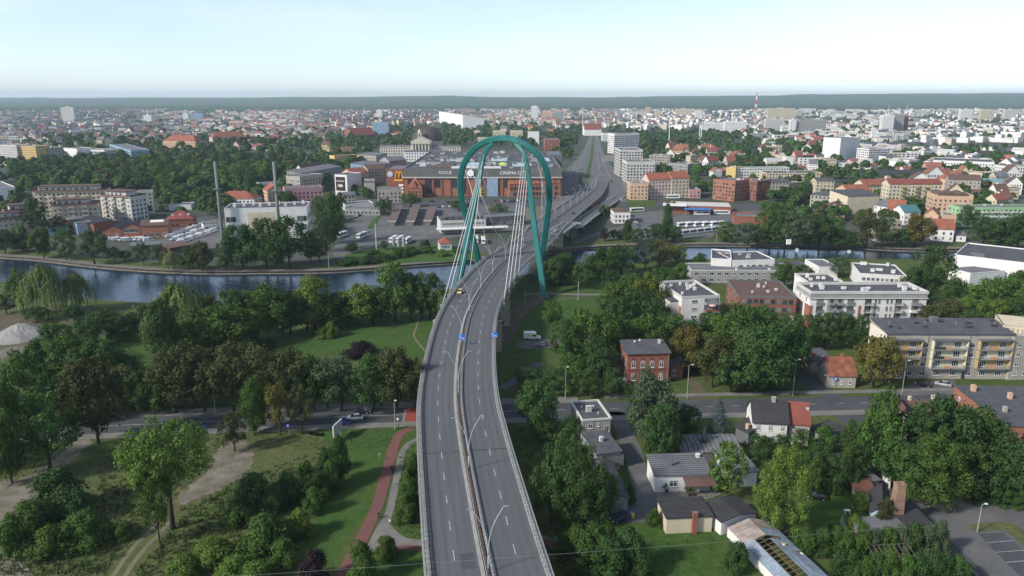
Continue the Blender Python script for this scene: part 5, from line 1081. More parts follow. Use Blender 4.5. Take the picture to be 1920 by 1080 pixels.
for i, (x0, y0, x1, y1) in enumerate(((735, 424, 749, 393), (770, 424, 781, 393), (802, 423, 813, 395))):
    a, c = P(x0, y0), P(x1, y1); d = c - a; e = empty('platform_canopy', a, math.atan2(-d.x, d.y)); tag(e, f'long brown bus platform canopy, {ordinal(i + 1)} from the left', 'canopy', 'platform canopies of the bus station')
    L = d.length; MB().box(-3.0, 3.0, 0, L, 3.4, 3.75).build('roof', mat('brown_canopy', (.15, .10, .085), (.11, .08, .07), .3, fine=.15), e)
    MB().box(-3.1, 3.1, -.1, -.01, 3.1, 3.8).build('fascia', w_offwhite, e); MB().box(3.01, 3.15, 0, L, 3.0, 3.75).build('side_fascia', m_roofgrey, e)
    for k in range(6): MB().tube([(0, L * (k + .5) / 6, .15), (0, L * (k + .5) / 6, 3.4)], .14, 6).build('post', m_dark, e)
    MB().box(-1.6, 1.6, 0.2, L, 0.03, .18).build('platform', m_paving, e)
b = mid('red_kiosk', 'small white kiosk with red hipped roof by the river', 'kiosk', (824, 457), (847, 456), 4, 8, w_white, 'hip', m_rooftile, 3, nw=3, rows=1)
# --- right of the avenue
b = mid('depot_office', 'white two-storey depot office with brown roof by the slip road', 'office building', (1151, 397), (1182, 397), 8.5, 17, w_white, 'hip', m_roofbrown, 1.2, nw=4, rows=2)
b = mid('depot_hall', 'red coach depot hall with pale roof', 'hall', (1258, 385), (1372, 388), 6, 26, w_brick, 'flat', w_offwhite, nw=0, ph=.4)
MB().box(10, 30, -9, -.3, 4.2, 4.7).build('blue_canopy', mat('blue_roof', (.05, .16, .42), rough=.6), b.e); MB().box(-6, 12, -4, 10, 6.0, 6.5).build('white_canopy', w_white, b.e)
for x in (11, 17, 23, 29): MB().tube([(x, -8.5, 0), (x, -8.5, 4.3)], .15, 6).build('canopy_post', m_steel, b.e)
mid('brick_garage', 'long low brick garage with red roof at the right of the coach yard', 'garage', (1377, 405), (1440, 407), 6, 20, w_brick, 'flat', m_roofgrey, pm=m_rooftile, ph=1.0, nw=0)
rt = [('office_tower', 'white glass-grid office slab, rearmost of the offices by the avenue', 'office building', (1152, 251), (1199, 250), 31, 20, w_white, 'flat', None, 0, 2.2), ('grid_office', 'tall pale grey office with dark square windows beside the avenue', 'office building', (1163, 281), (1206, 281), 30, 45, w_offwhite, 'flat', None, 0, 2.0), ('front_office', 'lower pale grid office in front of the tall grid office', 'office building', (1176, 303), (1229, 303), 22, 36, w_offwhite, 'flat', None, 0, 2.0),
      ('grey_block', 'stepped grey concrete block right of the grid offices', 'office building', (1217, 291), (1256, 292), 20, 24, w_greige, 'flat', None, 0, 1.4), ('low_grey_block', 'low grey flat block under the stepped one', 'office building', (1255, 305), (1290, 308), 12, 24, w_grey, 'flat', None, 0, 1.4),
      ('brick_tenement', 'brick-striped tenement with flat grey roof at the avenue corner', 'tenement', (1182, 343), (1216, 343), 15, 18, w_peach, 'flat', None, 0, 1.2), ('ornate_tenement', 'pink-cream tenement with red mansard roof and bay window', 'tenement', (1217, 337), (1259, 336), 17, 16, wallmat('pink_cream', (.55, .42, .36), .9), 'gx', m_rooftile, 5, 1.2), ('cream_corner_tenement', 'cream tenement with red roof, right of the ornate one', 'tenement', (1260, 334), (1293, 333), 18, 16, w_cream, 'gx', m_rooftile, 5, 1.2), ('low_pink_house', 'low pink house right of the cream tenement', 'house', (1293, 355), (1314, 355), 8, 14, w_pink, 'flat', None, 0, 1.2),
      ('brick_college', 'modern red brick building with glass corner', 'college', (1380, 336), (1420, 340), 17, 20, w_brick, 'flat', None, 0, 1.6), ('brick_school_block', 'orange brick wing left of the glass corner', 'college', (1338, 335), (1379, 339), 18, 22, w_brickor, 'flat', None, 0, 1.6),
      ('white_long_block', 'long white block with yellow end and rows of windows', 'school', (1380, 315), (1480, 314), 13, 14, w_white, 'flat', None, 0, 1.6), ('yellow_end', 'yellow blank end tower left of the long white block', 'school', (1362, 313), (1380, 314), 14, 14, w_yellow, 'flat', None, 0, 0),
      ('cream_hall', 'wide low cream hall with dark roof', 'hall', (1437, 324), (1542, 324), 10, 26, w_cream, 'flat', m_rooffelt, 0, 1.6), ('tan_terrace', 'tan tenement terrace below the cream hall', 'tenement', (1435, 341), (1480, 341), 13, 12, w_greige, 'gx', m_rooffelt, 2, 1.2), ('olive_terrace', 'tan house with dark roof right of the terrace', 'tenement', (1531, 339), (1565, 339), 13, 12, w_cream, 'gx', m_rooffelt, 2, 1.2),
      ('gable_white', 'white gable house with red roof in the lower right quarter', 'house', (1567, 353), (1590, 358), 13, 20, w_peach, 'gy', m_rooftile, 4, 1.2), ('tan_back_house', 'broad tan windowless house with grey roof', 'tenement', (1590, 368), (1650, 366), 14, 22, w_cream, 'shed', m_rooffelt, 2, 0), ('grey_villa', 'brownish villa with dark hipped roof among trees', 'house', (1520, 365), (1565, 368), 10, 16, w_greige, 'hip', m_rooffelt, 3, 1.2), ('brown_gable', 'small brown gabled house below the tan ones', 'house', (1545, 388), (1585, 390), 7, 12, w_peach, 'gy', m_roofbrown, 3, 0),
      ('red_terrace', 'orange-roofed terrace left of the long cream flats', 'tenement', (1620, 347), (1668, 346), 13, 14, w_cream, 'gx', m_rooftile, 4, 1.2), ('cream_flats_red_roof', 'long cream flats with dark red roof and stacked balconies', 'block of flats', (1668, 345), (1767, 345), 17, 13, w_cream, 'gx', m_roofred, 3.5, 1.3), ('brown_modern_flats', 'white and brown modern flats with barrel roof strips', 'block of flats', (1752, 364), (1826, 366), 16, 18, w_peach, 'flat', m_roofbrown, 0, 1.3), ('green_flats', 'long light green flats with balconies at the right edge', 'block of flats', (1800, 388), (1960, 388), 14, 13, w_green, 'flat', m_roofgrey, 0, 1.4),
      ('white_manor', 'white house with glazed grey roof in the riverside row', 'house', (1640, 384), (1664, 388), 10, 16, w_white, 'gx', m_roofgrey, 4, 1.1), ('white_gable_house', 'white house with steep red roof in the riverside row', 'house', (1664, 394), (1696, 396), 8, 14, w_white, 'gx', m_rooftile, 7, 1.1), ('teal_roof_house', 'white house with teal glass roof in the riverside row', 'house', (1696, 398), (1726, 398), 9, 16, w_white, 'gx', mat('teal_roof', (.06, .15, .17), rough=.4), 4, 1.1), ('peach_villa', 'peach villa with red gable beside the dark trees', 'house', (1733, 402), (1760, 404), 11, 14, w_peach, 'gy', m_rooftile, 4, 1.1), ('peach_block', 'blank peach wall house right of the villa', 'house', (1760, 402), (1794, 403), 11, 14, w_peach, 'flat', None, 0, 0),
      ('river_villa', 'pink-white villa with red roof on the river bank', 'house', (1752, 428), (1790, 430), 8, 13, w_white, 'gx', m_rooftile, 5, 1.1), ('river_annex', 'low white veranda right of the river villa', 'house', (1793, 441), (1812, 442), 4, 9, w_white, 'shed', m_roofgrey, 1, 1.1), ('grey_river_block', 'plain grey-beige block between the two yellowing riverside trees', 'block of flats', (1655, 414), (1692, 414), 14, 16, w_greige, 'flat', None, 0, 1.3),
      ('white_slab', 'tall blank white slab block right of centre', 'block of flats', (1577, 259), (1614, 257), 33, 26, w_white, 'flat', None, 0, 0), ('white_terraced_flats', 'white terraced flats right of the tall white slab', 'block of flats', (1630, 279), (1668, 278), 20, 22, w_white, 'flat', None, 0, 2.0), ('low_white_row', 'low white row beneath the terraced flats', 'block of flats', (1668, 297), (1705, 300), 8, 22, w_white, 'flat', None, 0, 1.3), ('dark_hall', 'wide dark-roofed hall behind the terraced flats', 'hall', (1625, 268), (1742, 268), 10, 30, w_dkgrey, 'flat', m_rooffelt, 0, 0), ('dark_market', 'long dark glazed market hall', 'hall', (1648, 326), (1750, 326), 8, 24, w_dkgrey, 'shed', m_roofdark, 2, 1.6),
      ('white_works', 'long white works with grey flat roof on the right', 'works', (1750, 300), (1865, 304), 12, 50, w_white, 'flat', m_rooffelt, 0, 1.6), ('white_works_range', 'long cream-white front range of the works', 'works', (1750, 316), (1842, 324), 9, 14, w_cream, 'flat', m_rooffelt, 0, 1.6), ('hip_red_house', 'red hipped house right of the long cream flats', 'house', (1755, 334), (1780, 336), 12, 16, w_peach, 'hip', m_rooftile, 5, 1.1), ('dark_turret_house', 'dark old tenement with grey turret roof', 'tenement', (1780, 336), (1840, 338), 14, 18, w_greige, 'gx', m_roofbrown, 4, 1.2), ('green_roof_shed', 'long low shed with teal roof', 'shed', (1842, 340), (1880, 342), 6, 20, w_greige, 'shed', mat('teal_sheet', (.16, .30, .30), rough=.6), 1, 0), ('edge_works', 'white block at the right edge with strip windows', 'works', (1887, 312), (1960, 312), 14, 20, w_white, 'flat', None, 0, 1.6),
      ('gym_red_roof', 'white hall with dark red pitched roof beside the avenue', 'hall', (1096, 243), (1128, 243), 14, 50, w_white, 'gx', m_roofred, 12, 0), ('white_red_block', 'white and red block behind the avenue trees', 'office building', (1130, 250), (1160, 250), 16, 24, w_white, 'flat', None, 0, 1.6), ('brick_archive', 'tall red brick block with pale flat roof behind the mall', 'office building', (1022, 262), (1050, 262), 19, 60, w_brick, 'flat', m_roofgrey, 0, 1.4), ('white_cube_tower', 'white cube tower behind the arch', 'block of flats', (990, 247), (1011, 247), 24, 20, w_white, 'flat', None, 0, 0), ('cream_tower_pair', 'cream stepped tower just above the arch', 'block of flats', (924, 245), (948, 245), 22, 20, w_cream, 'flat', None, 0, 1.3), ('cream_tower_right', 'cream stepped tower right of its twin above the arch', 'block of flats', (956, 245), (980, 245), 22, 20, w_cream, 'flat', None, 0, 1.3), ('tan_long_block', 'long tan block left of the arch crown', 'block of flats', (895, 258), (935, 258), 12, 20, w_cream, 'flat', None, 0, 1.3),
      ('orange_school', 'long orange-roofed school with cream wall among park trees', 'school', (305, 264), (366, 265), 12, 24, w_peach, 'hip', m_rooftile, 10, 1.2), ('orange_palace', 'cream palace with orange roof right of the school', 'school', (398, 258), (462, 256), 13, 22, w_cream, 'hip', m_rooftile, 10, 1.2), ('red_hall_church', 'long red-roofed brick church left of the dome', 'church', (665, 254), (705, 252), 10, 40, w_brick, 'gx', m_roofred, 14, 0), ('orange_hall', 'orange-roofed hall directly left of the dome', 'hall', (722, 250), (752, 250), 8, 40, w_cream, 'hip', m_rooftile, 10, 0),
      ('white_hospital', 'long white modern building with strip windows above the park', 'hospital', (144, 280), (195, 281), 15, 24, w_white, 'flat', None, 0, 2.4), ('white_hospital_wall', 'blank white end of the modern building', 'hospital', (119, 277), (144, 279), 17, 24, w_white, 'flat', None, 0, 0), ('blue_hospital', 'pale blue wing right of the white modern building', 'hospital', (205, 270), (245, 282), 15, 24, w_blue, 'flat', None, 0, 1.6),
      ('yellow_flats', 'yellow and brown tower flats at the far left', 'block of flats', (32, 273), (66, 274), 26, 20, w_yellow, 'flat', None, 0, 1.3), ('grey_flats', 'grey tower flats at the left edge', 'block of flats', (-8, 271), (30, 272), 27, 20, w_offwhite, 'flat', None, 0, 1.3), ('purple_flats', 'dull violet flats right of the yellow tower', 'block of flats', (66, 276), (90, 277), 23, 20, w_greige, 'flat', None, 0, 1.3)]
MIDB = {}
for n_, lab, cat, A, B, h, D, wl, rf, rm, rise, ww in rt:
    b = mid(n_, lab, cat, A, B, h, D, wl, rf, rm or m_roofgrey, rise, nw=None if ww else 0, ww=ww or 1.4, wh=1.9 if ww > 1.7 else 1.6, vents=4 if rf == 'flat' and D < 60 else 0, margin=.6 if ww > 1.7 else 1.0)
    MIDB[n_] = b
b = MIDB['green_flats']
for r_ in range(1, 4):
    for i in range(9): b.balcony(5 + i * b.W / 9, .8 + r_ * 3.1, 4.2, 1.3, w_offwhite, w_offwhite)
b = MIDB['cream_flats_red_roof']
for x in (.25, .5, .68):
    MB().box(b.W * x, b.W * x + 3.4, -.2, -.004, 1, 16).build('balcony_stack', w_yellow, b.e)
    for r_ in range(5): b.balcony(b.W * x + 1.7, .9 + r_ * 3.1, 3.4, 1.4, w_grey, w_dkgrey)
b = MIDB['brown_modern_flats']
for x in (.1, .36, .62): g = MB(); g.extrude_y([(b.W * x + 3 + 3.6 * math.cos(a), 15.4 + 2.4 * math.sin(a)) for a in [math.pi * i / 8 for i in range(9)]], -.4, 17); b.part(g, 'barrel_roof', m_roofbrown)
b = MIDB['brick_college']; MB().box(-1.0, 6, -.6, -.004, 1, 16.4).build('glass_corner', m_glass, b.e)
# --- distant towers and landmarks
tw = [(113, 137, 201, 2600, w_offwhite, 'grey-brown ribbed tower block, tallest on the far left'), (268, 283, 216, 2600, w_white, 'small white office block with a roof mast on the left skyline'), (342, 352, 213, 2700, w_white, 'white end of the hotel slab on the left skyline'), (353, 380, 213, 2740, w_blue, 'pale blue hotel slab on the left skyline'), (705, 716, 206, 3400, w_white, 'little white tower left of the dome on the skyline'), (697, 728, 230, 1700, w_blue, 'blue-grey slab with white end behind the dome'), (996, 1009, 199, 3000, w_white, 'slim white tower above the right side of the arch'), (1017, 1036, 209, 2900, w_peach, 'brownish stepped tower right of the slim white one'), (1037, 1056, 211, 2880, w_grey, 'grey stepped tower beside the brownish one'), (1211, 1221, 201, 3700, w_peach, 'narrow tan tower alone on the skyline'), (1228, 1240, 207, 3300, w_cream, 'cream tower right of the narrow tan one'), (1268, 1298, 204, 3400, w_cream, 'wide cream slab tower on the right skyline'), (1305, 1317, 207, 3100, w_white, 'white tower right of the wide cream slab'), (1441, 1491, 203, 3000, w_cream, 'wide peach slab tower right of the red and white mast'), (1490, 1550, 224, 1850, w_grey, 'wide grey slab with window grid on the right'), (1484, 1494, 225, 1845, w_white, 'white end of the wide grey slab'), (1437, 1470, 223, 2000, w_offwhite, 'white slab left of the wide grey slab'), (1657, 1678, 216, 1900, w_white, 'white tower with roof mast, left half'), (1679, 1697, 215, 1920, w_grey, 'grey half of the tower with roof mast'), (1697, 1705, 217, 1930, w_brick, 'red end of the tower with roof mast'), (1803, 1825, 205, 3000, w_white, 'white tower, left of three on the far right skyline'), (1841, 1866, 206, 3000, w_cream, 'cream tower, middle of three on the far right skyline'), (1886, 1907, 205, 3000, w_offwhite, 'pale tower, right of three on the far right skyline'), (1360, 1400, 228, 1900, w_white, 'wide white slab below the red and white mast'), (1315, 1358, 230, 2000, w_white, 'long white block left of the wide white slab')]
for xl, xr, yt, D, wl, lab in tw:
    x0, x1 = (xl - 960) / FOC * D * 1.0, (xr - 960) / FOC * D; zc = D * cp
    a = Vector((x0, D, 0)); h = hgt(a, yt); zc = depth((0, D, h)); x0, x1 = (xl - 960) / FOC * zc, (xr - 960) / FOC * zc
    A, B = proj((x0, D, h)), proj((x1, D, h)); b = Bld('tower_block', lab, 'tower block', A, B, h, 18, wl, 'tower blocks on the skyline', ph=.8); b.flat(m_roofgrey, .8, wl)
    b.wins('F', max(2, int(b.W / 4.5)), max(2, int(h / 3.2)), 1.5, 1.3, 1, 3.1, 1.0, join=True); b.wins('L', 4, max(2, int(h / 3.2)), 2, 1.7, 1, 3.1, 1.0, join=True)
    MB().box(b.W * .35, b.W * .6, 4, 10, h - .7, h + 3).build('lift_house', wl, b.e)
    if 'mast' in lab and 'half' not in lab.replace('left half', '') or 'left half' in lab:
        if 'mast' in lab and 'red and white' not in lab: g = MB(); g.tube([(b.W * .5, 6, h), (b.W * .5, 6, h + 26)], [.9, .3], 6); b.part(g, 'roof_mast', m_white)
c = Vector(((1404 - 960) / FOC * 2300, 2300, 0)); H = hgt(c, 173); e = empty('radio_mast', c); tag(e, 'tall red and white banded radio mast on the skyline', 'mast')
m_mr = mat('mast_red', (.5, .05, .04), rough=.6)
for i in range(9):
    r0, r1 = 4.2 * (1 - i / 10.5), 4.2 * (1 - (i + 1) / 10.5); g = MB(); z0, z1 = H * i / 9, H * (i + 1) / 9
    for sx, sy in ((-1, -1), (1, -1), (1, 1), (-1, 1)): g.tube([(sx * r0, sy * r0, z0), (sx * r1, sy * r1, z1)], .5, 4)
    g.tube([(-r0, -r0, z0), (r1, -r1, z1)], .35, 4); g.tube([(r0, -r0, z0), (-r1, -r1, z1)], .35, 4); g.build('mast_section', m_mr if i % 2 == 0 else m_white, e)
b = Bld('wedge_hall', 'white wedge-roofed concert hall far behind the dome', 'hall', (823, 214), (868, 222), 30, 60, w_white, wallbox=True); b.shed(w_white, 10, high='front'); 
# floodlight masts of the stadium
for i, (x, yb, yt) in enumerate(((1254, 268, 232), (1311, 262, 232), (1314, 266, 230), (1413, 260, 232), (1092, 245, 200))):
    c = P(x, yb); H = hgt(c, yt); e = empty('floodlight_mast', c); tag(e, ['floodlight mast beside the offices, leftmost of the stadium masts', 'tall floodlight mast, left of the close pair at the stadium', 'tall floodlight mast, right of the close pair at the stadium', 'floodlight mast below the white slab, rightmost at the stadium', 'thin tall white pole beside the far end of the avenue'][i], 'mast', 'stadium masts')
    g = MB(); g.tube([(0, 0, 0), (0, 0, H)], [1.0, .6], 6); g.build('pole', m_white, e); MB().box(-4, 4, -.4, .4, H - 3, H).build('lamp_rack', m_steel, e)
# ---------------------------------------------------------------- the city towards the horizon
m_farred = mat('dull_tile_roof', (.25, .10, .066), (.17, .075, .055), .03, rough=.9, rand=.25)  # less saturated than the near clay tile colour
m_wobj = mat('town_wall', (1, 1, 1), rough=.9, objcol=True, fine=.08)
def proto_house(kind, rm):
    g = MB(); W, D, h = 14.0, 11.0, 9.0
    g.box(-W / 2, W / 2, 0, D, 0, h, 0, bottom=False); o = .4
    if kind == 'gx':
        g.extrude_x([(-o, h - .3), (D / 2, h + 4.5), (D + o, h - .3), (D + o, h), (D / 2, h + 4.8), (-o, h)], -W / 2 - o, W / 2 + o, 1)
        for x in (-W / 2, W / 2 - .1): g.extrude_x([(0, h), (D, h), (D / 2, h + 4.4)], x, x + .1, 0)
        g.box(-3, -2, D / 2 - .5, D / 2 + .5, h + 3, h + 5.8, 0)
    elif kind == 'gy':
        g.extrude_y([(-W / 2 - o, h - .3), (-W / 2 - o, h), (0, h + 6), (W / 2 + o, h), (W / 2 + o, h - .3), (0, h + 5.6)][::-1], -o, D + o, 1)
        for y in (0, D - .1): g.extrude_y([(-W / 2, h), (W / 2, h), (0, h + 5.5)], y, y + .1, 0)
    else:
        g.box(-W / 2 - .2, W / 2 + .2, -.2, D + .2, h, h + .4, 1); g.box(-3, 0, 3, 6, h + .4, h + 2.2, 0); g.box(3, 4, 5, 6.5, h + .4, h + 1.6, 0)
    for r_ in range(3):
        for i in range(5): x = -W / 2 + 1.3 + i * 2.5; g.box(x, x + 1.2, -.06, .02, 1.1 + r_ * 2.8, 2.6 + r_ * 2.8, 2, bottom=False)
        for i in range(3): y = 1.5 + i * 3.2; g.box(-W / 2 - .06, -W / 2 + .02, y, y + 1.2, 1.1 + r_ * 2.8, 2.6 + r_ * 2.8, 2, bottom=False); g.box(W / 2 - .02, W / 2 + .06, y, y + 1.2, 1.1 + r_ * 2.8, 2.6 + r_ * 2.8, 2, bottom=False)
    return g.mesh('town_house', [m_wobj, rm, m_glass])
PR = {(k, r_): proto_house(k, m) for k in ('gx', 'gy', 'flat') for r_, m in (('red', m_farred), ('brown', m_roofbrown), ('dark', m_rooffelt), ('grey', m_roofgrey)) if not (k == 'flat' and r_ in ('red', 'brown'))}
WALLC = {'white': (.68, .67, .64), 'cream': (.58, .51, .38), 'grey': (.36, .36, .35), 'pink': (.50, .34, .30), 'yellow': (.56, .44, .22), 'brick': (.28, .10, .06), 'beige': (.46, .41, .33)}
# zone: x0, x1, y0, y1 (photo), number of single houses, phrase, roof mix, wall mix
HZ = [(0, 120, 238, 300, 34, 'in the far-left old town', 'dark grey brown', 'grey beige white cream'), (120, 300, 232, 276, 36, 'above the long white hospital', 'dark grey grey red', 'white cream grey beige'), (300, 470, 226, 262, 30, 'above the orange-roofed school', 'dark grey red', 'cream white beige'), (440, 560, 236, 285, 34, 'in the red-roofed quarter by the park', 'red red brown', 'cream white pink beige'), (560, 705, 232, 300, 44, 'left of the domed church', 'red red grey brown', 'cream white pink yellow'), (850, 1095, 222, 262, 30, 'just behind the bridge arch', 'red dark grey', 'cream brick white yellow'), (1235, 1345, 288, 322, 16, 'in the villa quarter right of the offices', 'red red brown', 'white cream pink'), (1300, 1450, 285, 335, 18, 'behind the brick college', 'red red grey', 'white cream beige'), (1445, 1640, 275, 330, 30, 'around the tall white slab', 'red grey', 'white white cream pink'), (1640, 1920, 325, 400, 26, 'behind the green flats', 'red brown grey', 'cream white pink beige')]
class Occupied(dict):                                   # discs already built on, kept in 60 m cells
    def append(s, t): s.setdefault((int(t[0] // 60), int(t[1] // 60)), []).append(t)
OCC = Occupied()
def free(x, y, r_):
    i, j = int(x // 60), int(y // 60)
    for a in (i - 1, i, i + 1):
        for b_ in (j - 1, j, j + 1):
            for cx, cy_, c in OCC.get((a, b_), ()):
                if (cx - x) ** 2 + (cy_ - y) ** 2 < (c + r_) ** 2: return False
    return True
def near_road(px, py): return 1030 < px < 1200 and 232 < py < 390 and abs(px - (1115 + (py - 240) * -.05)) < 18 + (py - 232) * .42
rr = random.Random(77); nind = 0
for zi, (x0, x1, y0, y1, n, phrase, rmix, wmix) in enumerate(HZ):
    got = []; tries = 0
    while len(got) < n and tries < n * 40:
        tries += 1; px, py = rr.uniform(x0, x1), rr.uniform(y0, y1); p = P(px, py)
        if near_road(px, py): continue
        w, d, h = rr.uniform(9, 17), rr.uniform(9, 12), rr.choice([5, 6, 7, 9, 10, 12])
        if blocked(p.x, p.y, 9) or not free(p.x, p.y, w * .52): continue
        OCC.append((p.x, p.y, w * .52)); got.append((px, p, w, d, h))
    got.sort(key=lambda t: t[0])
    for i, (px, p, w, d, h) in enumerate(got):
        rk = rr.choice(rmix.split()); wk = rr.choice(wmix.split()); kind = rr.choice(['gx', 'gx', 'gy']) if rk in ('red', 'brown') else rr.choice(['gx', 'flat', 'flat'])
        o = ob('town_house', PR[kind, rk], None, p, rr.uniform(-.5, .5), (w / 14, d / 11, h / 9))
        f_ = rr.uniform(.85, 1.1); o.color = (*[c * f_ for c in WALLC[wk]], 1)
        tag(o, f'{wk} {"flat" if kind == "flat" else "pitched"} {rk}-roofed house, {ordinal(i + 1)} from left {phrase}', 'house', 'houses of the distant town'); nind += 1
# everything farther: one mass
palw = [mat('far_' + k, v, tuple(c * .85 for c in v), .05, rough=.9) for k, v in WALLC.items()]; palr = [m_farred, m_roofbrown, m_rooffelt, m_roofgrey, mat('far_dull_red', (.17, .07, .055), rough=.9), mat('far_pale_roof', (.38, .38, .37), rough=.9)]
V = []; Fc = []; MI = []
def far_house(p, w, d, h, rz, wi, ri, pitched):
    o = len(V); c, s = math.cos(rz), math.sin(rz)
    def q(x, y, z): V.append((p.x + x * c - y * s, p.y + x * s + y * c, z))
    for z in (0, h):
        for x, y in ((-w / 2, 0), (w / 2, 0), (w / 2, d), (-w / 2, d)): q(x, y, z)
    for i in range(4): Fc.append((o + i, o + (i + 1) % 4, o + 4 + (i + 1) % 4, o + 4 + i)); MI.append(wi)
    if pitched:
        q(-w / 2, d / 2, h + d * .4); q(w / 2, d / 2, h + d * .4)
        Fc.extend([(o + 4, o + 5, o + 9, o + 8), (o + 6, o + 7, o + 8, o + 9)]); MI.extend([ri, ri]); Fc.extend([(o + 7, o + 4, o + 8), (o + 5, o + 6, o + 9)]); MI.extend([wi, wi])
    else: Fc.append((o + 4, o + 5, o + 6, o + 7)); MI.append(ri)
    nf = max(1, int(h / 3.2)); o2 = len(V)
    for k in range(nf):
        nw = max(2, int(w / 4.5))
        for i in range(nw):
            xa = -w / 2 + w * (i + .25) / nw; xb = -w / 2 + w * (i + .75) / nw; z = 1 + k * 3.2; b0 = len(V)
            for x, zz in ((xa, z), (xb, z), (xb, z + 1.7), (xa, z + 1.7)): q(x, -.1, zz)
            Fc.append((b0, b0 + 1, b0 + 2, b0 + 3)); MI.append(len(palw) + len(palr))
FZ = [(-40, 600, 212, 264, 420), (440, 720, 212, 250, 200), (720, 1100, 208, 236, 240), (1180, 1440, 208, 246, 260), (1400, 1960, 208, 268, 480), (-40, 1960, 205, 214, 340), (1440, 1960, 262, 322, 110), (1100, 1300, 206, 240, 200)]
for x0, x1, y0, y1, n in FZ:
    for _ in range(n):
        px, py = rr.uniform(x0, x1), rr.uniform(y0, y1); p = P(px, py)
        if near_road(px, py) or p.y > 5200: continue
        w, d, h = rr.uniform(9, 24), rr.uniform(8, 13), rr.choice([5, 6, 7, 9, 10, 12, 14])
        if py < 214: w *= 1.6; h = rr.choice([9, 12, 14])
        right = px > 1150; th = .25 + .5 * math.sin(px * .011) + rr.choice([0, 0, 1.571]); dv = Vector((math.cos(th), math.sin(th), 0)); q = p.copy(); hb = h
        for k_ in range(rr.randint(1, 3) if right else rr.randint(2, 6)):           # houses joined into street rows
            if blocked(q.x, q.y, 10) or not free(q.x, q.y, w * .36): break
            wi = rr.choice([0, 0, 0, 0, 1, 0, 6] if right else [0, 1, 1, 2, 3, 6, 2, 0]); ri = len(palw) + rr.choice([3, 5, 5, 5, 0, 2] if right else [2, 2, 3, 3, 1, 0, 5] if px < 440 else [0, 0, 1, 4, 3, 3, 5])
            far_house(q, w, d, hb, th, wi, ri, rr.random() < (.35 if right else .65)); OCC.append((q.x, q.y, w * .42))
            w2 = rr.uniform(8, 18); q = q + dv * (w + w2) / 2; w = w2; hb = max(5, h + rr.uniform(-2.5, 2))
for _ in range(60):                                       # wide pale estates and sheds on the right plain
    px, py = rr.uniform(1180, 1960), rr.uniform(207, 222); p = P(px, py)
    if p.y < 5200 and free(p.x, p.y, 20): far_house(p, rr.uniform(60, 110), 14, rr.uniform(12, 18), rr.uniform(-.2, .2), rr.choice([0, 0, 1]), len(palw) + 3, False)
for _ in range(16):
    px, py = rr.uniform(1560, 1940), rr.uniform(235, 262); p = P(px, py)
    if free(p.x, p.y, 25) and not blocked(p.x, p.y, 12): far_house(p, rr.uniform(60, 130), 30, rr.uniform(10, 15), rr.uniform(-.15, .15), 0, len(palw) + 3, False); OCC.append((p.x, p.y, 40))
me = bpy.data.meshes.new('distant_town'); me.from_pydata(V, [], Fc)
for m in palw + palr + [m_glass]: me.materials.append(m)
me.polygons.foreach_set('material_index', MI); me.update()
tag(ob('distant_town', me), 'mass of pale and red-roofed town buildings spread towards the forest', 'town', kind='stuff')
# ---------------------------------------------------------------- trees
def leafmat(n, c, isl=.30, rand=.16): return mat('foliage_' + n, c, tuple(x * .72 for x in c), .35, rough=.75, spec=.15, rand=rand, island=isl, trans=.22)
LEAF = {'g': leafmat('green', (.066, .130, .026)), 'd': leafmat('dark', (.048, .100, .026)), 'l': leafmat('light', (.105, .180, .032)), 'y': leafmat('yellowgreen', (.130, .175, .032)), 'b': leafmat('brownish', (.070, .084, .028)), 'w': leafmat('willow', (.125, .175, .050)), 's': leafmat('silver', (.080, .118, .060)), 'c': leafmat('spruce', (.090, .130, .128)), 't': leafmat('thuja', (.075, .082, .026)), 'u': leafmat('purple', (.030, .018, .024)), 'k': leafmat('olive', (.140, .130, .030)), 'p': leafmat('poplar', (.056, .106, .028))}
WORD = {'g': 'green broadleaf', 'd': 'dark green', 'l': 'light green', 'y': 'yellow-green', 'b': 'brownish chestnut', 'w': 'weeping willow', 's': 'silvery green', 'c': 'blue spruce', 't': 'brown-green cone-shaped', 'u': 'dark purple', 'k': 'olive-yellow', 'p': 'columnar poplar'}
def unit(v): return v / np.maximum(np.linalg.norm(v, axis=1, keepdims=True), 1e-6)
def leaf_quads(pos, nrm, size, rs, asp=1.0, up=None):
    n = len(pos); nrm = unit(nrm + rs.normal(0, .38, (n, 3)))
    ref = rs.normal(0, 1, (n, 3)) if up is None else np.tile(up, (n, 1)) + rs.normal(0, .12, (n, 3))
    a = unit(np.cross(nrm, ref)); b_ = unit(np.cross(nrm, a)); s = (size * rs.uniform(.45, 1.5, n))[:, None]
    V = np.empty((n, 4, 3)); sk = rs.uniform(.5, 1, (n, 1))
    V[:, 0] = pos - a * s * sk - b_ * s * asp * .6; V[:, 1] = pos + a * s - b_ * s * asp * .7; V[:, 2] = pos + a * s * .8 + b_ * s * asp; V[:, 3] = pos - a * s * .7 + b_ * s * asp * .8
    return V.reshape(-1, 3), np.arange(n * 4).reshape(-1, 4)
def radius_at(form, t):
    t = np.clip(t, 0, 1)
    if form == 'round': return np.sqrt(np.clip(1 - ((t - .42) / .60) ** 2, 0, 1))
    if form == 'column': return np.sin(np.pi * np.clip(t, .02, 1) ** .75) ** .6
    if form == 'cone': return (1 - t) ** .85
    if form == 'umbrella': return np.sqrt(np.clip(1 - ((t - .50) / .56) ** 2, 0, 1)) ** .8
    return np.sqrt(np.clip(1 - t ** 2, 0, 1))            # bush
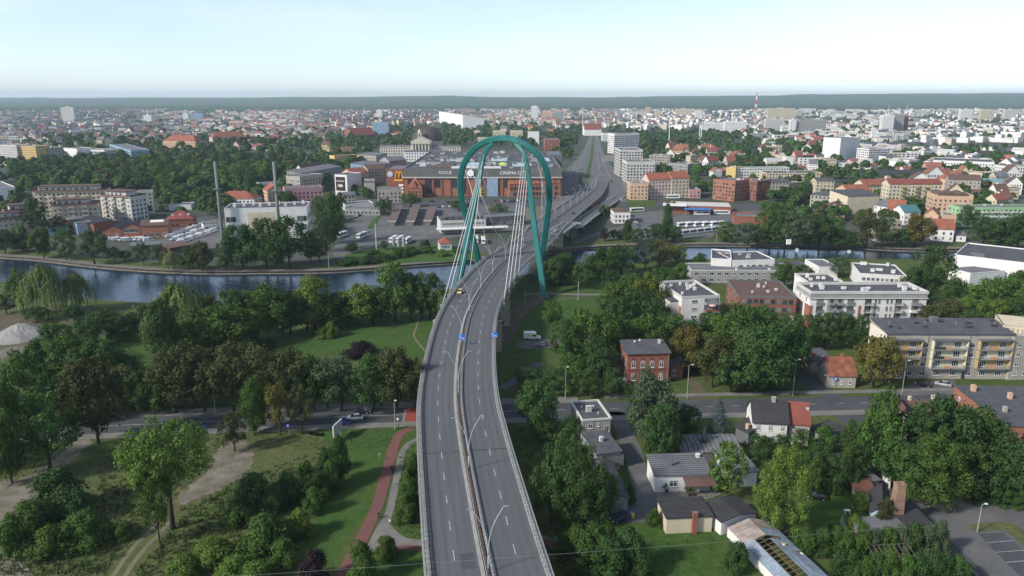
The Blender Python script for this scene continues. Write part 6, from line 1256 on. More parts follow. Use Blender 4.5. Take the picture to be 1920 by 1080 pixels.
def make_tree(form, seed, n, leaf, zb=.18, K=26, cr=(.12, .2), squash=.8):
    rs = np.random.RandomState(seed); g = MB()
    P_, N_ = [], []
    if form == 'cone':
        nt = 15; m = n // nt
        for i in range(nt):
            t = (i + .3) / nt; z = zb + (1 - zb) * t; r0 = .5 * (1 - t) ** .85 + .015; mm = int(m * (1.7 - 1.4 * t)); a = rs.uniform(0, 2 * np.pi, mm); lob = 1 + .16 * np.sin(a * (7 + i % 3) + i * 2); q = r0 * lob * np.sqrt(rs.uniform(.12, 1, mm)); zz = z - .55 * (q / .5) * .12 + rs.normal(0, .008, mm)
            P_.append(np.stack([q * np.cos(a), q * np.sin(a), zz], 1)); N_.append(np.stack([np.cos(a) * .55, np.sin(a) * .55, np.ones(mm) * .8], 1))
        pos, nrm = np.concatenate(P_), np.concatenate(N_); V, F_ = leaf_quads(pos, nrm, leaf, rs, .7)
        cen = []
    elif form == 'willow':
        ns = n // 16; a = rs.uniform(0, 2 * np.pi, ns); t = rs.uniform(0, 1, ns) ** .6; lob = 1 + .2 * np.sin(a * 4 + 1) * (rs.rand() + .5) + rs.normal(0, .07, ns); q = .5 * t * lob; z0 = zb + (1 - zb) * (.98 - .52 * t ** 2.2) + rs.normal(0, .035, ns); ln = rs.uniform(.16, .46, ns) * (.25 + .85 * t)
        for k in range(16):
            f = k / 15; zz = z0 - ln * f; z_ok = np.maximum(zz, .03); P_.append(np.stack([q * np.cos(a) * (1 + .06 * f) + rs.normal(0, .006, ns), q * np.sin(a) * (1 + .06 * f) + rs.normal(0, .006, ns), z_ok], 1)); N_.append(np.stack([np.cos(a), np.sin(a), np.ones(ns) * (.9 * (1 - f) + .15)], 1))
        pos, nrm = np.concatenate(P_), np.concatenate(N_); V, F_ = leaf_quads(pos, nrm, leaf * .75, rs, 1.9, up=np.array([0, 0, 1.0])); cen = []
        V2 = V
    else:
        gold = 2.39996; cen = []
        for i in range(K):
            t = (i + rs.uniform(.1, .9)) / K; z = zb + (1 - zb) * (.06 + .88 * t); R_ = .5 * radius_at(form, t); q = R_ * (.72 if i % 3 else .30) * rs.uniform(.8, 1.08); a = i * gold + rs.uniform(-.5, .5); rad = rs.uniform(*cr) * (.65 + .45 * radius_at(form, t))
            cen.append((q * math.cos(a), q * math.sin(a), z, rad))
        m = n // K
        for cx, cy, cz, rad in cen:
            mm = int(m * (rad / .16) ** 1.5) + 8; d = unit(rs.normal(0, 1, (mm, 3)) + np.array([cx * 1.4, cy * 1.4, .35])); rr_ = rad * (rs.uniform(.55, 1.1, (mm, 1))) * np.where(rs.rand(mm, 1) < .13, rs.uniform(1.1, 1.4, (mm, 1)), 1.0) * (1 + .22 * np.sin(d[:, :1] * 9 + cx * 40) * np.cos(d[:, 1:2] * 8 + cz * 30))
            p = np.array([cx, cy, cz]) + d * rr_ * np.array([1, 1, squash]); P_.append(p); N_.append(d + np.array([0, 0, .25]))
        pos, nrm = np.concatenate(P_), np.concatenate(N_); ok = pos[:, 2] > .015; pos, nrm = pos[ok], nrm[ok]; V, F_ = leaf_quads(pos, nrm, leaf, rs)
    crown = npmesh('crown', V, F_, LEAF['g'])
    top = zb + (1 - zb) * (.55 if form != 'cone' else .95); bend = rs.uniform(-.03, .03, 4)
    tr = .021 if form == 'umbrella' else .022 if form != 'cone' else .018
    g.tube([(0, 0, -.01), (bend[0], bend[1], zb * .7), (bend[2], bend[3], (zb + top) / 2), (0, 0, top)], [tr * 1.35, tr, tr * .7, tr * .25], 7)
    for cx, cy, cz, rad in cen[2:14:2]:
        z0 = max(zb * .75, cz - .28); g.tube([(bend[0] * .5, bend[1] * .5, z0), (cx * .45, cy * .45, (z0 + cz) / 2), (cx, cy, cz)], [tr * .5, tr * .32, tr * .1], 5, cap=False)
    return g.mesh('trunk', m_trunk, True), crown
PROTO = {'round': [make_tree('round', 10 + i, 8500, .0145, zb=(.12, .16, .2)[i % 3], K=(24, 46, 34, 60)[i % 4], cr=((.12, .21), (.07, .15), (.08, .2), (.06, .13))[i % 4]) for i in range(8)], 'open': [make_tree('round', 30 + i, 6000, .0145, zb=.24, K=30, cr=(.09, .16)) for i in range(3)], 'column': [make_tree('column', 40 + i, 5000, .016, zb=.06, K=24, cr=(.2, .3), squash=.5) for i in range(3)],
         'cone': [make_tree('cone', 50 + i, 6500, .014, zb=.05) for i in range(2)], 'willow': [make_tree('willow', 60 + i, 9600, .011, zb=.1) for i in range(3)], 'bush': [make_tree('bush', 70 + i, 4800, .020, zb=.0, K=24, cr=(.15, .25), squash=.9) for i in range(5)],
         'big': [make_tree('umbrella', 81, 26000, .0085, zb=.44, K=70, cr=(.06, .105)), make_tree('round', 82, 22000, .0090, zb=.05, K=60, cr=(.06, .14)), make_tree('round', 83, 22000, .0090, zb=.05, K=70, cr=(.06, .13))], 'weed': [make_tree('bush', 90 + i, 900, .035, zb=0, K=14, cr=(.13, .24), squash=1.2) for i in range(3)]}
FORM = {'g': 'round', 'd': 'round', 'l': 'round', 'y': 'round', 'b': 'round', 'w': 'willow', 's': 'open', 'c': 'cone', 't': 'column', 'u': 'bush', 'k': 'round', 'p': 'column'}
ntree = 0; trr = random.Random(5); TREEPOS = []
def tree(px, ytop, ybase, w, sp, label=None, form=None, group=None, name=None, cat='tree', idx=None):
    """a tree rooted at (px, ybase) in the photograph, its top seen at ytop and its crown w pixels wide"""
    global ntree
    p = P(px, ybase); h = max(hgt(p, ytop), 1.2); wd = w / FOC * depth((p.x, p.y, h * .6))
    f = form or FORM[sp]
    if f == 'round' and trr.random() < .22: f = 'open'
    fam = PROTO[f]; tm, cm = fam[(trr.randrange(len(fam)) if idx is None else idx)]
    e = empty(name or ('tree' if cat == 'tree' else cat.replace(' ', '_')), p, trr.uniform(0, 6.28)); e.scale = (wd * trr.uniform(.95, 1.05), wd * trr.uniform(.92, 1.08), h)
    c = ob('crown', cm, e)
    c.material_slots[0].link = 'OBJECT'; c.material_slots[0].material = LEAF[sp]
    if f != 'bush' and f != 'weed': ob('trunk', tm, e)
    ntree += 1; TREEPOS.append((p.x, p.y, wd / 2))
    if label: tag(e, label, cat, group)
    return e
def grove(phrase, group, items, cat='tree', form=None):
    """several trees of one place, numbered from the left in their labels when their kind repeats"""
    items = sorted(items, key=lambda t: t[0]); cnt = {}
    for it in items: cnt[it[4]] = cnt.get(it[4], 0) + 1
    seen = {}
    for it in items:
        sp = it[4]; seen[sp] = seen.get(sp, 0) + 1
        what = WORD[sp] + ' ' + cat if sp != 'w' or cat != 'tree' else WORD[sp]
        lab = f'{ordinal(seen[sp])} {what} from left {phrase}' if cnt[sp] > 1 else f'{what} {phrase}'
        tree(*it[:5], label=lab, group=group, form=form or (it[5] if len(it) > 5 else None), cat=cat)
grove('in the clump at the left end of the street', 'trees at the left end of the street', [(22, 722, 905, 95, 'g'), (95, 742, 882, 125, 'g', 'open'), (185, 668, 832, 120, 'b'), (60, 655, 800, 110, 'g'), (130, 628, 735, 110, 'g'), (190, 640, 740, 110, 'd'), (85, 640, 730, 90, 'd'), (235, 690, 762, 80, 'b'), (268, 698, 772, 70, 'd'), (150, 690, 790, 90, 'd'), (28, 690, 770, 75, 'l'), (120, 715, 800, 80, 'd'), (240, 668, 735, 70, 'd'), (-15, 760, 880, 80, 'd')])
grove('in the dark row along the street', 'dark row of trees along the street', [(330, 662, 775, 95, 'b'), (385, 652, 772, 105, 'b'), (440, 645, 772, 105, 'b'), (495, 652, 772, 100, 'b'), (548, 655, 770, 90, 'b'), (590, 668, 770, 80, 'd'), (640, 668, 770, 105, 's'), (700, 668, 768, 95, 'd'), (745, 655, 767, 85, 'b'), (778, 672, 764, 55, 'b'), (355, 642, 745, 90, 'b'), (470, 642, 738, 90, 'b'), (300, 690, 772, 60, 'd'), (615, 690, 765, 60, 'd')])
grove('between the left meadow and the river', 'grove between the meadow and the river', [(345, 532, 655, 105, 'w'), (312, 562, 687, 55, 'p'), (365, 600, 674, 90, 'g'), (420, 575, 662, 100, 'g'), (445, 540, 645, 85, 'g'), (500, 533, 638, 95, 'g'), (545, 545, 626, 80, 'd'), (480, 580, 644, 90, 'l'), (590, 520, 617, 85, 'y'), (575, 560, 619, 85, 'l'), (625, 548, 612, 85, 'd'), (675, 532, 607, 95, 'y'), (655, 560, 608, 65, 'g'), (715, 540, 604, 75, 'd'), (740, 490, 602, 82, 'l'), (770, 512, 600, 75, 'd'), (806, 510, 598, 76, 'd'), (790, 530, 599, 60, 'd'), (398, 552, 640, 70, 'y'), (530, 572, 630, 70, 'g'), (700, 562, 605, 70, 'd'), (455, 610, 651, 70, 'd'), (612, 585, 614, 50, 'g')])
grove('on the left river shore', 'trees on the left river shore', [(45, 505, 590, 58, 'g'), (90, 498, 594, 85, 'w'), (148, 513, 584, 60, 'w'), (200, 580, 638, 78, 'd'), (165, 597, 655, 70, 'd'), (112, 608, 690, 92, 'd'), (248, 588, 622, 45, 'd'), (275, 572, 622, 42, 'd'), (12, 552, 588, 45, 'd'), (70, 575, 604, 50, 'd'), (225, 592, 640, 50, 'd'), (140, 572, 600, 40, 'd')])
grove('on the near verge of the street', 'street trees on the near verge', [(480, 712, 812, 46, 'g', 'column'), (525, 718, 816, 56, 'k', 'open'), (567, 722, 813, 56, 'b', 'open'), (440, 774, 846, 58, 'b', 'open')])
tree(324, 795, 992, 180, 'l', 'big spreading light green tree with visible forked trunk on the rough meadow', 'big', 'trees on the rough meadow', idx=0)
tree(300, 872, 1018, 66, 'g', 'thin dark tree just in front of the big spreading tree', 'open', 'trees on the rough meadow')
tree(638, 818, 905, 38, 'd', 'slim dark upright tree beside the tall white board', 'column', 'trees on the rough meadow')
grove('on the rough meadow lower left', 'shrubs on the rough meadow', [(112, 885, 962, 105, 'd'), (62, 942, 1000, 80, 'g'), (165, 960, 1018, 90, 'g'), (98, 990, 1038, 75, 'g'), (232, 980, 1010, 36, 'l'), (30, 968, 1040, 60, 'g'), (480, 890, 962, 72, 'd'), (448, 938, 985, 58, 'g'), (540, 888, 945, 54, 'g'), (592, 888, 935, 54, 'g'), (620, 868, 920, 42, 'g'), (500, 968, 1035, 92, 'g'), (400, 1012, 1055, 82, 'l'), (562, 958, 1005, 56, 'l'), (440, 1048, 1085, 72, 'l'), (532, 1018, 1060, 64, 'g'), (345, 1042, 1080, 58, 'l'), (482, 1055, 1095, 64, 'l'), (150, 920, 975, 50, 'd'), (590, 915, 962, 40, 'g'), (680, 1018, 1092, 56, 'g'), (725, 1008, 1048, 46, 'g'), (612, 842, 885, 36, 'd'), (575, 866, 905, 36, 'g'), (515, 910, 962, 46, 'd')], 'shrub', 'bush')
tree(590, 1036, 1090, 56, 'u', 'round dark purple shrub at the bottom left of the cycle path', 'bush', cat='shrub')
tree(677, 643, 668, 62, 'u', 'dark purple shrub on the edge of the meadow above the dark tree row', 'bush', cat='shrub')
grove('on the strip between footpath and bridge', 'shrubs beside the bridge', [(768, 880, 942, 34, 'g'), (762, 930, 978, 40, 'g'), (777, 852, 902, 26, 'd'), (772, 905, 960, 30, 'd')], 'shrub', 'bush')
grove('on the meadow', 'shrubs on the meadow', [(622, 605, 632, 30, 'y'), (605, 615, 634, 22, 'l'), (500, 630, 652, 34, 'd')], 'shrub', 'bush')
grove('right of the near bridge end', 'trees right of the near bridge end', [(1062, 800, 975, 120, 'd', 'big'), (1095, 832, 985, 98, 'd', 'big'), (1030, 858, 980, 80, 'd'), (1142, 890, 962, 46, 'l'), (1005, 713, 815, 88, 'd'), (1025, 790, 832, 50, 'd'), (1072, 778, 826, 50, 'd'), (1120, 880, 985, 60, 'd')])
grove('around the brick villa', 'trees around the brick villa', [(1215, 703, 830, 102, 's', 'round'), (1242, 762, 862, 80, 'd'), (1138, 658, 714, 30, 'c'), (1090, 575, 692, 82, 'g'), (1060, 600, 700, 62, 'd'), (1132, 580, 690, 72, 'g'), (1115, 640, 712, 80, 'd'), (1168, 600, 680, 60, 'd'), (1070, 662, 722, 62, 'g'), (1040, 692, 742, 62, 'd'), (990, 690, 726, 60, 'd'), (1100, 690, 742, 72, 'd'), (1035, 565, 622, 46, 'g'), (1215, 590, 672, 70, 'g'), (1262, 590, 668, 82, 'g'), (1307, 600, 692, 80, 'd'), (1288, 615, 700, 74, 'k'), (1182, 600, 662, 60, 'g'), (1346, 745, 817, 48, 'c'), (1318, 800, 852, 26, 'c'), (1290, 762, 822, 60, 'd'), (1150, 690, 745, 50, 'd'), (1188, 718, 760, 40, 'd')])
grove('in the wood between villa and flats', 'wood between the villa and the flats', [(1350, 590, 700, 92, 'g'), (1392, 570, 682, 92, 'g'), (1336, 630, 726, 92, 'b'), (1400, 622, 728, 102, 'd'), (1440, 612, 732, 112, 'd'), (1470, 602, 722, 92, 'd'), (1372, 662, 736, 100, 'd'), (1432, 668, 736, 92, 'd'), (1330, 585, 660, 70, 'd'), (1425, 575, 660, 70, 'g'), (1462, 585, 660, 62, 'g'), (1500, 590, 652, 72, 'd'), (1545, 585, 652, 72, 'd'), (1582, 590, 652, 52, 'd'), (1610, 590, 655, 42, 'd'), (1490, 640, 700, 60, 'd')])
grove('right of the bridge by the river', 'riverside trees right of the bridge', [(1155, 530, 612, 82, 'g'), (1182, 510, 592, 82, 'g'), (1212, 513, 602, 80, 'y'), (1195, 545, 622, 82, 'd'), (1160, 560, 642, 72, 'd'), (1225, 558, 632, 70, 'd'), (1130, 465, 522, 72, 'g'), (1165, 460, 517, 72, 'd'), (1210, 455, 507, 62, 's'), (1236, 450, 500, 55, 'k'), (1270, 459, 492, 36, 'y'), (1052, 475, 532, 74, 'd'), (1088, 490, 542, 42, 'g'), (1312, 475, 499, 28, 'g'), (1145, 505, 545, 50, 'd'), (1240, 500, 560, 60, 'g'), (1030, 490, 535, 40, 'd'), (1275, 495, 540, 40, 'g')])
grove('beside the long white flats', 'trees beside the long white flats', [(1470, 492, 542, 52, 'g'), (1502, 497, 540, 46, 'd'), (1740, 458, 562, 88, 'd'), (1632, 494, 518, 32, 'y'), (1572, 480, 520, 44, 's'), (1772, 560, 622, 72, 'b'), (1802, 555, 612, 62, 'l'), (1842, 525, 602, 82, 'g'), (1882, 520, 602, 92, 'g'), (1905, 505, 575, 62, 'g'), (1752, 572, 626, 62, 'b'), (1862, 560, 622, 72, 'l'), (1785, 520, 582, 52, 'd'), (1820, 580, 632, 60, 'd'), (1900, 560, 625, 60, 'd'), (1715, 500, 575, 60, 'd')])
tree(1637, 630, 726, 88, 'k', 'large olive-yellow chestnut in front of the balcony flats', None, 'trees in front of the flats', idx=2)
grove('right of the junction below the flats', 'trees below the flats', [(1645, 726, 892, 72, 'g'), (1640, 775, 900, 96, 'g'), (1702, 770, 905, 112, 'd'), (1752, 750, 900, 132, 'd'), (1802, 762, 892, 122, 'd'), (1852, 790, 905, 112, 'd'), (1892, 830, 925, 88, 'd'), (1738, 815, 945, 150, 'g', 'big'), (1822, 832, 932, 102, 'd'), (1882, 850, 946, 82, 'd'), (1600, 792, 872, 60, 'd'), (1680, 825, 920, 80, 'd'), (1935, 810, 900, 70, 'd')])
grove('among the gardens lower right', 'garden trees lower right', [(1465, 838, 1005, 112, 'l', 'big'), (1432, 880, 992, 60, 'l'), (1362, 826, 937, 74, 'l'), (1497, 805, 872, 62, 'd'), (1532, 830, 882, 62, 'd'), (1512, 850, 927, 62, 'g'), (1562, 860, 922, 62, 'd'), (1592, 832, 912, 62, 'd'), (1232, 770, 872, 72, 'd'), (1610, 922, 962, 42, 'l'), (1656, 932, 992, 24, 't'), (1577, 963, 998, 22, 'c'), (1545, 800, 850, 50, 'g'), (1425, 815, 860, 50, 'd'), (1460, 815, 860, 44, 'd')])
grove('on the slope right of the bridge', 'shrubs right of the bridge', [(1082, 985, 1046, 54, 'g'), (1112, 985, 1062, 74, 'd'), (1142, 1008, 1082, 84, 'd'), (1176, 990, 1072, 62, 'd'), (1085, 1050, 1092, 54, 'd'), (1380, 1018, 1068, 48, 'd'), (1226, 955, 987, 28, 'g'), (1200, 1040, 1085, 50, 'd'), (1060, 1000, 1040, 36, 'g'), (1140, 985, 1030, 40, 'g'), (1180, 905, 945, 20, 'd'), (1245, 900, 920, 16, 'g'), (1290, 905, 922, 14, 'l')], 'shrub', 'bush')
it = [(1512 + i * 25 + trr.uniform(-5, 5), 985 + trr.uniform(-8, 10), 1040, 40, trr.choice('ddgs')) for i in range(11)]
grove('in the upper hedge of the lower right garden', 'upper garden hedge', it, 'shrub', 'bush')
it = [(1568 + i * 25 + trr.uniform(-5, 5), 1042 + trr.uniform(-8, 6), 1092, 42, trr.choice('ddg')) for i in range(10)]
grove('in the lower hedge of the lower right garden', 'lower garden hedge', it, 'shrub', 'bush')
it = [(1532 + i * 14, 897 + trr.uniform(-3, 3), 926, 24, trr.choice('dd')) for i in range(6)]
grove('in the dense hedge above the garden lawn', 'dense garden hedge', it, 'shrub', 'bush')
grove('in the small garden by the brick chimney', 'small garden shrubs', [(1600, 965, 996, 24, 'y'), (1618, 970, 992, 20, 'k'), (1560, 975, 1000, 24, 'd'), (1640, 960, 985, 24, 'd')], 'shrub', 'bush')
grove('on the car park side of the wood', 'shrubs by the car park', [(1760, 905, 930, 40, 'd'), (1800, 905, 930, 40, 'g'), (1835, 915, 940, 40, 'd'), (1872, 920, 945, 40, 'd'), (1905, 925, 950, 40, 'g')], 'shrub', 'bush')
# far bank
grove('on the far river bank left of the plant', 'far bank trees left', [(10, 432, 476, 46, 'd'), (42, 435, 472, 50, 'd'), (82, 428, 484, 46, 'g'), (125, 425, 487, 48, 'g'), (178, 432, 495, 62, 'd'), (73, 371, 442, 44, 'd'), (215, 463, 492, 34, 's'), (270, 455, 497, 34, 's'), (300, 458, 497, 34, 's'), (326, 471, 505, 42, 'w'), (380, 455, 507, 52, 'b'), (357, 465, 505, 40, 'd'), (20, 405, 440, 40, 'd'), (235, 470, 490, 30, 'd'), (110, 405, 440, 36, 'd')])
grove('below the white industrial hall', 'far bank trees at the plant', [(455, 420, 505, 68, 'd'), (500, 410, 503, 78, 'd'), (545, 405, 502, 74, 'd'), (612, 395, 472, 56, 'd'), (626, 360, 456, 36, 'p'), (582, 432, 492, 44, 'g'), (600, 448, 490, 40, 'g'), (425, 450, 508, 44, 'd'), (520, 440, 505, 60, 'd'), (640, 400, 440, 24, 'd'), (605, 370, 420, 36, 'd')])
grove('around the bus station', 'trees around the bus station', [(660, 455, 475, 26, 'd'), (720, 372, 405, 40, 'g'), (690, 355, 372, 26, 'd'), (770, 362, 388, 42, 'g'), (790, 448, 466, 12, 'c'), (800, 450, 466, 16, 'd'), (720, 452, 468, 18, 'd'), (865, 380, 395, 40, 'g'), (935, 382, 400, 46, 'g'), (600, 368, 395, 34, 'g'), (640, 360, 392, 22, 'd'), (826, 340, 366, 22, 'g'), (840, 342, 366, 22, 'd'), (918, 342, 366, 14, 'g'), (855, 376, 388, 26, 'b'), (535, 358, 392, 40, 'g')])
grove('in the bushes along the station lawn', 'bushes along the station lawn', [(690, 480, 494, 36, 'd'), (650, 485, 497, 40, 'd'), (720, 476, 488, 36, 'd'), (750, 466, 482, 34, 'd'), (770, 462, 476, 30, 'g'), (800, 462, 474, 30, 'g'), (830, 468, 480, 22, 'l'), (700, 468, 478, 30, 'd'), (860, 462, 474, 26, 'd')], 'shrub', 'bush')
grove('around the coach depot', 'trees around the coach depot', [(1133, 427, 452, 22, 'u', 'round'), (1150, 430, 450, 20, 'u', 'round'), (1163, 432, 449, 16, 'd'), (1176, 411, 454, 20, 'p'), (1249, 381, 452, 20, 'p'), (1230, 420, 457, 46, 'd'), (1195, 428, 457, 36, 'd'), (1265, 425, 455, 30, 'd'), (1360, 415, 454, 52, 'g'), (1402, 418, 460, 62, 's'), (1442, 376, 457, 72, 'g'), (1472, 392, 462, 70, 'd'), (1130, 385, 410, 18, 'd'), (1140, 386, 410, 14, 'd'), (1262, 378, 396, 16, 'd')])
grove('on the far river bank at right', 'far bank trees right', [(1494, 398, 467, 72, 's'), (1536, 402, 462, 62, 'd'), (1572, 430, 463, 52, 'd'), (1622, 400, 464, 68, 'b'), (1652, 402, 464, 48, 'd'), (1716, 404, 462, 62, 'k'), (1842, 405, 464, 62, 'd'), (1872, 410, 467, 62, 'd'), (1906, 400, 467, 52, 'd'), (1600, 440, 464, 40, 'd'), (1515, 430, 464, 50, 'g'), (1558, 405, 450, 50, 'g'), (1812, 385, 430, 40, 'd'), (1460, 420, 462, 50, 'd'), (1690, 430, 464, 40, 'd'), (1420, 425, 460, 40, 'd'), (1545, 355, 385, 36, 'd'), (1500, 350, 380, 50, 'd'), (1470, 350, 378, 40, 'd')])
# park behind the plant: single trees, sampled inside its outline
park = []; tries = 0
while len(park) < 74 and tries < 4000:
    tries += 1; x, y = trr.uniform(40, 650), trr.uniform(308, 392); 
    if y < 325 - (x - 60) * .02 and x < 130: continue
    if x > 500 and y > 340 - (x - 500) * .15: continue
    if x > 290 and y > 372 or x < 300 and y > 352: continue
    p = P(x, y); 
    if blocked(p.x, p.y, 3) or any((a - p.x) ** 2 + (b_ - p.y) ** 2 < 150 for a, b_, _ in TREEPOS): continue
    hh = trr.uniform(13, 21); yt = proj((p.x, p.y, hh))[1]; wp = trr.uniform(12, 19) * FOC / depth(p); park.append((x, yt, y, wp, trr.choice('ddddggglyp')))
    TREEPOS.append((p.x, p.y, 5))
park = [(x, yt, y, wp * (.5 if sp == 'p' else 1), sp) for x, yt, y, wp, sp in park]
grove('in the park left of the arch', 'park trees', park)

# the many trees beyond: one mass of low leaf clumps
def mass_part(spec, seed, k, fs):
    rs = np.random.RandomState(seed); X = np.array(spec); n = len(X)
    d = unit(rs.normal(0, 1, (n, k, 3)).reshape(-1, 3)).reshape(n, k, 3); d[:, :, 2] = np.abs(d[:, :, 2]) * 1.1 - .25
    tall = np.where(X[:, 4] < 0, .45, 1.0)
    r_ = rs.uniform(.62, 1.08, (n, k, 1)); w = (X[:, 2] * tall)[:, None]; h = X[:, 3][:, None]
    pos = np.stack([X[:, 0][:, None] + d[:, :, 0] * r_[:, :, 0] * w / 2, X[:, 1][:, None] + d[:, :, 1] * r_[:, :, 0] * w / 2, h * .48 + d[:, :, 2] * r_[:, :, 0] * h * .48], -1).reshape(-1, 3)
    nr = d.reshape(-1, 3) + np.array([0, 0, .2]); size = np.repeat(X[:, 2] * tall * fs, k)
    a = unit(np.cross(nr, rs.normal(0, 1, nr.shape))); nr = unit(nr + rs.normal(0, .25, nr.shape)); a = unit(np.cross(nr, a)); b_ = np.cross(nr, a); s = (size * rs.uniform(.7, 1.3, len(size)))[:, None]
    V_ = np.stack([pos - a * s - b_ * s * .7, pos + a * s * .8 - b_ * s, pos + a * s + b_ * s * .8, pos - a * s * .7 + b_ * s], 1).reshape(-1, 3)
    return V_, np.repeat(np.abs(X[:, 4]).astype(int) % 8, k)
def mass(name, label, spec, mats, seed):
    near = [t for t in spec if t[1] < 1150]; far = [t for t in spec if t[1] >= 1150]
    a, b_ = mass_part(near, seed, 150, .095), mass_part(far, seed + 1, 32, .19); V_ = np.concatenate([a[0], b_[0]])
    o = ob(name, npmesh(name, V_, np.arange(len(V_)).reshape(-1, 4), mats, np.concatenate([a[1], b_[1]]))); tag(o, label, 'trees', kind='stuff')
spec = []
def scatter(x0, x1, y0, y1, n, hmin=8, hmax=15, gap=.8, mixed=(0, 0, 1, 1, 2, 3)):
    for _ in range(n):
        px, py = trr.uniform(x0, x1), trr.uniform(y0, y1); p = P(px, py)
        if near_road(px, py) and not 1100 < px < 1104 or p.y > 5600 or blocked(p.x, p.y, 2): continue
        if not free(p.x, p.y, 1): continue
        h = trr.uniform(hmin, hmax); w = h * trr.uniform(.7, 1.05); c = trr.choice(mixed); spec.append((p.x, p.y, w, h, -c - 4 if trr.random() < .12 else c + 4))
for z in ((40, 700, 262, 330, 520, 11, 19), (0, 130, 296, 345, 60, 10, 18), (430, 800, 238, 282, 330, 10, 17), (830, 1010, 228, 278, 260, 10, 17), (1030, 1092, 255, 300, 120, 10, 16), (1122, 1150, 262, 300, 40, 9, 14), (1195, 1480, 250, 330, 420, 10, 17), (1440, 1700, 268, 350, 130, 9, 15), (1700, 1920, 280, 350, 170, 9, 15), (1470, 1560, 262, 292, 90, 11, 17), (1440, 1920, 350, 420, 130, 8, 14), (50, 620, 318, 362, 330, 11, 19), (290, 425, 362, 392, 70, 8, 14), (430, 560, 352, 385, 50, 8, 13), (0, 1920, 210, 262, 3400, 7, 13), (0, 1920, 203, 214, 1200, 9, 16), (640, 720, 300, 372, 26, 7, 12), (1250, 1440, 335, 375, 40, 7, 12), (1060, 1100, 225, 262, 60, 9, 15), (-100, 60, 290, 460, 40, 9, 16), (180, 420, 385, 410, 30, 7, 12)): scatter(*z)
mass('distant_trees', 'mass of far trees filling the gaps between the town buildings', spec, [LEAF['d'], LEAF['g'], LEAF['p'], LEAF['k'], LEAF['d'], LEAF['g'], LEAF['p'], LEAF['b']], 3)
# undergrowth and tall weeds on the rough ground: one mass
gs = []; grr = random.Random(9)
def weeds(poly, n, h0, h1, z=0):
    xs = [p[0] for p in poly]; ys = [p[1] for p in poly]
    k = 0
    while k < n:
        x, y = grr.uniform(min(xs), max(xs)), grr.uniform(min(ys), max(ys)); c = False; j = len(poly) - 1
        for i in range(len(poly)):
            if (poly[i][1] > y) != (poly[j][1] > y) and x < (poly[j][0] - poly[i][0]) * (y - poly[i][1]) / (poly[j][1] - poly[i][1]) + poly[i][0]: c = not c
            j = i
        k += 1
        if not c: continue
        p = P(x, y)
        if blocked(p.x, p.y, .5) or abs(x - (312 - (y - 975) * .85)) < 26 and y > 960: continue
        gs.append((p.x, p.y, grr.uniform(h0, h1)))
weeds([(0, 990), (100, 960), (250, 900), (330, 960), (330, 1000), (230, 1080), (0, 1080)], 2106, 0.18, 0.61); weeds([(330, 960), (470, 890), (620, 840), (640, 880), (560, 1000), (550, 1080), (230, 1080)], 3042, 0.18, 0.66); weeds([(190, 840), (420, 815), (400, 870), (330, 930), (180, 920)], 1287, 0.12, 0.44); weeds([(1140, 985), (1240, 992), (1345, 990), (1400, 1050), (1440, 1080), (1160, 1080)], 877, 0.09, 0.28); weeds([(960, 800), (1010, 790), (1060, 1000), (1080, 1080), (1050, 1080), (1010, 980)], 877, 0.18, 0.55); weeds([(60, 570), (300, 580), (300, 690), (180, 690), (60, 650)], 877, 0.24, 0.55); weeds([(470, 650), (820, 586), (800, 668), (520, 668)], 1521, 0.09, 0.22); weeds([(940, 630), (1020, 560), (1140, 575), (1060, 690), (960, 700)], 936, 0.12, 0.33); weeds([(780, 810), (790, 1020), (735, 985), (750, 860)], 409, 0.12, 0.39); weeds([(480, 806), (760, 800), (730, 840), (640, 850), (470, 830)], 702, 0.09, 0.28)
G = np.array(gs); n = len(G); rs = np.random.RandomState(4); kb = 5
base = np.repeat(G, kb, 0); off = rs.normal(0, .30, (n * kb, 2)); ang_ = rs.uniform(0, np.pi, n * kb); hh = base[:, 2] * rs.uniform(.6, 1.2, n * kb); wdt = .05 + hh * .16; lean = rs.normal(0, .35, (n * kb, 2)) * hh[:, None]
bx, by = base[:, 0] + off[:, 0], base[:, 1] + off[:, 1]; dx, dy = np.cos(ang_) * wdt, np.sin(ang_) * wdt; z0 = np.full(n * kb, .02)
V_ = np.stack([np.stack([bx - dx, by - dy, z0], 1), np.stack([bx + dx, by + dy, z0], 1), np.stack([bx + lean[:, 0] + dx * .6, by + lean[:, 1] + dy * .6, hh], 1), np.stack([bx + lean[:, 0] - dx * .6, by + lean[:, 1] - dy * .6, hh], 1)], 1).reshape(-1, 3)
wm = [leafmat('weed', (.088, .128, .038), .25, 0), leafmat('dry_weed', (.14, .130, .06), .25, 0), leafmat('weed_dark', (.072, .112, .032), .25, 0)]
o = ob('undergrowth', npmesh('undergrowth', V_, np.arange(len(V_)).reshape(-1, 4), wm, np.repeat(rs.choice([0, 0, 2, 2, 1], n), kb))); tag(o, 'tall grass and weeds covering the rough ground', 'undergrowth', kind='stuff')
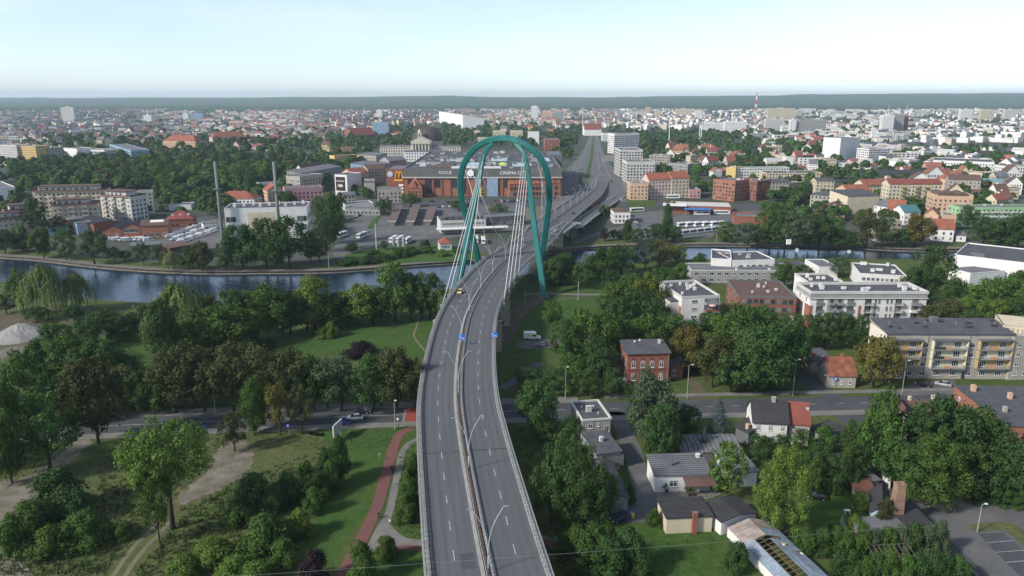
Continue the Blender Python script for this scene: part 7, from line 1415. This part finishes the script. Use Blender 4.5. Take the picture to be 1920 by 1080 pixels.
# ---------------------------------------------------------------- vehicles
def paint(n, c): return mat('car_' + n, c, rough=.28, spec=.55)
CP = {'white': paint('white', (.72, .72, .72)), 'black': paint('black', (.012, .012, .014)), 'navy': paint('navy', (.012, .018, .06)), 'blue': paint('blue', (.015, .025, .22)), 'silver': paint('silver', (.36, .37, .38)), 'yellow': paint('yellow', (.72, .56, .16)), 'red': paint('red', (.35, .03, .03)), 'grey': paint('grey', (.14, .15, .16))}
m_tyre = mat('tyre', (.015, .015, .015), rough=.9); m_rim = mat('wheel_rim', (.4, .4, .41), rough=.4, metal=.5); m_lite = mat('headlight_glass', (.7, .7, .68), rough=.15, spec=.7); m_tail = mat('tail_light', (.4, .02, .02), rough=.2, spec=.6)
def loft(sections):
    """sections along y: list of (y, [(x, z)...]) rings with equal counts"""
    g = MB(); n = len(sections[0][1]); vs = []; fs = []
    for y, ring in sections: vs += [(x, y, z) for x, z in ring]
    for i in range(len(sections) - 1):
        for k in range(n): fs.append((i * n + k, i * n + (k + 1) % n, (i + 1) * n + (k + 1) % n, (i + 1) * n + k))
    fs += [tuple(range(n))[::-1], tuple(range((len(sections) - 1) * n, len(sections) * n))]
    g.add(vs, [f[::-1] for f in fs]); return g
def ringb(w, z0, z1, t=.12): return [(-w, z0 + t), (-w + t * .6, z0), (w - t * .6, z0), (w, z0 + t), (w, z1 - t), (w - t, z1), (-w + t, z1), (-w, z1 - t)]
CARM = {}
def car_meshes(kind):
    if kind in CARM: return CARM[kind]
    if kind == 'sedan': b_ = loft([(-2.15, ringb(.74, .38, .72)), (-2.0, ringb(.84, .26, .86)), (-1.2, ringb(.88, .22, .96)), (0, ringb(.89, .22, .97)), (1.0, ringb(.88, .22, .92)), (1.85, ringb(.84, .26, .78)), (2.15, ringb(.72, .34, .66))]); roof = [(-1.75, .70, .95, .97), (-1.05, .66, .95, 1.40), (-.1, .66, .95, 1.46), (.35, .66, .95, 1.42), (1.15, .72, .9, .94)]
    elif kind == 'hatch': b_ = loft([(-1.95, ringb(.76, .36, .86)), (-1.85, ringb(.85, .26, .98)), (-.9, ringb(.88, .22, 1.0)), (.3, ringb(.88, .22, 1.0)), (1.1, ringb(.87, .22, .95)), (1.75, ringb(.82, .28, .82)), (1.98, ringb(.7, .36, .7))]); roof = [(-1.85, .72, .98, 1.0), (-1.55, .68, .98, 1.42), (-.3, .68, .98, 1.52), (.25, .67, .98, 1.47), (1.1, .72, .93, .97)]
    g = MB(); rings = []
    gl = loft([(y, [(-w - .06, zb), (w + .06, zb), (w + .06, zb + .02), (w, zt), (-w, zt), (-w - .06, zb + .02)]) for y, w, zb, zt in roof])
    rf = MB(); mid_ = roof[1:-1]
    for (y0, w0, _, z0), (y1, w1, _, z1) in zip(mid_[:-1], mid_[1:]): rf.add([(-w0 + .03, y0, z0 + .015), (w0 - .03, y0, z0 + .015), (w1 - .03, y1, z1 + .015), (-w1 + .03, y1, z1 + .015)], [(0, 1, 2, 3)])
    for y, w, zb, zt in (roof[2],):
        for s in (-1, 1): rf.box(s * (w + .035) - .03, s * (w + .035) + .03, y - .05, y + .05, zb, zt - .02)
    wh = MB(); wh.lathe([(0, -.11), (.2, -.11), (.32, -.1), (.33, 0), (.32, .1), (.2, .11), (0, .11)], 14); wh.v = [(z, y, x) for x, y, z in wh.v]; rim = MB(); rim.lathe([(0, .115), (.2, .118), (.2, -.118), (0, -.115)], 12); rim.v = [(z, y, x) for x, y, z in rim.v]
    CARM[kind] = (b_, gl.mesh('glass', m_glass), rf, wh.mesh('wheel', m_tyre), rim.mesh('rim', m_rim)); return CARM[kind]
CBODY = {}
def car(p, rz, colour, label, kind='sedan', group=None, full=True, s=1.0):
    b_, gl, rf, wh, rim = car_meshes(kind)
    e = empty('car', p, rz); e.scale = (s, s, s); tag(e, label, 'car', group)
    if (kind, colour) not in CBODY: CBODY[kind, colour] = (b_.mesh('body', CP[colour]), rf.mesh('roof_panel', CP[colour]))
    ob('body', CBODY[kind, colour][0], e); ob('glass', gl, e); ob('roof_panel', CBODY[kind, colour][1], e)
    for x in (-.78, .78):
        for y in (-1.28, 1.32):
            w = ob('wheel', wh, e, (x, y, .33))
            if full: ob('rim', rim, w)
    if full:
        for x in (-.6, .6):
            MB().box(x - .18, x + .18, 1.98, 2.17, .56, .70).build('headlight', m_lite, e); MB().box(x - .16, x + .16, -2.17, -1.98, .6, .78).build('tail_light', m_tail, e)
    return e
def dirz(a, b_): d = P(*b_) - P(*a); return math.atan2(-d.x, d.y)
s = st_at_y(276); car(on_deck(s, -7.4, .02), heading(s) + math.pi, 'yellow', 'small pale yellow car driving on the left lanes of the bridge', 'hatch')
car(P(666, 786, .05), R(90 + 6), 'white', 'white car driving on the street left of the bridge', 'sedan', s=1.06)
car(P(680, 774, .05), R(-86), 'black', 'black car passing the white car on the street', 'sedan', s=1.05)
car(P(643, 796, .16), R(92), 'blue', 'dark blue car parked below the white car', 'sedan', s=1.02)
car(P(1014, 649, .06), R(75), 'grey', 'grey car parked on the small lot right of the bridge', 'hatch')
car(P(1163, 976, .06), R(112), 'navy', 'navy car parked in the yard by the long outbuilding', 'hatch', s=1.08)
car(P(1731, 724, .05), R(62), 'black', 'black car parked in front of the balcony flats', 'hatch', s=1.05)
car(P(1768, 723, .05), R(60), 'silver', 'silver car parked in front of the balcony flats', 'sedan', s=1.05)
car(P(1531, 935, .05), R(80), 'black', 'dark car under the tree in the right garden drive', 'hatch')
for y, u, c, lab, hd in ((505, 6.5, 'black', 'dark car on the far right lanes of the bridge', 0), (420, 7.2, 'silver', 'silver car just behind the right pylon leg', 0), (404, 7.0, 'grey', 'grey car following behind the right pylon leg', 0)):
    s = st_at_y(y); car(on_deck(s, u, .02), heading(s), c, lab, 'hatch', 'cars on the far bridge', full=False)
car(rl[18] + Vector((0, 0, .02)), math.atan2(-(rl[19] - rl[17]).x, (rl[19] - rl[17]).y), 'navy', 'blue car driving on the slip road', 'hatch', full=False)
car(P(1003, 724, .05), R(60), 'silver', 'pale car half hidden under trees on the service lane', 'hatch')
def van(p, rz, label, group=None, length=5.6, text_=False, m=None, cat='van', s=1.0):
    e = empty('van', p, rz); e.scale = (s, s, s); tag(e, label, cat, group); L = length; m = m or CP['white']
    if 'body' not in VANM:
        VANM['body'] = loft([(-L / 2, ringb(.95, .4, 2.5)), (L / 2 - 2.2, ringb(1.0, .35, 2.6)), (L / 2 - 1.6, ringb(.98, .35, 2.35)), (L / 2 - .95, ringb(.96, .35, 1.3)), (L / 2 - .1, ringb(.92, .38, 1.05)), (L / 2, ringb(.8, .42, .9))]).mesh('body', CP['white'])
        g = MB(); g.add([(-.86, L / 2 - 1.66, 2.30), (.86, L / 2 - 1.66, 2.30), (.86, L / 2 - 1.0, 1.42), (-.86, L / 2 - 1.0, 1.42)], [(0, 3, 2, 1)]); VANM['screen'] = g.mesh('windscreen', m_glass)
        g = MB()
        for sx in (-1, 1): g.box(sx * 1.005 - .01, sx * 1.005 + .01, L / 2 - 2.5, L / 2 - 1.5, 1.3, 1.95)
        VANM['side'] = g.mesh('side_window', m_glass)
    ob('body', VANM['body'], e); ob('windscreen', VANM['screen'], e, (0, .04, .05)); ob('side_window', VANM['side'], e)
    wh, rim = car_meshes('sedan')[3:5]
    for x in (-.86, .86):
        for y in (-L / 2 + 1, L / 2 - .95): ob('wheel', wh, e, (x, y, .36))
    return e
VANM = {}
e = van(P(998, 636, .06), R(-96), 'white delivery van with yellow lettering parked on the small lot by the bridge', s=1.12)
MB().box(1.02, 1.03, -1.6, .3, 1.4, 1.9).build('yellow_lettering', mat('yellow_print', (.75, .6, .08), rough=.6), e); MB().box(1.02, 1.03, .4, .9, 1.4, 1.85).build('dark_lettering', m_dark, e)
MB().box(-1.1, 1.1, 3.0, 3.06, 0, 1.2)
rr = random.Random(31); k = 0; items = []
for r_ in range(3):
    for i in range(9): x = 318 + i * 8.4 + r_ * 9; y = 452 - i * 2.9 - r_ * 1.0 + (r_ - 1) * 7; items.append((x, y))
for i in range(8): items.append((212 + i * 9.5, 452 + rr.uniform(-1, 1)))
items.sort()
for i, (x, y) in enumerate(items): van(P(x, y, .04), R(rr.choice([-55, 125]) + rr.uniform(-4, 4)), f'white van, {ordinal(i + 1)} from left in the riverside van yard', 'white vans in the riverside yard', s=rr.uniform(.9, 1.05))
BUSM = {}
def bus(p, rz, label, group, trim='white', L=12.0):
    e = empty('coach', p, rz); tag(e, label, 'coach', group)
    if not BUSM:
        BUSM['body'] = loft([(-L / 2, ringb(1.18, .45, 3.1)), (-L / 2 + .25, ringb(1.25, .32, 3.25)), (L / 2 - .6, ringb(1.25, .32, 3.25)), (L / 2 - .1, ringb(1.22, .34, 3.0)), (L / 2, ringb(1.15, .4, 2.0))]).mesh('body', CP['white'])
        g = MB(); g.box(-1.27, -1.252, -L / 2 + .5, L / 2 - 1.2, 1.45, 2.65); g.box(1.252, 1.27, -L / 2 + .5, L / 2 - 1.2, 1.45, 2.65); BUSM['side'] = g.mesh('side_windows', m_glass)
        g = MB(); g.add([(-1.1, L / 2 - .02, 2.85), (1.1, L / 2 - .02, 2.85), (1.1, L / 2 + .03, 1.3), (-1.1, L / 2 + .03, 1.3)], [(0, 1, 2, 3)]); g.box(-1.0, 1.0, -L / 2 - .03, -L / 2 + .05, 1.8, 2.7); BUSM['screen'] = g.mesh('windscreen', m_glass)
        g = MB(); g.box(-.8, .8, -2.5, -.2, 3.24, 3.5); g.box(-.6, .6, 2, 3, 3.24, 3.4); BUSM['pod'] = g.mesh('roof_unit', w_offwhite)
    for k_, n_ in (('body', 'body'), ('side', 'side_windows'), ('screen', 'windscreen'), ('pod', 'roof_unit')): ob(n_, BUSM[k_], e)
    wh = car_meshes('sedan')[3]
    for x in (-1.1, 1.1):
        for y in (-3.2, 3.8): o = ob('wheel', wh, e, (x, y, .48)); o.scale = (1.3, 1.45, 1.45)
    if trim == 'green': MB().box(-1.28, 1.28, -L / 2 + .4, -L / 2 + 3.4, .5, 1.44).build('green_panel', mat('lime_paint', (.30, .62, .03), rough=.4), e)
    return e
for i, (x, y) in enumerate(((641, 444), (679, 445))): bus(P(x, y, .05), R(-14), f'white bus driving in the station yard, {ordinal(i + 1)} from the left', 'buses in the bus station')
for i, (x, y) in enumerate(((738, 453), (750, 453), (764, 455))): bus(P(x, y, .05), R(-8), f'white bus parked nose to the lawn, {ordinal(i + 1)} of three', 'buses in the bus station')
for i, (x, y) in enumerate(((893, 453), (906, 455))): bus(P(x, y, .05), R(4), f'white lorry-like bus behind the teal legs, {ordinal(i + 1)} from the left', 'buses in the bus station')
for i in range(5): bus(P(1283 + i * 15.5, 425 - i * .4, .05), R(-62), f'white coach, {ordinal(i + 1)} from left in the rear row of the depot', 'coaches parked in the depot')
for i in range(7): bus(P(1276 + i * 13.5, 441 - i * 1.6, .05), R(-58), f'white coach, {ordinal(i + 1)} from left in the front row of the depot', 'coaches parked in the depot')
bus(P(1316, 403, .05), R(-90), 'long white coach seen side-on before the red depot hall', 'coaches parked in the depot'); bus(P(1353, 402, .05), R(-90), 'white coach right of the side-on one at the depot hall', 'coaches parked in the depot')
bus(P(1194, 397, .05), R(-70), 'white coach with lime green tail beside the depot office', 'coaches parked in the depot', 'green'); bus(P(1262, 372, .05), R(-88), 'white coach in the street above the depot', 'coaches parked in the depot')
for i, (x, y, c) in enumerate(((1187, 412, 'silver'), (1192, 418, 'white'), (1185, 406, 'navy'), (1197, 423, 'grey'), (1212, 432, 'black'), (1222, 430, 'silver'))): car(P(x, y, .05), R(-80), c, f'{c} car parked by the depot office, {ordinal(i + 1)} in the line', 'hatch', 'cars parked by the depot office', full=False)
av = [(1075, 330, 'black'), (1092, 318, 'navy'), (1098, 326, 'white'), (1080, 310, 'silver'), (1114, 290, 'black'), (1120, 300, 'white'), (1128, 318, 'grey'), (1088, 292, 'red'), (1112, 270, 'white'), (1150, 372, 'navy'), (1165, 376, 'white'), (1040, 372, 'black'), (1138, 374, 'silver'), (1146, 340, 'black')]
for i, (x, y, c) in enumerate(sorted(av)): car(P(x, y, .08), R(-6 if x > 1110 else 174), c, f'{c} car on the avenue beyond the bridge, {ordinal(i + 1)} from the left', 'sedan', 'cars on the avenue', full=False)
rr = random.Random(3)
for i in range(8): c = rr.choice(['white', 'black', 'silver', 'navy']); car(P(400 + 0 * i + 380 + i * 30, 378 + rr.uniform(-1, 3), .06), R(88), c, f'{c} car on the street before the mall, {ordinal(i + 1)} from left', 'hatch', 'cars before the mall', full=False)
rr = random.Random(8); it = [(818 + i * 6.2, 389 - i * .2) for i in range(9)] + [(934 + i * 6, 378.5 - i * .3) for i in range(8)] + [(652 + i * 5.5, 413 - i * 2.2) for i in range(7)]
for i, (x, y) in enumerate(it): c = rr.choice(['white', 'black', 'silver', 'navy', 'grey', 'red']); car(P(x, y, .06), R(rr.choice([8, 188]) + rr.uniform(-4, 4)), c, f'{c} car, {ordinal(i + 1)} in the parking rows between bus station and mall', 'hatch', 'cars parked between bus station and mall', full=False)
for i, (x, y) in enumerate(((8, 578), (14, 572))): car(P(x, y, .05), R(70), 'white', f'white vehicle at the left edge of the building site, {ordinal(i + 1)} from the left', 'hatch')
for i, (x, y) in enumerate(((5, 872), (22, 870))): car(P(x, y, .06), R(20), 'silver', f'pale car under the trees at the left edge, {ordinal(i + 1)} from the left', 'hatch')

# ---------------------------------------------------------------- lamps, poles, signs
def lamp(px, yb, yt, label, arm=1.2, m=None, headw=.5):
    c = P(px, yb); H = hgt(c, yt); e = empty('street_lamp', c, .0); tag(e, label, 'street lamp', 'street lamps')
    MB().tube([(0, 0, 0), (0, 0, H * .5), (0, 0, H - .25)], [.13, .1, .07], 7).build('post', m or m_concrete, e)
    if arm: MB().tube([(0, 0, H - .3), (arm * .5, 0, H), (arm, 0, H)], .05, 5).build('arm', m_steel, e)
    MB().box(arm - .1, arm + headw, -.16, .16, H - .06, H + .12).build('lamp_head', m_white, e); return e
for px, yb, yt, lab, arm in ((404, 776, 701, 'grey street lamp by the dark tree row left of the street', -.8), (741, 806, 751, 'street lamp next to the red crossing', .2), (608, 770, 696, 'street lamp rising in front of the silvery tree', -.6), (1060, 750, 688, 'street lamp post beside the dark grove right of the bridge', .3), (1288, 748, 684, 'street lamp at the drive of the brick villa', .8), (1486, 742, 674, 'street lamp at the side street corner', .8), (1691, 738, 676, 'street lamp in front of the balcony flats', .6), (1832, 998, 945, 'slim lamp on the car park island', .6), (1852, 937, 895, 'slim lamp at the edge of the wood by the car park', .6), (1372, 545, 498, 'pale lamp post behind the brick loft', .3)): lamp(px, yb, yt, lab, arm)
for px, yb, yt, lab in ((53, 586, 553, 'pale utility pole on the left river shore, leftmost'), (180, 578, 556, 'white pole by the river near the willows'), (149, 585, 568, 'short pale pole between the two willows'), (202, 655, 622, 'white pole beside the left lawn'), (12, 705, 662, 'pale pole at the left edge above the street'), (1084, 563, 528, 'white pole beside the riverside path right of the bridge'), (984, 566, 546, 'thin white pole under the bridge edge'), (1343, 455, 440, 'pale pole on the far bank below the coaches'), (466, 630, 605, 'small white pole near the grove'), (706, 474, 419, 'tall white column in the bus station'), (617, 505, 480, 'thin pole on the far bank')):
    c = P(px, yb); H = hgt(c, yt); e = empty('utility_pole', c); tag(e, lab, 'pole', 'poles'); MB().tube([(0, 0, 0), (0, 0, H)], [.2, .14], 7).build('shaft', m_concrete if px != 706 else m_white, e); MB().box(-.4, .4, -.06, .06, H - .5, H - .35).build('crossarm', m_steel, e)
def sign(px, py, label, w=.8, h=.8, z=2.2, m=None, pm=None, cat='road sign', rz=0.0, symbol=True):
    c = P(px, py); e = empty(cat.replace(' ', '_'), c, rz); tag(e, label, cat); MB().tube([(0, .06, 0), (0, .06, z + h)], .05, 6).build('post', m_steel, e); pl_ = MB().box(-w / 2, w / 2, -.03, .02, z, z + h).build('plate', m or m_bluesign, e)
    if symbol: MB().box(-w * .22, w * .22, -.045, -.032, z + h * .2, z + h * .8).build('symbol', m_white, pl_)
    return e
sign(541, 815, 'small blue road sign on the near pavement of the street'); sign(1565, 728, 'blue road sign by the tiled cottage hedge', 1.0, 1.0, 2.6); sign(746, 800, 'small white sign on a post by the red crossing', .6, .6, 2.0, m_white, symbol=False); sign(712, 862, 'small pale round sign on the verge lawn', .6, .6, 1.2, m_steel, symbol=False); sign(731, 982, 'small white bollard sign at the footpath junction', .4, .5, .5, m_white, symbol=False)
for px, yb, yt, lab in ((384, 802, 0, 'blue litter bin by the near pavement'), ): g = P(px, yb); e = empty('litter_bin', g); tag(e, lab, 'bin'); MB().lathe([(0, .05), (.3, .05), (.38, 1.1), (0, 1.1)], 10).build('body', m_bluesign, e); MB().lathe([(.4, 1.1), (.4, 1.2), (0, 1.28)], 10).build('lid', m_dark, e)
c = P(634, 822); e = empty('advertising_board', c, R(78)); tag(e, 'tall white advertising board seen nearly edge-on beside the street', 'billboard'); MB().box(-2.6, 2.6, -.12, .12, 1.4, 4.6).build('panel', m_white, e)
for x in (-1.6, 1.6): MB().box(x - .1, x + .1, -.1, .1, 0, 1.4).build('leg', m_steel, e)
MB().box(-2.5, 2.5, -.14, -.125, 1.5, 4.5).build('poster', w_offwhite, e)
for i, (x, y0_, y1_, lab) in enumerate(((1475, 492, 449, 'white box sign on a tall dark post by the river'), (1489, 486, 466, 'white flag-shaped sign, left of two on the river bank'), (1586, 488, 469, 'white flag-shaped sign, right of two on the river bank'))):
    c = P(x, y0_); H = hgt(c, y1_); e = empty('river_sign', c); tag(e, lab, 'sign'); MB().tube([(0, 0, 0), (0, 0, H)], .14, 6).build('post', m_dark, e); MB().box(-1.2 if i == 0 else 0.1, 1.2 if i == 0 else 1.9, -.5 if i == 0 else -.05, .5 if i == 0 else .05, H - (2.6 if i == 0 else 1.7), H).build('panel', m_white, e)
# silo frame of the bus station
c = P(748, 466); e = empty('steel_tank_frame', c); tag(e, 'grey steel fuel tank frame behind the station lawn', 'tank')
for x in (-3, 0, 3): MB().lathe([(0, 1), (1.1, 1.2), (1.1, 6), (.3, 6.8), (0, 6.8)], 10).build('tank', m_steel, e, (x, 0, 0))
for x in (-3.8, 3.8): MB().box(x - .12, x + .12, -.8, .8, 0, 7).build('frame_post', m_steel, e)
# garden and yard fences
def fence(name, label, pts, h, m, step=2.4, slats=False):
    L_ = [P(*p) for p in pts]; e = empty(name, L_[0]); tag(e, label, 'fence'); o_ = L_[0]
    for a, b_ in zip(L_[:-1], L_[1:]):
        n = max(1, int((b_ - a).length / step)); d = (b_ - a) / n; rz = math.atan2(d.y, d.x)
        for i in range(n):
            q = a + d * i - o_; g = MB(); g.box(-.06, .06, -.06, .06, 0, h + .1); g.build('post', m_concrete_d, e, q); MB().box(.07, d.length - .07, -.03, .03, .08, h).build('panel', m, e, q, rz)
fence('concrete_fence', 'grey panel fence along the side street by the tiled cottage', [(1495, 682), (1510, 696), (1524, 706)], 1.7, m_concrete); fence('dark_fence', 'dark fence in the right garden beside the trees', [(1612, 852), (1630, 880), (1650, 905)], 1.8, w_dkgrey); fence('white_slat_fence', 'white slatted fence panel behind the brick chimney', [(1652, 902), (1664, 910), (1668, 918)], 2.4, m_white); fence('wire_fence', 'low pale kerb fence along the car park edge', [(1745, 1002), (1800, 1052), (1850, 1098)], .5, m_concrete)
# bins and garden bits by the yard
for x, y, mm, lab in ((1182, 968, m_bluesign, 'blue wheelie bin beside the navy car'), (1186, 972, mat('yellow_bin', (.6, .5, .06), rough=.5), 'yellow wheelie bin beside the navy car')):
    e = empty('wheelie_bin', P(x, y)); tag(e, lab, 'bin'); MB().taper(0, 0, .1, 1.0, .28, .3, .34, .38).build('body', mm, e); MB().box(-.36, .36, -.4, .4, 1.0, 1.1).build('lid', mm, e)
e = empty('garden_table', P(1588, 962)); tag(e, 'small pale garden table on the right lawn', 'table'); MB().box(-.6, .6, -.4, .4, .7, .76).build('top', m_white, e)
for x in (-.5, .5):
    for y in (-.3, .3): MB().box(x - .04, x + .04, y - .04, y + .04, 0, .7).build('leg', m_white, e)
# overhead wire strung across the foreground
e = empty('overhead_wire', P(-120, 1116, 14)); tag(e, 'thin overhead wire crossing the whole foreground', 'wire'); o_ = e.location; pts = [P(-120, 1116, 14), P(480, 1078, 13.6), P(960, 1045, 12.8), P(1360, 1016, 11), P(1700, 988, 8.5)]; MB().tube([p - o_ for p in smooth_line(pts, 8)], .018, 5).build('wire', m_steel, e)
for q in (pts[0], pts[-1]): MB().tube([Vector((q.x, q.y, -14 + .0)) - Vector((o_.x, o_.y, 0)), q - o_], .14, 6).build('wire_pole', m_trunk, e) if False else None
e2 = empty('wire_pole', (pts[0].x, pts[0].y, 0)); tag(e2, 'wooden pole carrying the overhead wire at the left', 'pole'); MB().tube([(0, 0, 0), (0, 0, 14.2)], [.18, .12], 7).build('shaft', m_trunk, e2); e2 = empty('wire_pole', (pts[-1].x, pts[-1].y, 0)); tag(e2, 'wooden pole carrying the overhead wire beside the brick chimney', 'pole'); MB().tube([(0, 0, 0), (0, 0, 8.6)], [.14, .1], 7).build('shaft', m_trunk, e2)

# ---------------------------------------------------------------- people
def person(p, rz, label, top, leg, pose='walk', hair=(.03, .02, .015), z=0.0):
    J = {}
    if pose == 'walk': J = dict(pel=(0, 0, .95), waist=(0, 0, 1.15), chest=(0, .02, 1.38), neck=(0, .03, 1.52), head=(0, .05, 1.66), crown=(0, .05, 1.76), shl=(-.19, .02, 1.42), ell=(-.24, .12, 1.15), hal=(-.22, .28, .98), shr=(.19, .02, 1.42), elr=(.25, -.12, 1.16), har=(.24, -.12, .9), hil=(-.1, 0, .92), knl=(-.11, -.1, .5), anl=(-.11, -.32, .1), tol=(-.11, -.2, .05), hir=(.1, 0, .92), knr=(.11, .2, .52), anr=(.11, .24, .08), tor=(.11, .42, .05))
    elif pose == 'stand': J = dict(pel=(0, 0, .95), waist=(0, 0, 1.15), chest=(0, 0, 1.38), neck=(0, .02, 1.52), head=(0, .04, 1.66), crown=(0, .04, 1.76), shl=(-.19, 0, 1.42), ell=(-.25, .02, 1.14), hal=(-.24, .1, .88), shr=(.19, 0, 1.42), elr=(.25, .02, 1.14), har=(.24, .1, .88), hil=(-.1, 0, .92), knl=(-.11, .02, .5), anl=(-.11, 0, .08), tol=(-.12, .17, .05), hir=(.1, 0, .92), knr=(.11, .02, .5), anr=(.11, 0, .08), tor=(.12, .17, .05))
    else: J = dict(pel=(0, -.25, .98), waist=(0, -.16, 1.16), chest=(0, .02, 1.36), neck=(0, .1, 1.5), head=(0, .16, 1.62), crown=(0, .17, 1.72), shl=(-.19, .06, 1.4), ell=(-.25, .26, 1.2), hal=(-.24, .46, 1.06), shr=(.19, .06, 1.4), elr=(.25, .26, 1.2), har=(.24, .46, 1.06), hil=(-.1, -.24, .95), knl=(-.12, .12, .72), anl=(-.11, .0, .36), tol=(-.11, .16, .32), hir=(.1, -.24, .95), knr=(.12, .08, .56), anr=(.11, -.06, .16), tor=(.11, .1, .12))
    Rr = dict(pel=.14, waist=.13, chest=.155, neck=.06, head=.105, crown=.08, shl=.07, ell=.05, hal=.04, shr=.07, elr=.05, har=.04, hil=.09, knl=.062, anl=.045, tol=.045, hir=.09, knr=.062, anr=.045, tor=.045)
    E_ = [('pel', 'waist'), ('waist', 'chest'), ('chest', 'neck'), ('neck', 'head'), ('head', 'crown'), ('chest', 'shl'), ('shl', 'ell'), ('ell', 'hal'), ('chest', 'shr'), ('shr', 'elr'), ('elr', 'har'), ('pel', 'hil'), ('hil', 'knl'), ('knl', 'anl'), ('anl', 'tol'), ('pel', 'hir'), ('hir', 'knr'), ('knr', 'anr'), ('anr', 'tor')]
    names = list(J); me = bpy.data.meshes.new('person'); me.from_pydata([J[n] for n in names], [(names.index(a), names.index(b_)) for a, b_ in E_], [])
    m = mat('clothes_' + label[:14], top, leg, 8.0, rough=.9); nt = m.node_tree
    geo = nt.nodes.new('ShaderNodeTexCoord'); sx = nt.nodes.new('ShaderNodeSeparateXYZ'); nt.links.new(geo.outputs['Object'], sx.inputs[0]); cr = nt.nodes.new('ShaderNodeValToRGB'); cr.color_ramp.interpolation = 'CONSTANT'
    el = cr.color_ramp.elements; el[0].position = 0; el[0].color = (.02, .02, .02, 1); el[1].position = .06; el[1].color = (*leg, 1)
    for pos, c in ((.52, top), (.755, (.42, .26, .19)), (.845, hair)): q = el.new(pos); q.color = (*c, 1)
    mr = nt.nodes.new('ShaderNodeMath'); mr.operation = 'DIVIDE'; mr.inputs[1].default_value = 2.0; nt.links.new(sx.outputs[2], mr.inputs[0]); nt.links.new(mr.outputs[0], cr.inputs[0]); nt.links.new(cr.outputs[0], nt.nodes['Principled BSDF'].inputs['Base Color'])
    me.materials.append(m); o = ob('person', me, None, p + Vector((0, 0, z)), rz); md = o.modifiers.new('skin', 'SKIN'); md.use_smooth_shade = True; o.modifiers.new('smooth', 'SUBSURF').levels = 1; o.modifiers['smooth'].render_levels = 1
    for i, n in enumerate(names): o.data.skin_vertices[0].data[i].radius = (Rr[n], Rr[n]); 
    o.data.skin_vertices[0].data[0].use_root = True
    tag(o, label, 'person'); return o
def bicycle(p, rz, label):
    e = empty('bicycle', p, rz); tag(e, label, 'bicycle'); 
    for y in (-.52, .52):
        ring = [(0, y + .33 * math.cos(a), .35 + .33 * math.sin(a)) for a in [2 * math.pi * i / 16 for i in range(17)]]; w = MB().tube(ring, .025, 5, cap=False).build('wheel', m_tyre, e)
    f = MB()
    for a, b_ in (((0, -.52, .35), (0, -.05, .33)), ((0, -.05, .33), (0, -.2, .85)), ((0, -.2, .85), (0, -.52, .35)), ((0, -.05, .33), (0, .36, .8)), ((0, -.17, .78), (0, .36, .82)), ((0, .34, .95), (0, .52, .35))): f.tube([a, b_], .022, 5)
    f.build('frame', m_dark, e); MB().box(-.08, .08, -.36, -.12, .86, .93).build('saddle', m_dark, e); MB().tube([(-.26, .42, 1.0), (0, .36, .97), (.26, .42, 1.0)], .02, 5).build('handlebar', m_steel, e)
p0 = P(735, 884, .06); hd = dirz((733, 895), (739, 862)); person(p0, hd, 'cyclist in black on the footpath beside the red cycle path', (.015, .015, .018), (.015, .015, .02), 'ride'); bicycle(p0, hd, 'black bicycle ridden away along the footpath')
p0 = P(710, 972, .07); hd = dirz((700, 1000), (712, 955)) + math.pi; person(p0, hd, 'cyclist in dark clothes nearest the footpath junction', (.02, .02, .025), (.03, .03, .04), 'ride'); bicycle(p0, hd, 'dark bicycle at the footpath junction')
person(P(1050, 553, .06), R(-80), 'person in dark clothes walking on the riverside path', (.03, .03, .035), (.03, .03, .05), 'walk')
person(P(747, 803, .16), R(90), 'person in black waiting at the red crossing', (.015, .015, .018), (.02, .02, .025), 'stand')
person(P(417, 508, .03), R(80), 'person in a pale top on the far embankment walk', (.5, .5, .48), (.05, .05, .08), 'walk')
person(P(250, 580, .03), R(80), 'person in a white top near the left river shore', (.6, .6, .6), (.05, .05, .08), 'stand')
# ---------------------------------------------------------------- haze: one closed box of even air round everything
hb = MB(); hb.box(-16500, 16500, -2500, 18000, -4, 200)
hz_ = bpy.data.materials.new('haze_air'); hz_.use_nodes = True; N = hz_.node_tree.nodes; N.remove(N['Principled BSDF'])
pv = N.new('ShaderNodeVolumePrincipled'); pv.inputs['Color'].default_value = (.70, .86, 1.0, 1); pv.inputs['Density'].default_value = 6.5e-5; pv.inputs['Anisotropy'].default_value = 0.1
hz_.node_tree.links.new(pv.outputs[0], N['Material Output'].inputs['Volume'])
haze = hb.build('haze', hz_); haze['kind'] = 'stuff'; haze['label'] = 'pale blue haze lying over the distant town and forest'; haze['category'] = 'haze'
dup = {k: v for k, v in LABELS.items() if len(v) > 1}
if dup: print('DUPLICATE LABELS', len(dup), list(dup.items())[:12])
print('TREES', ntree, 'HOUSES', nind, 'OBJECTS', len(bpy.data.objects), 'far houses', len(MI))
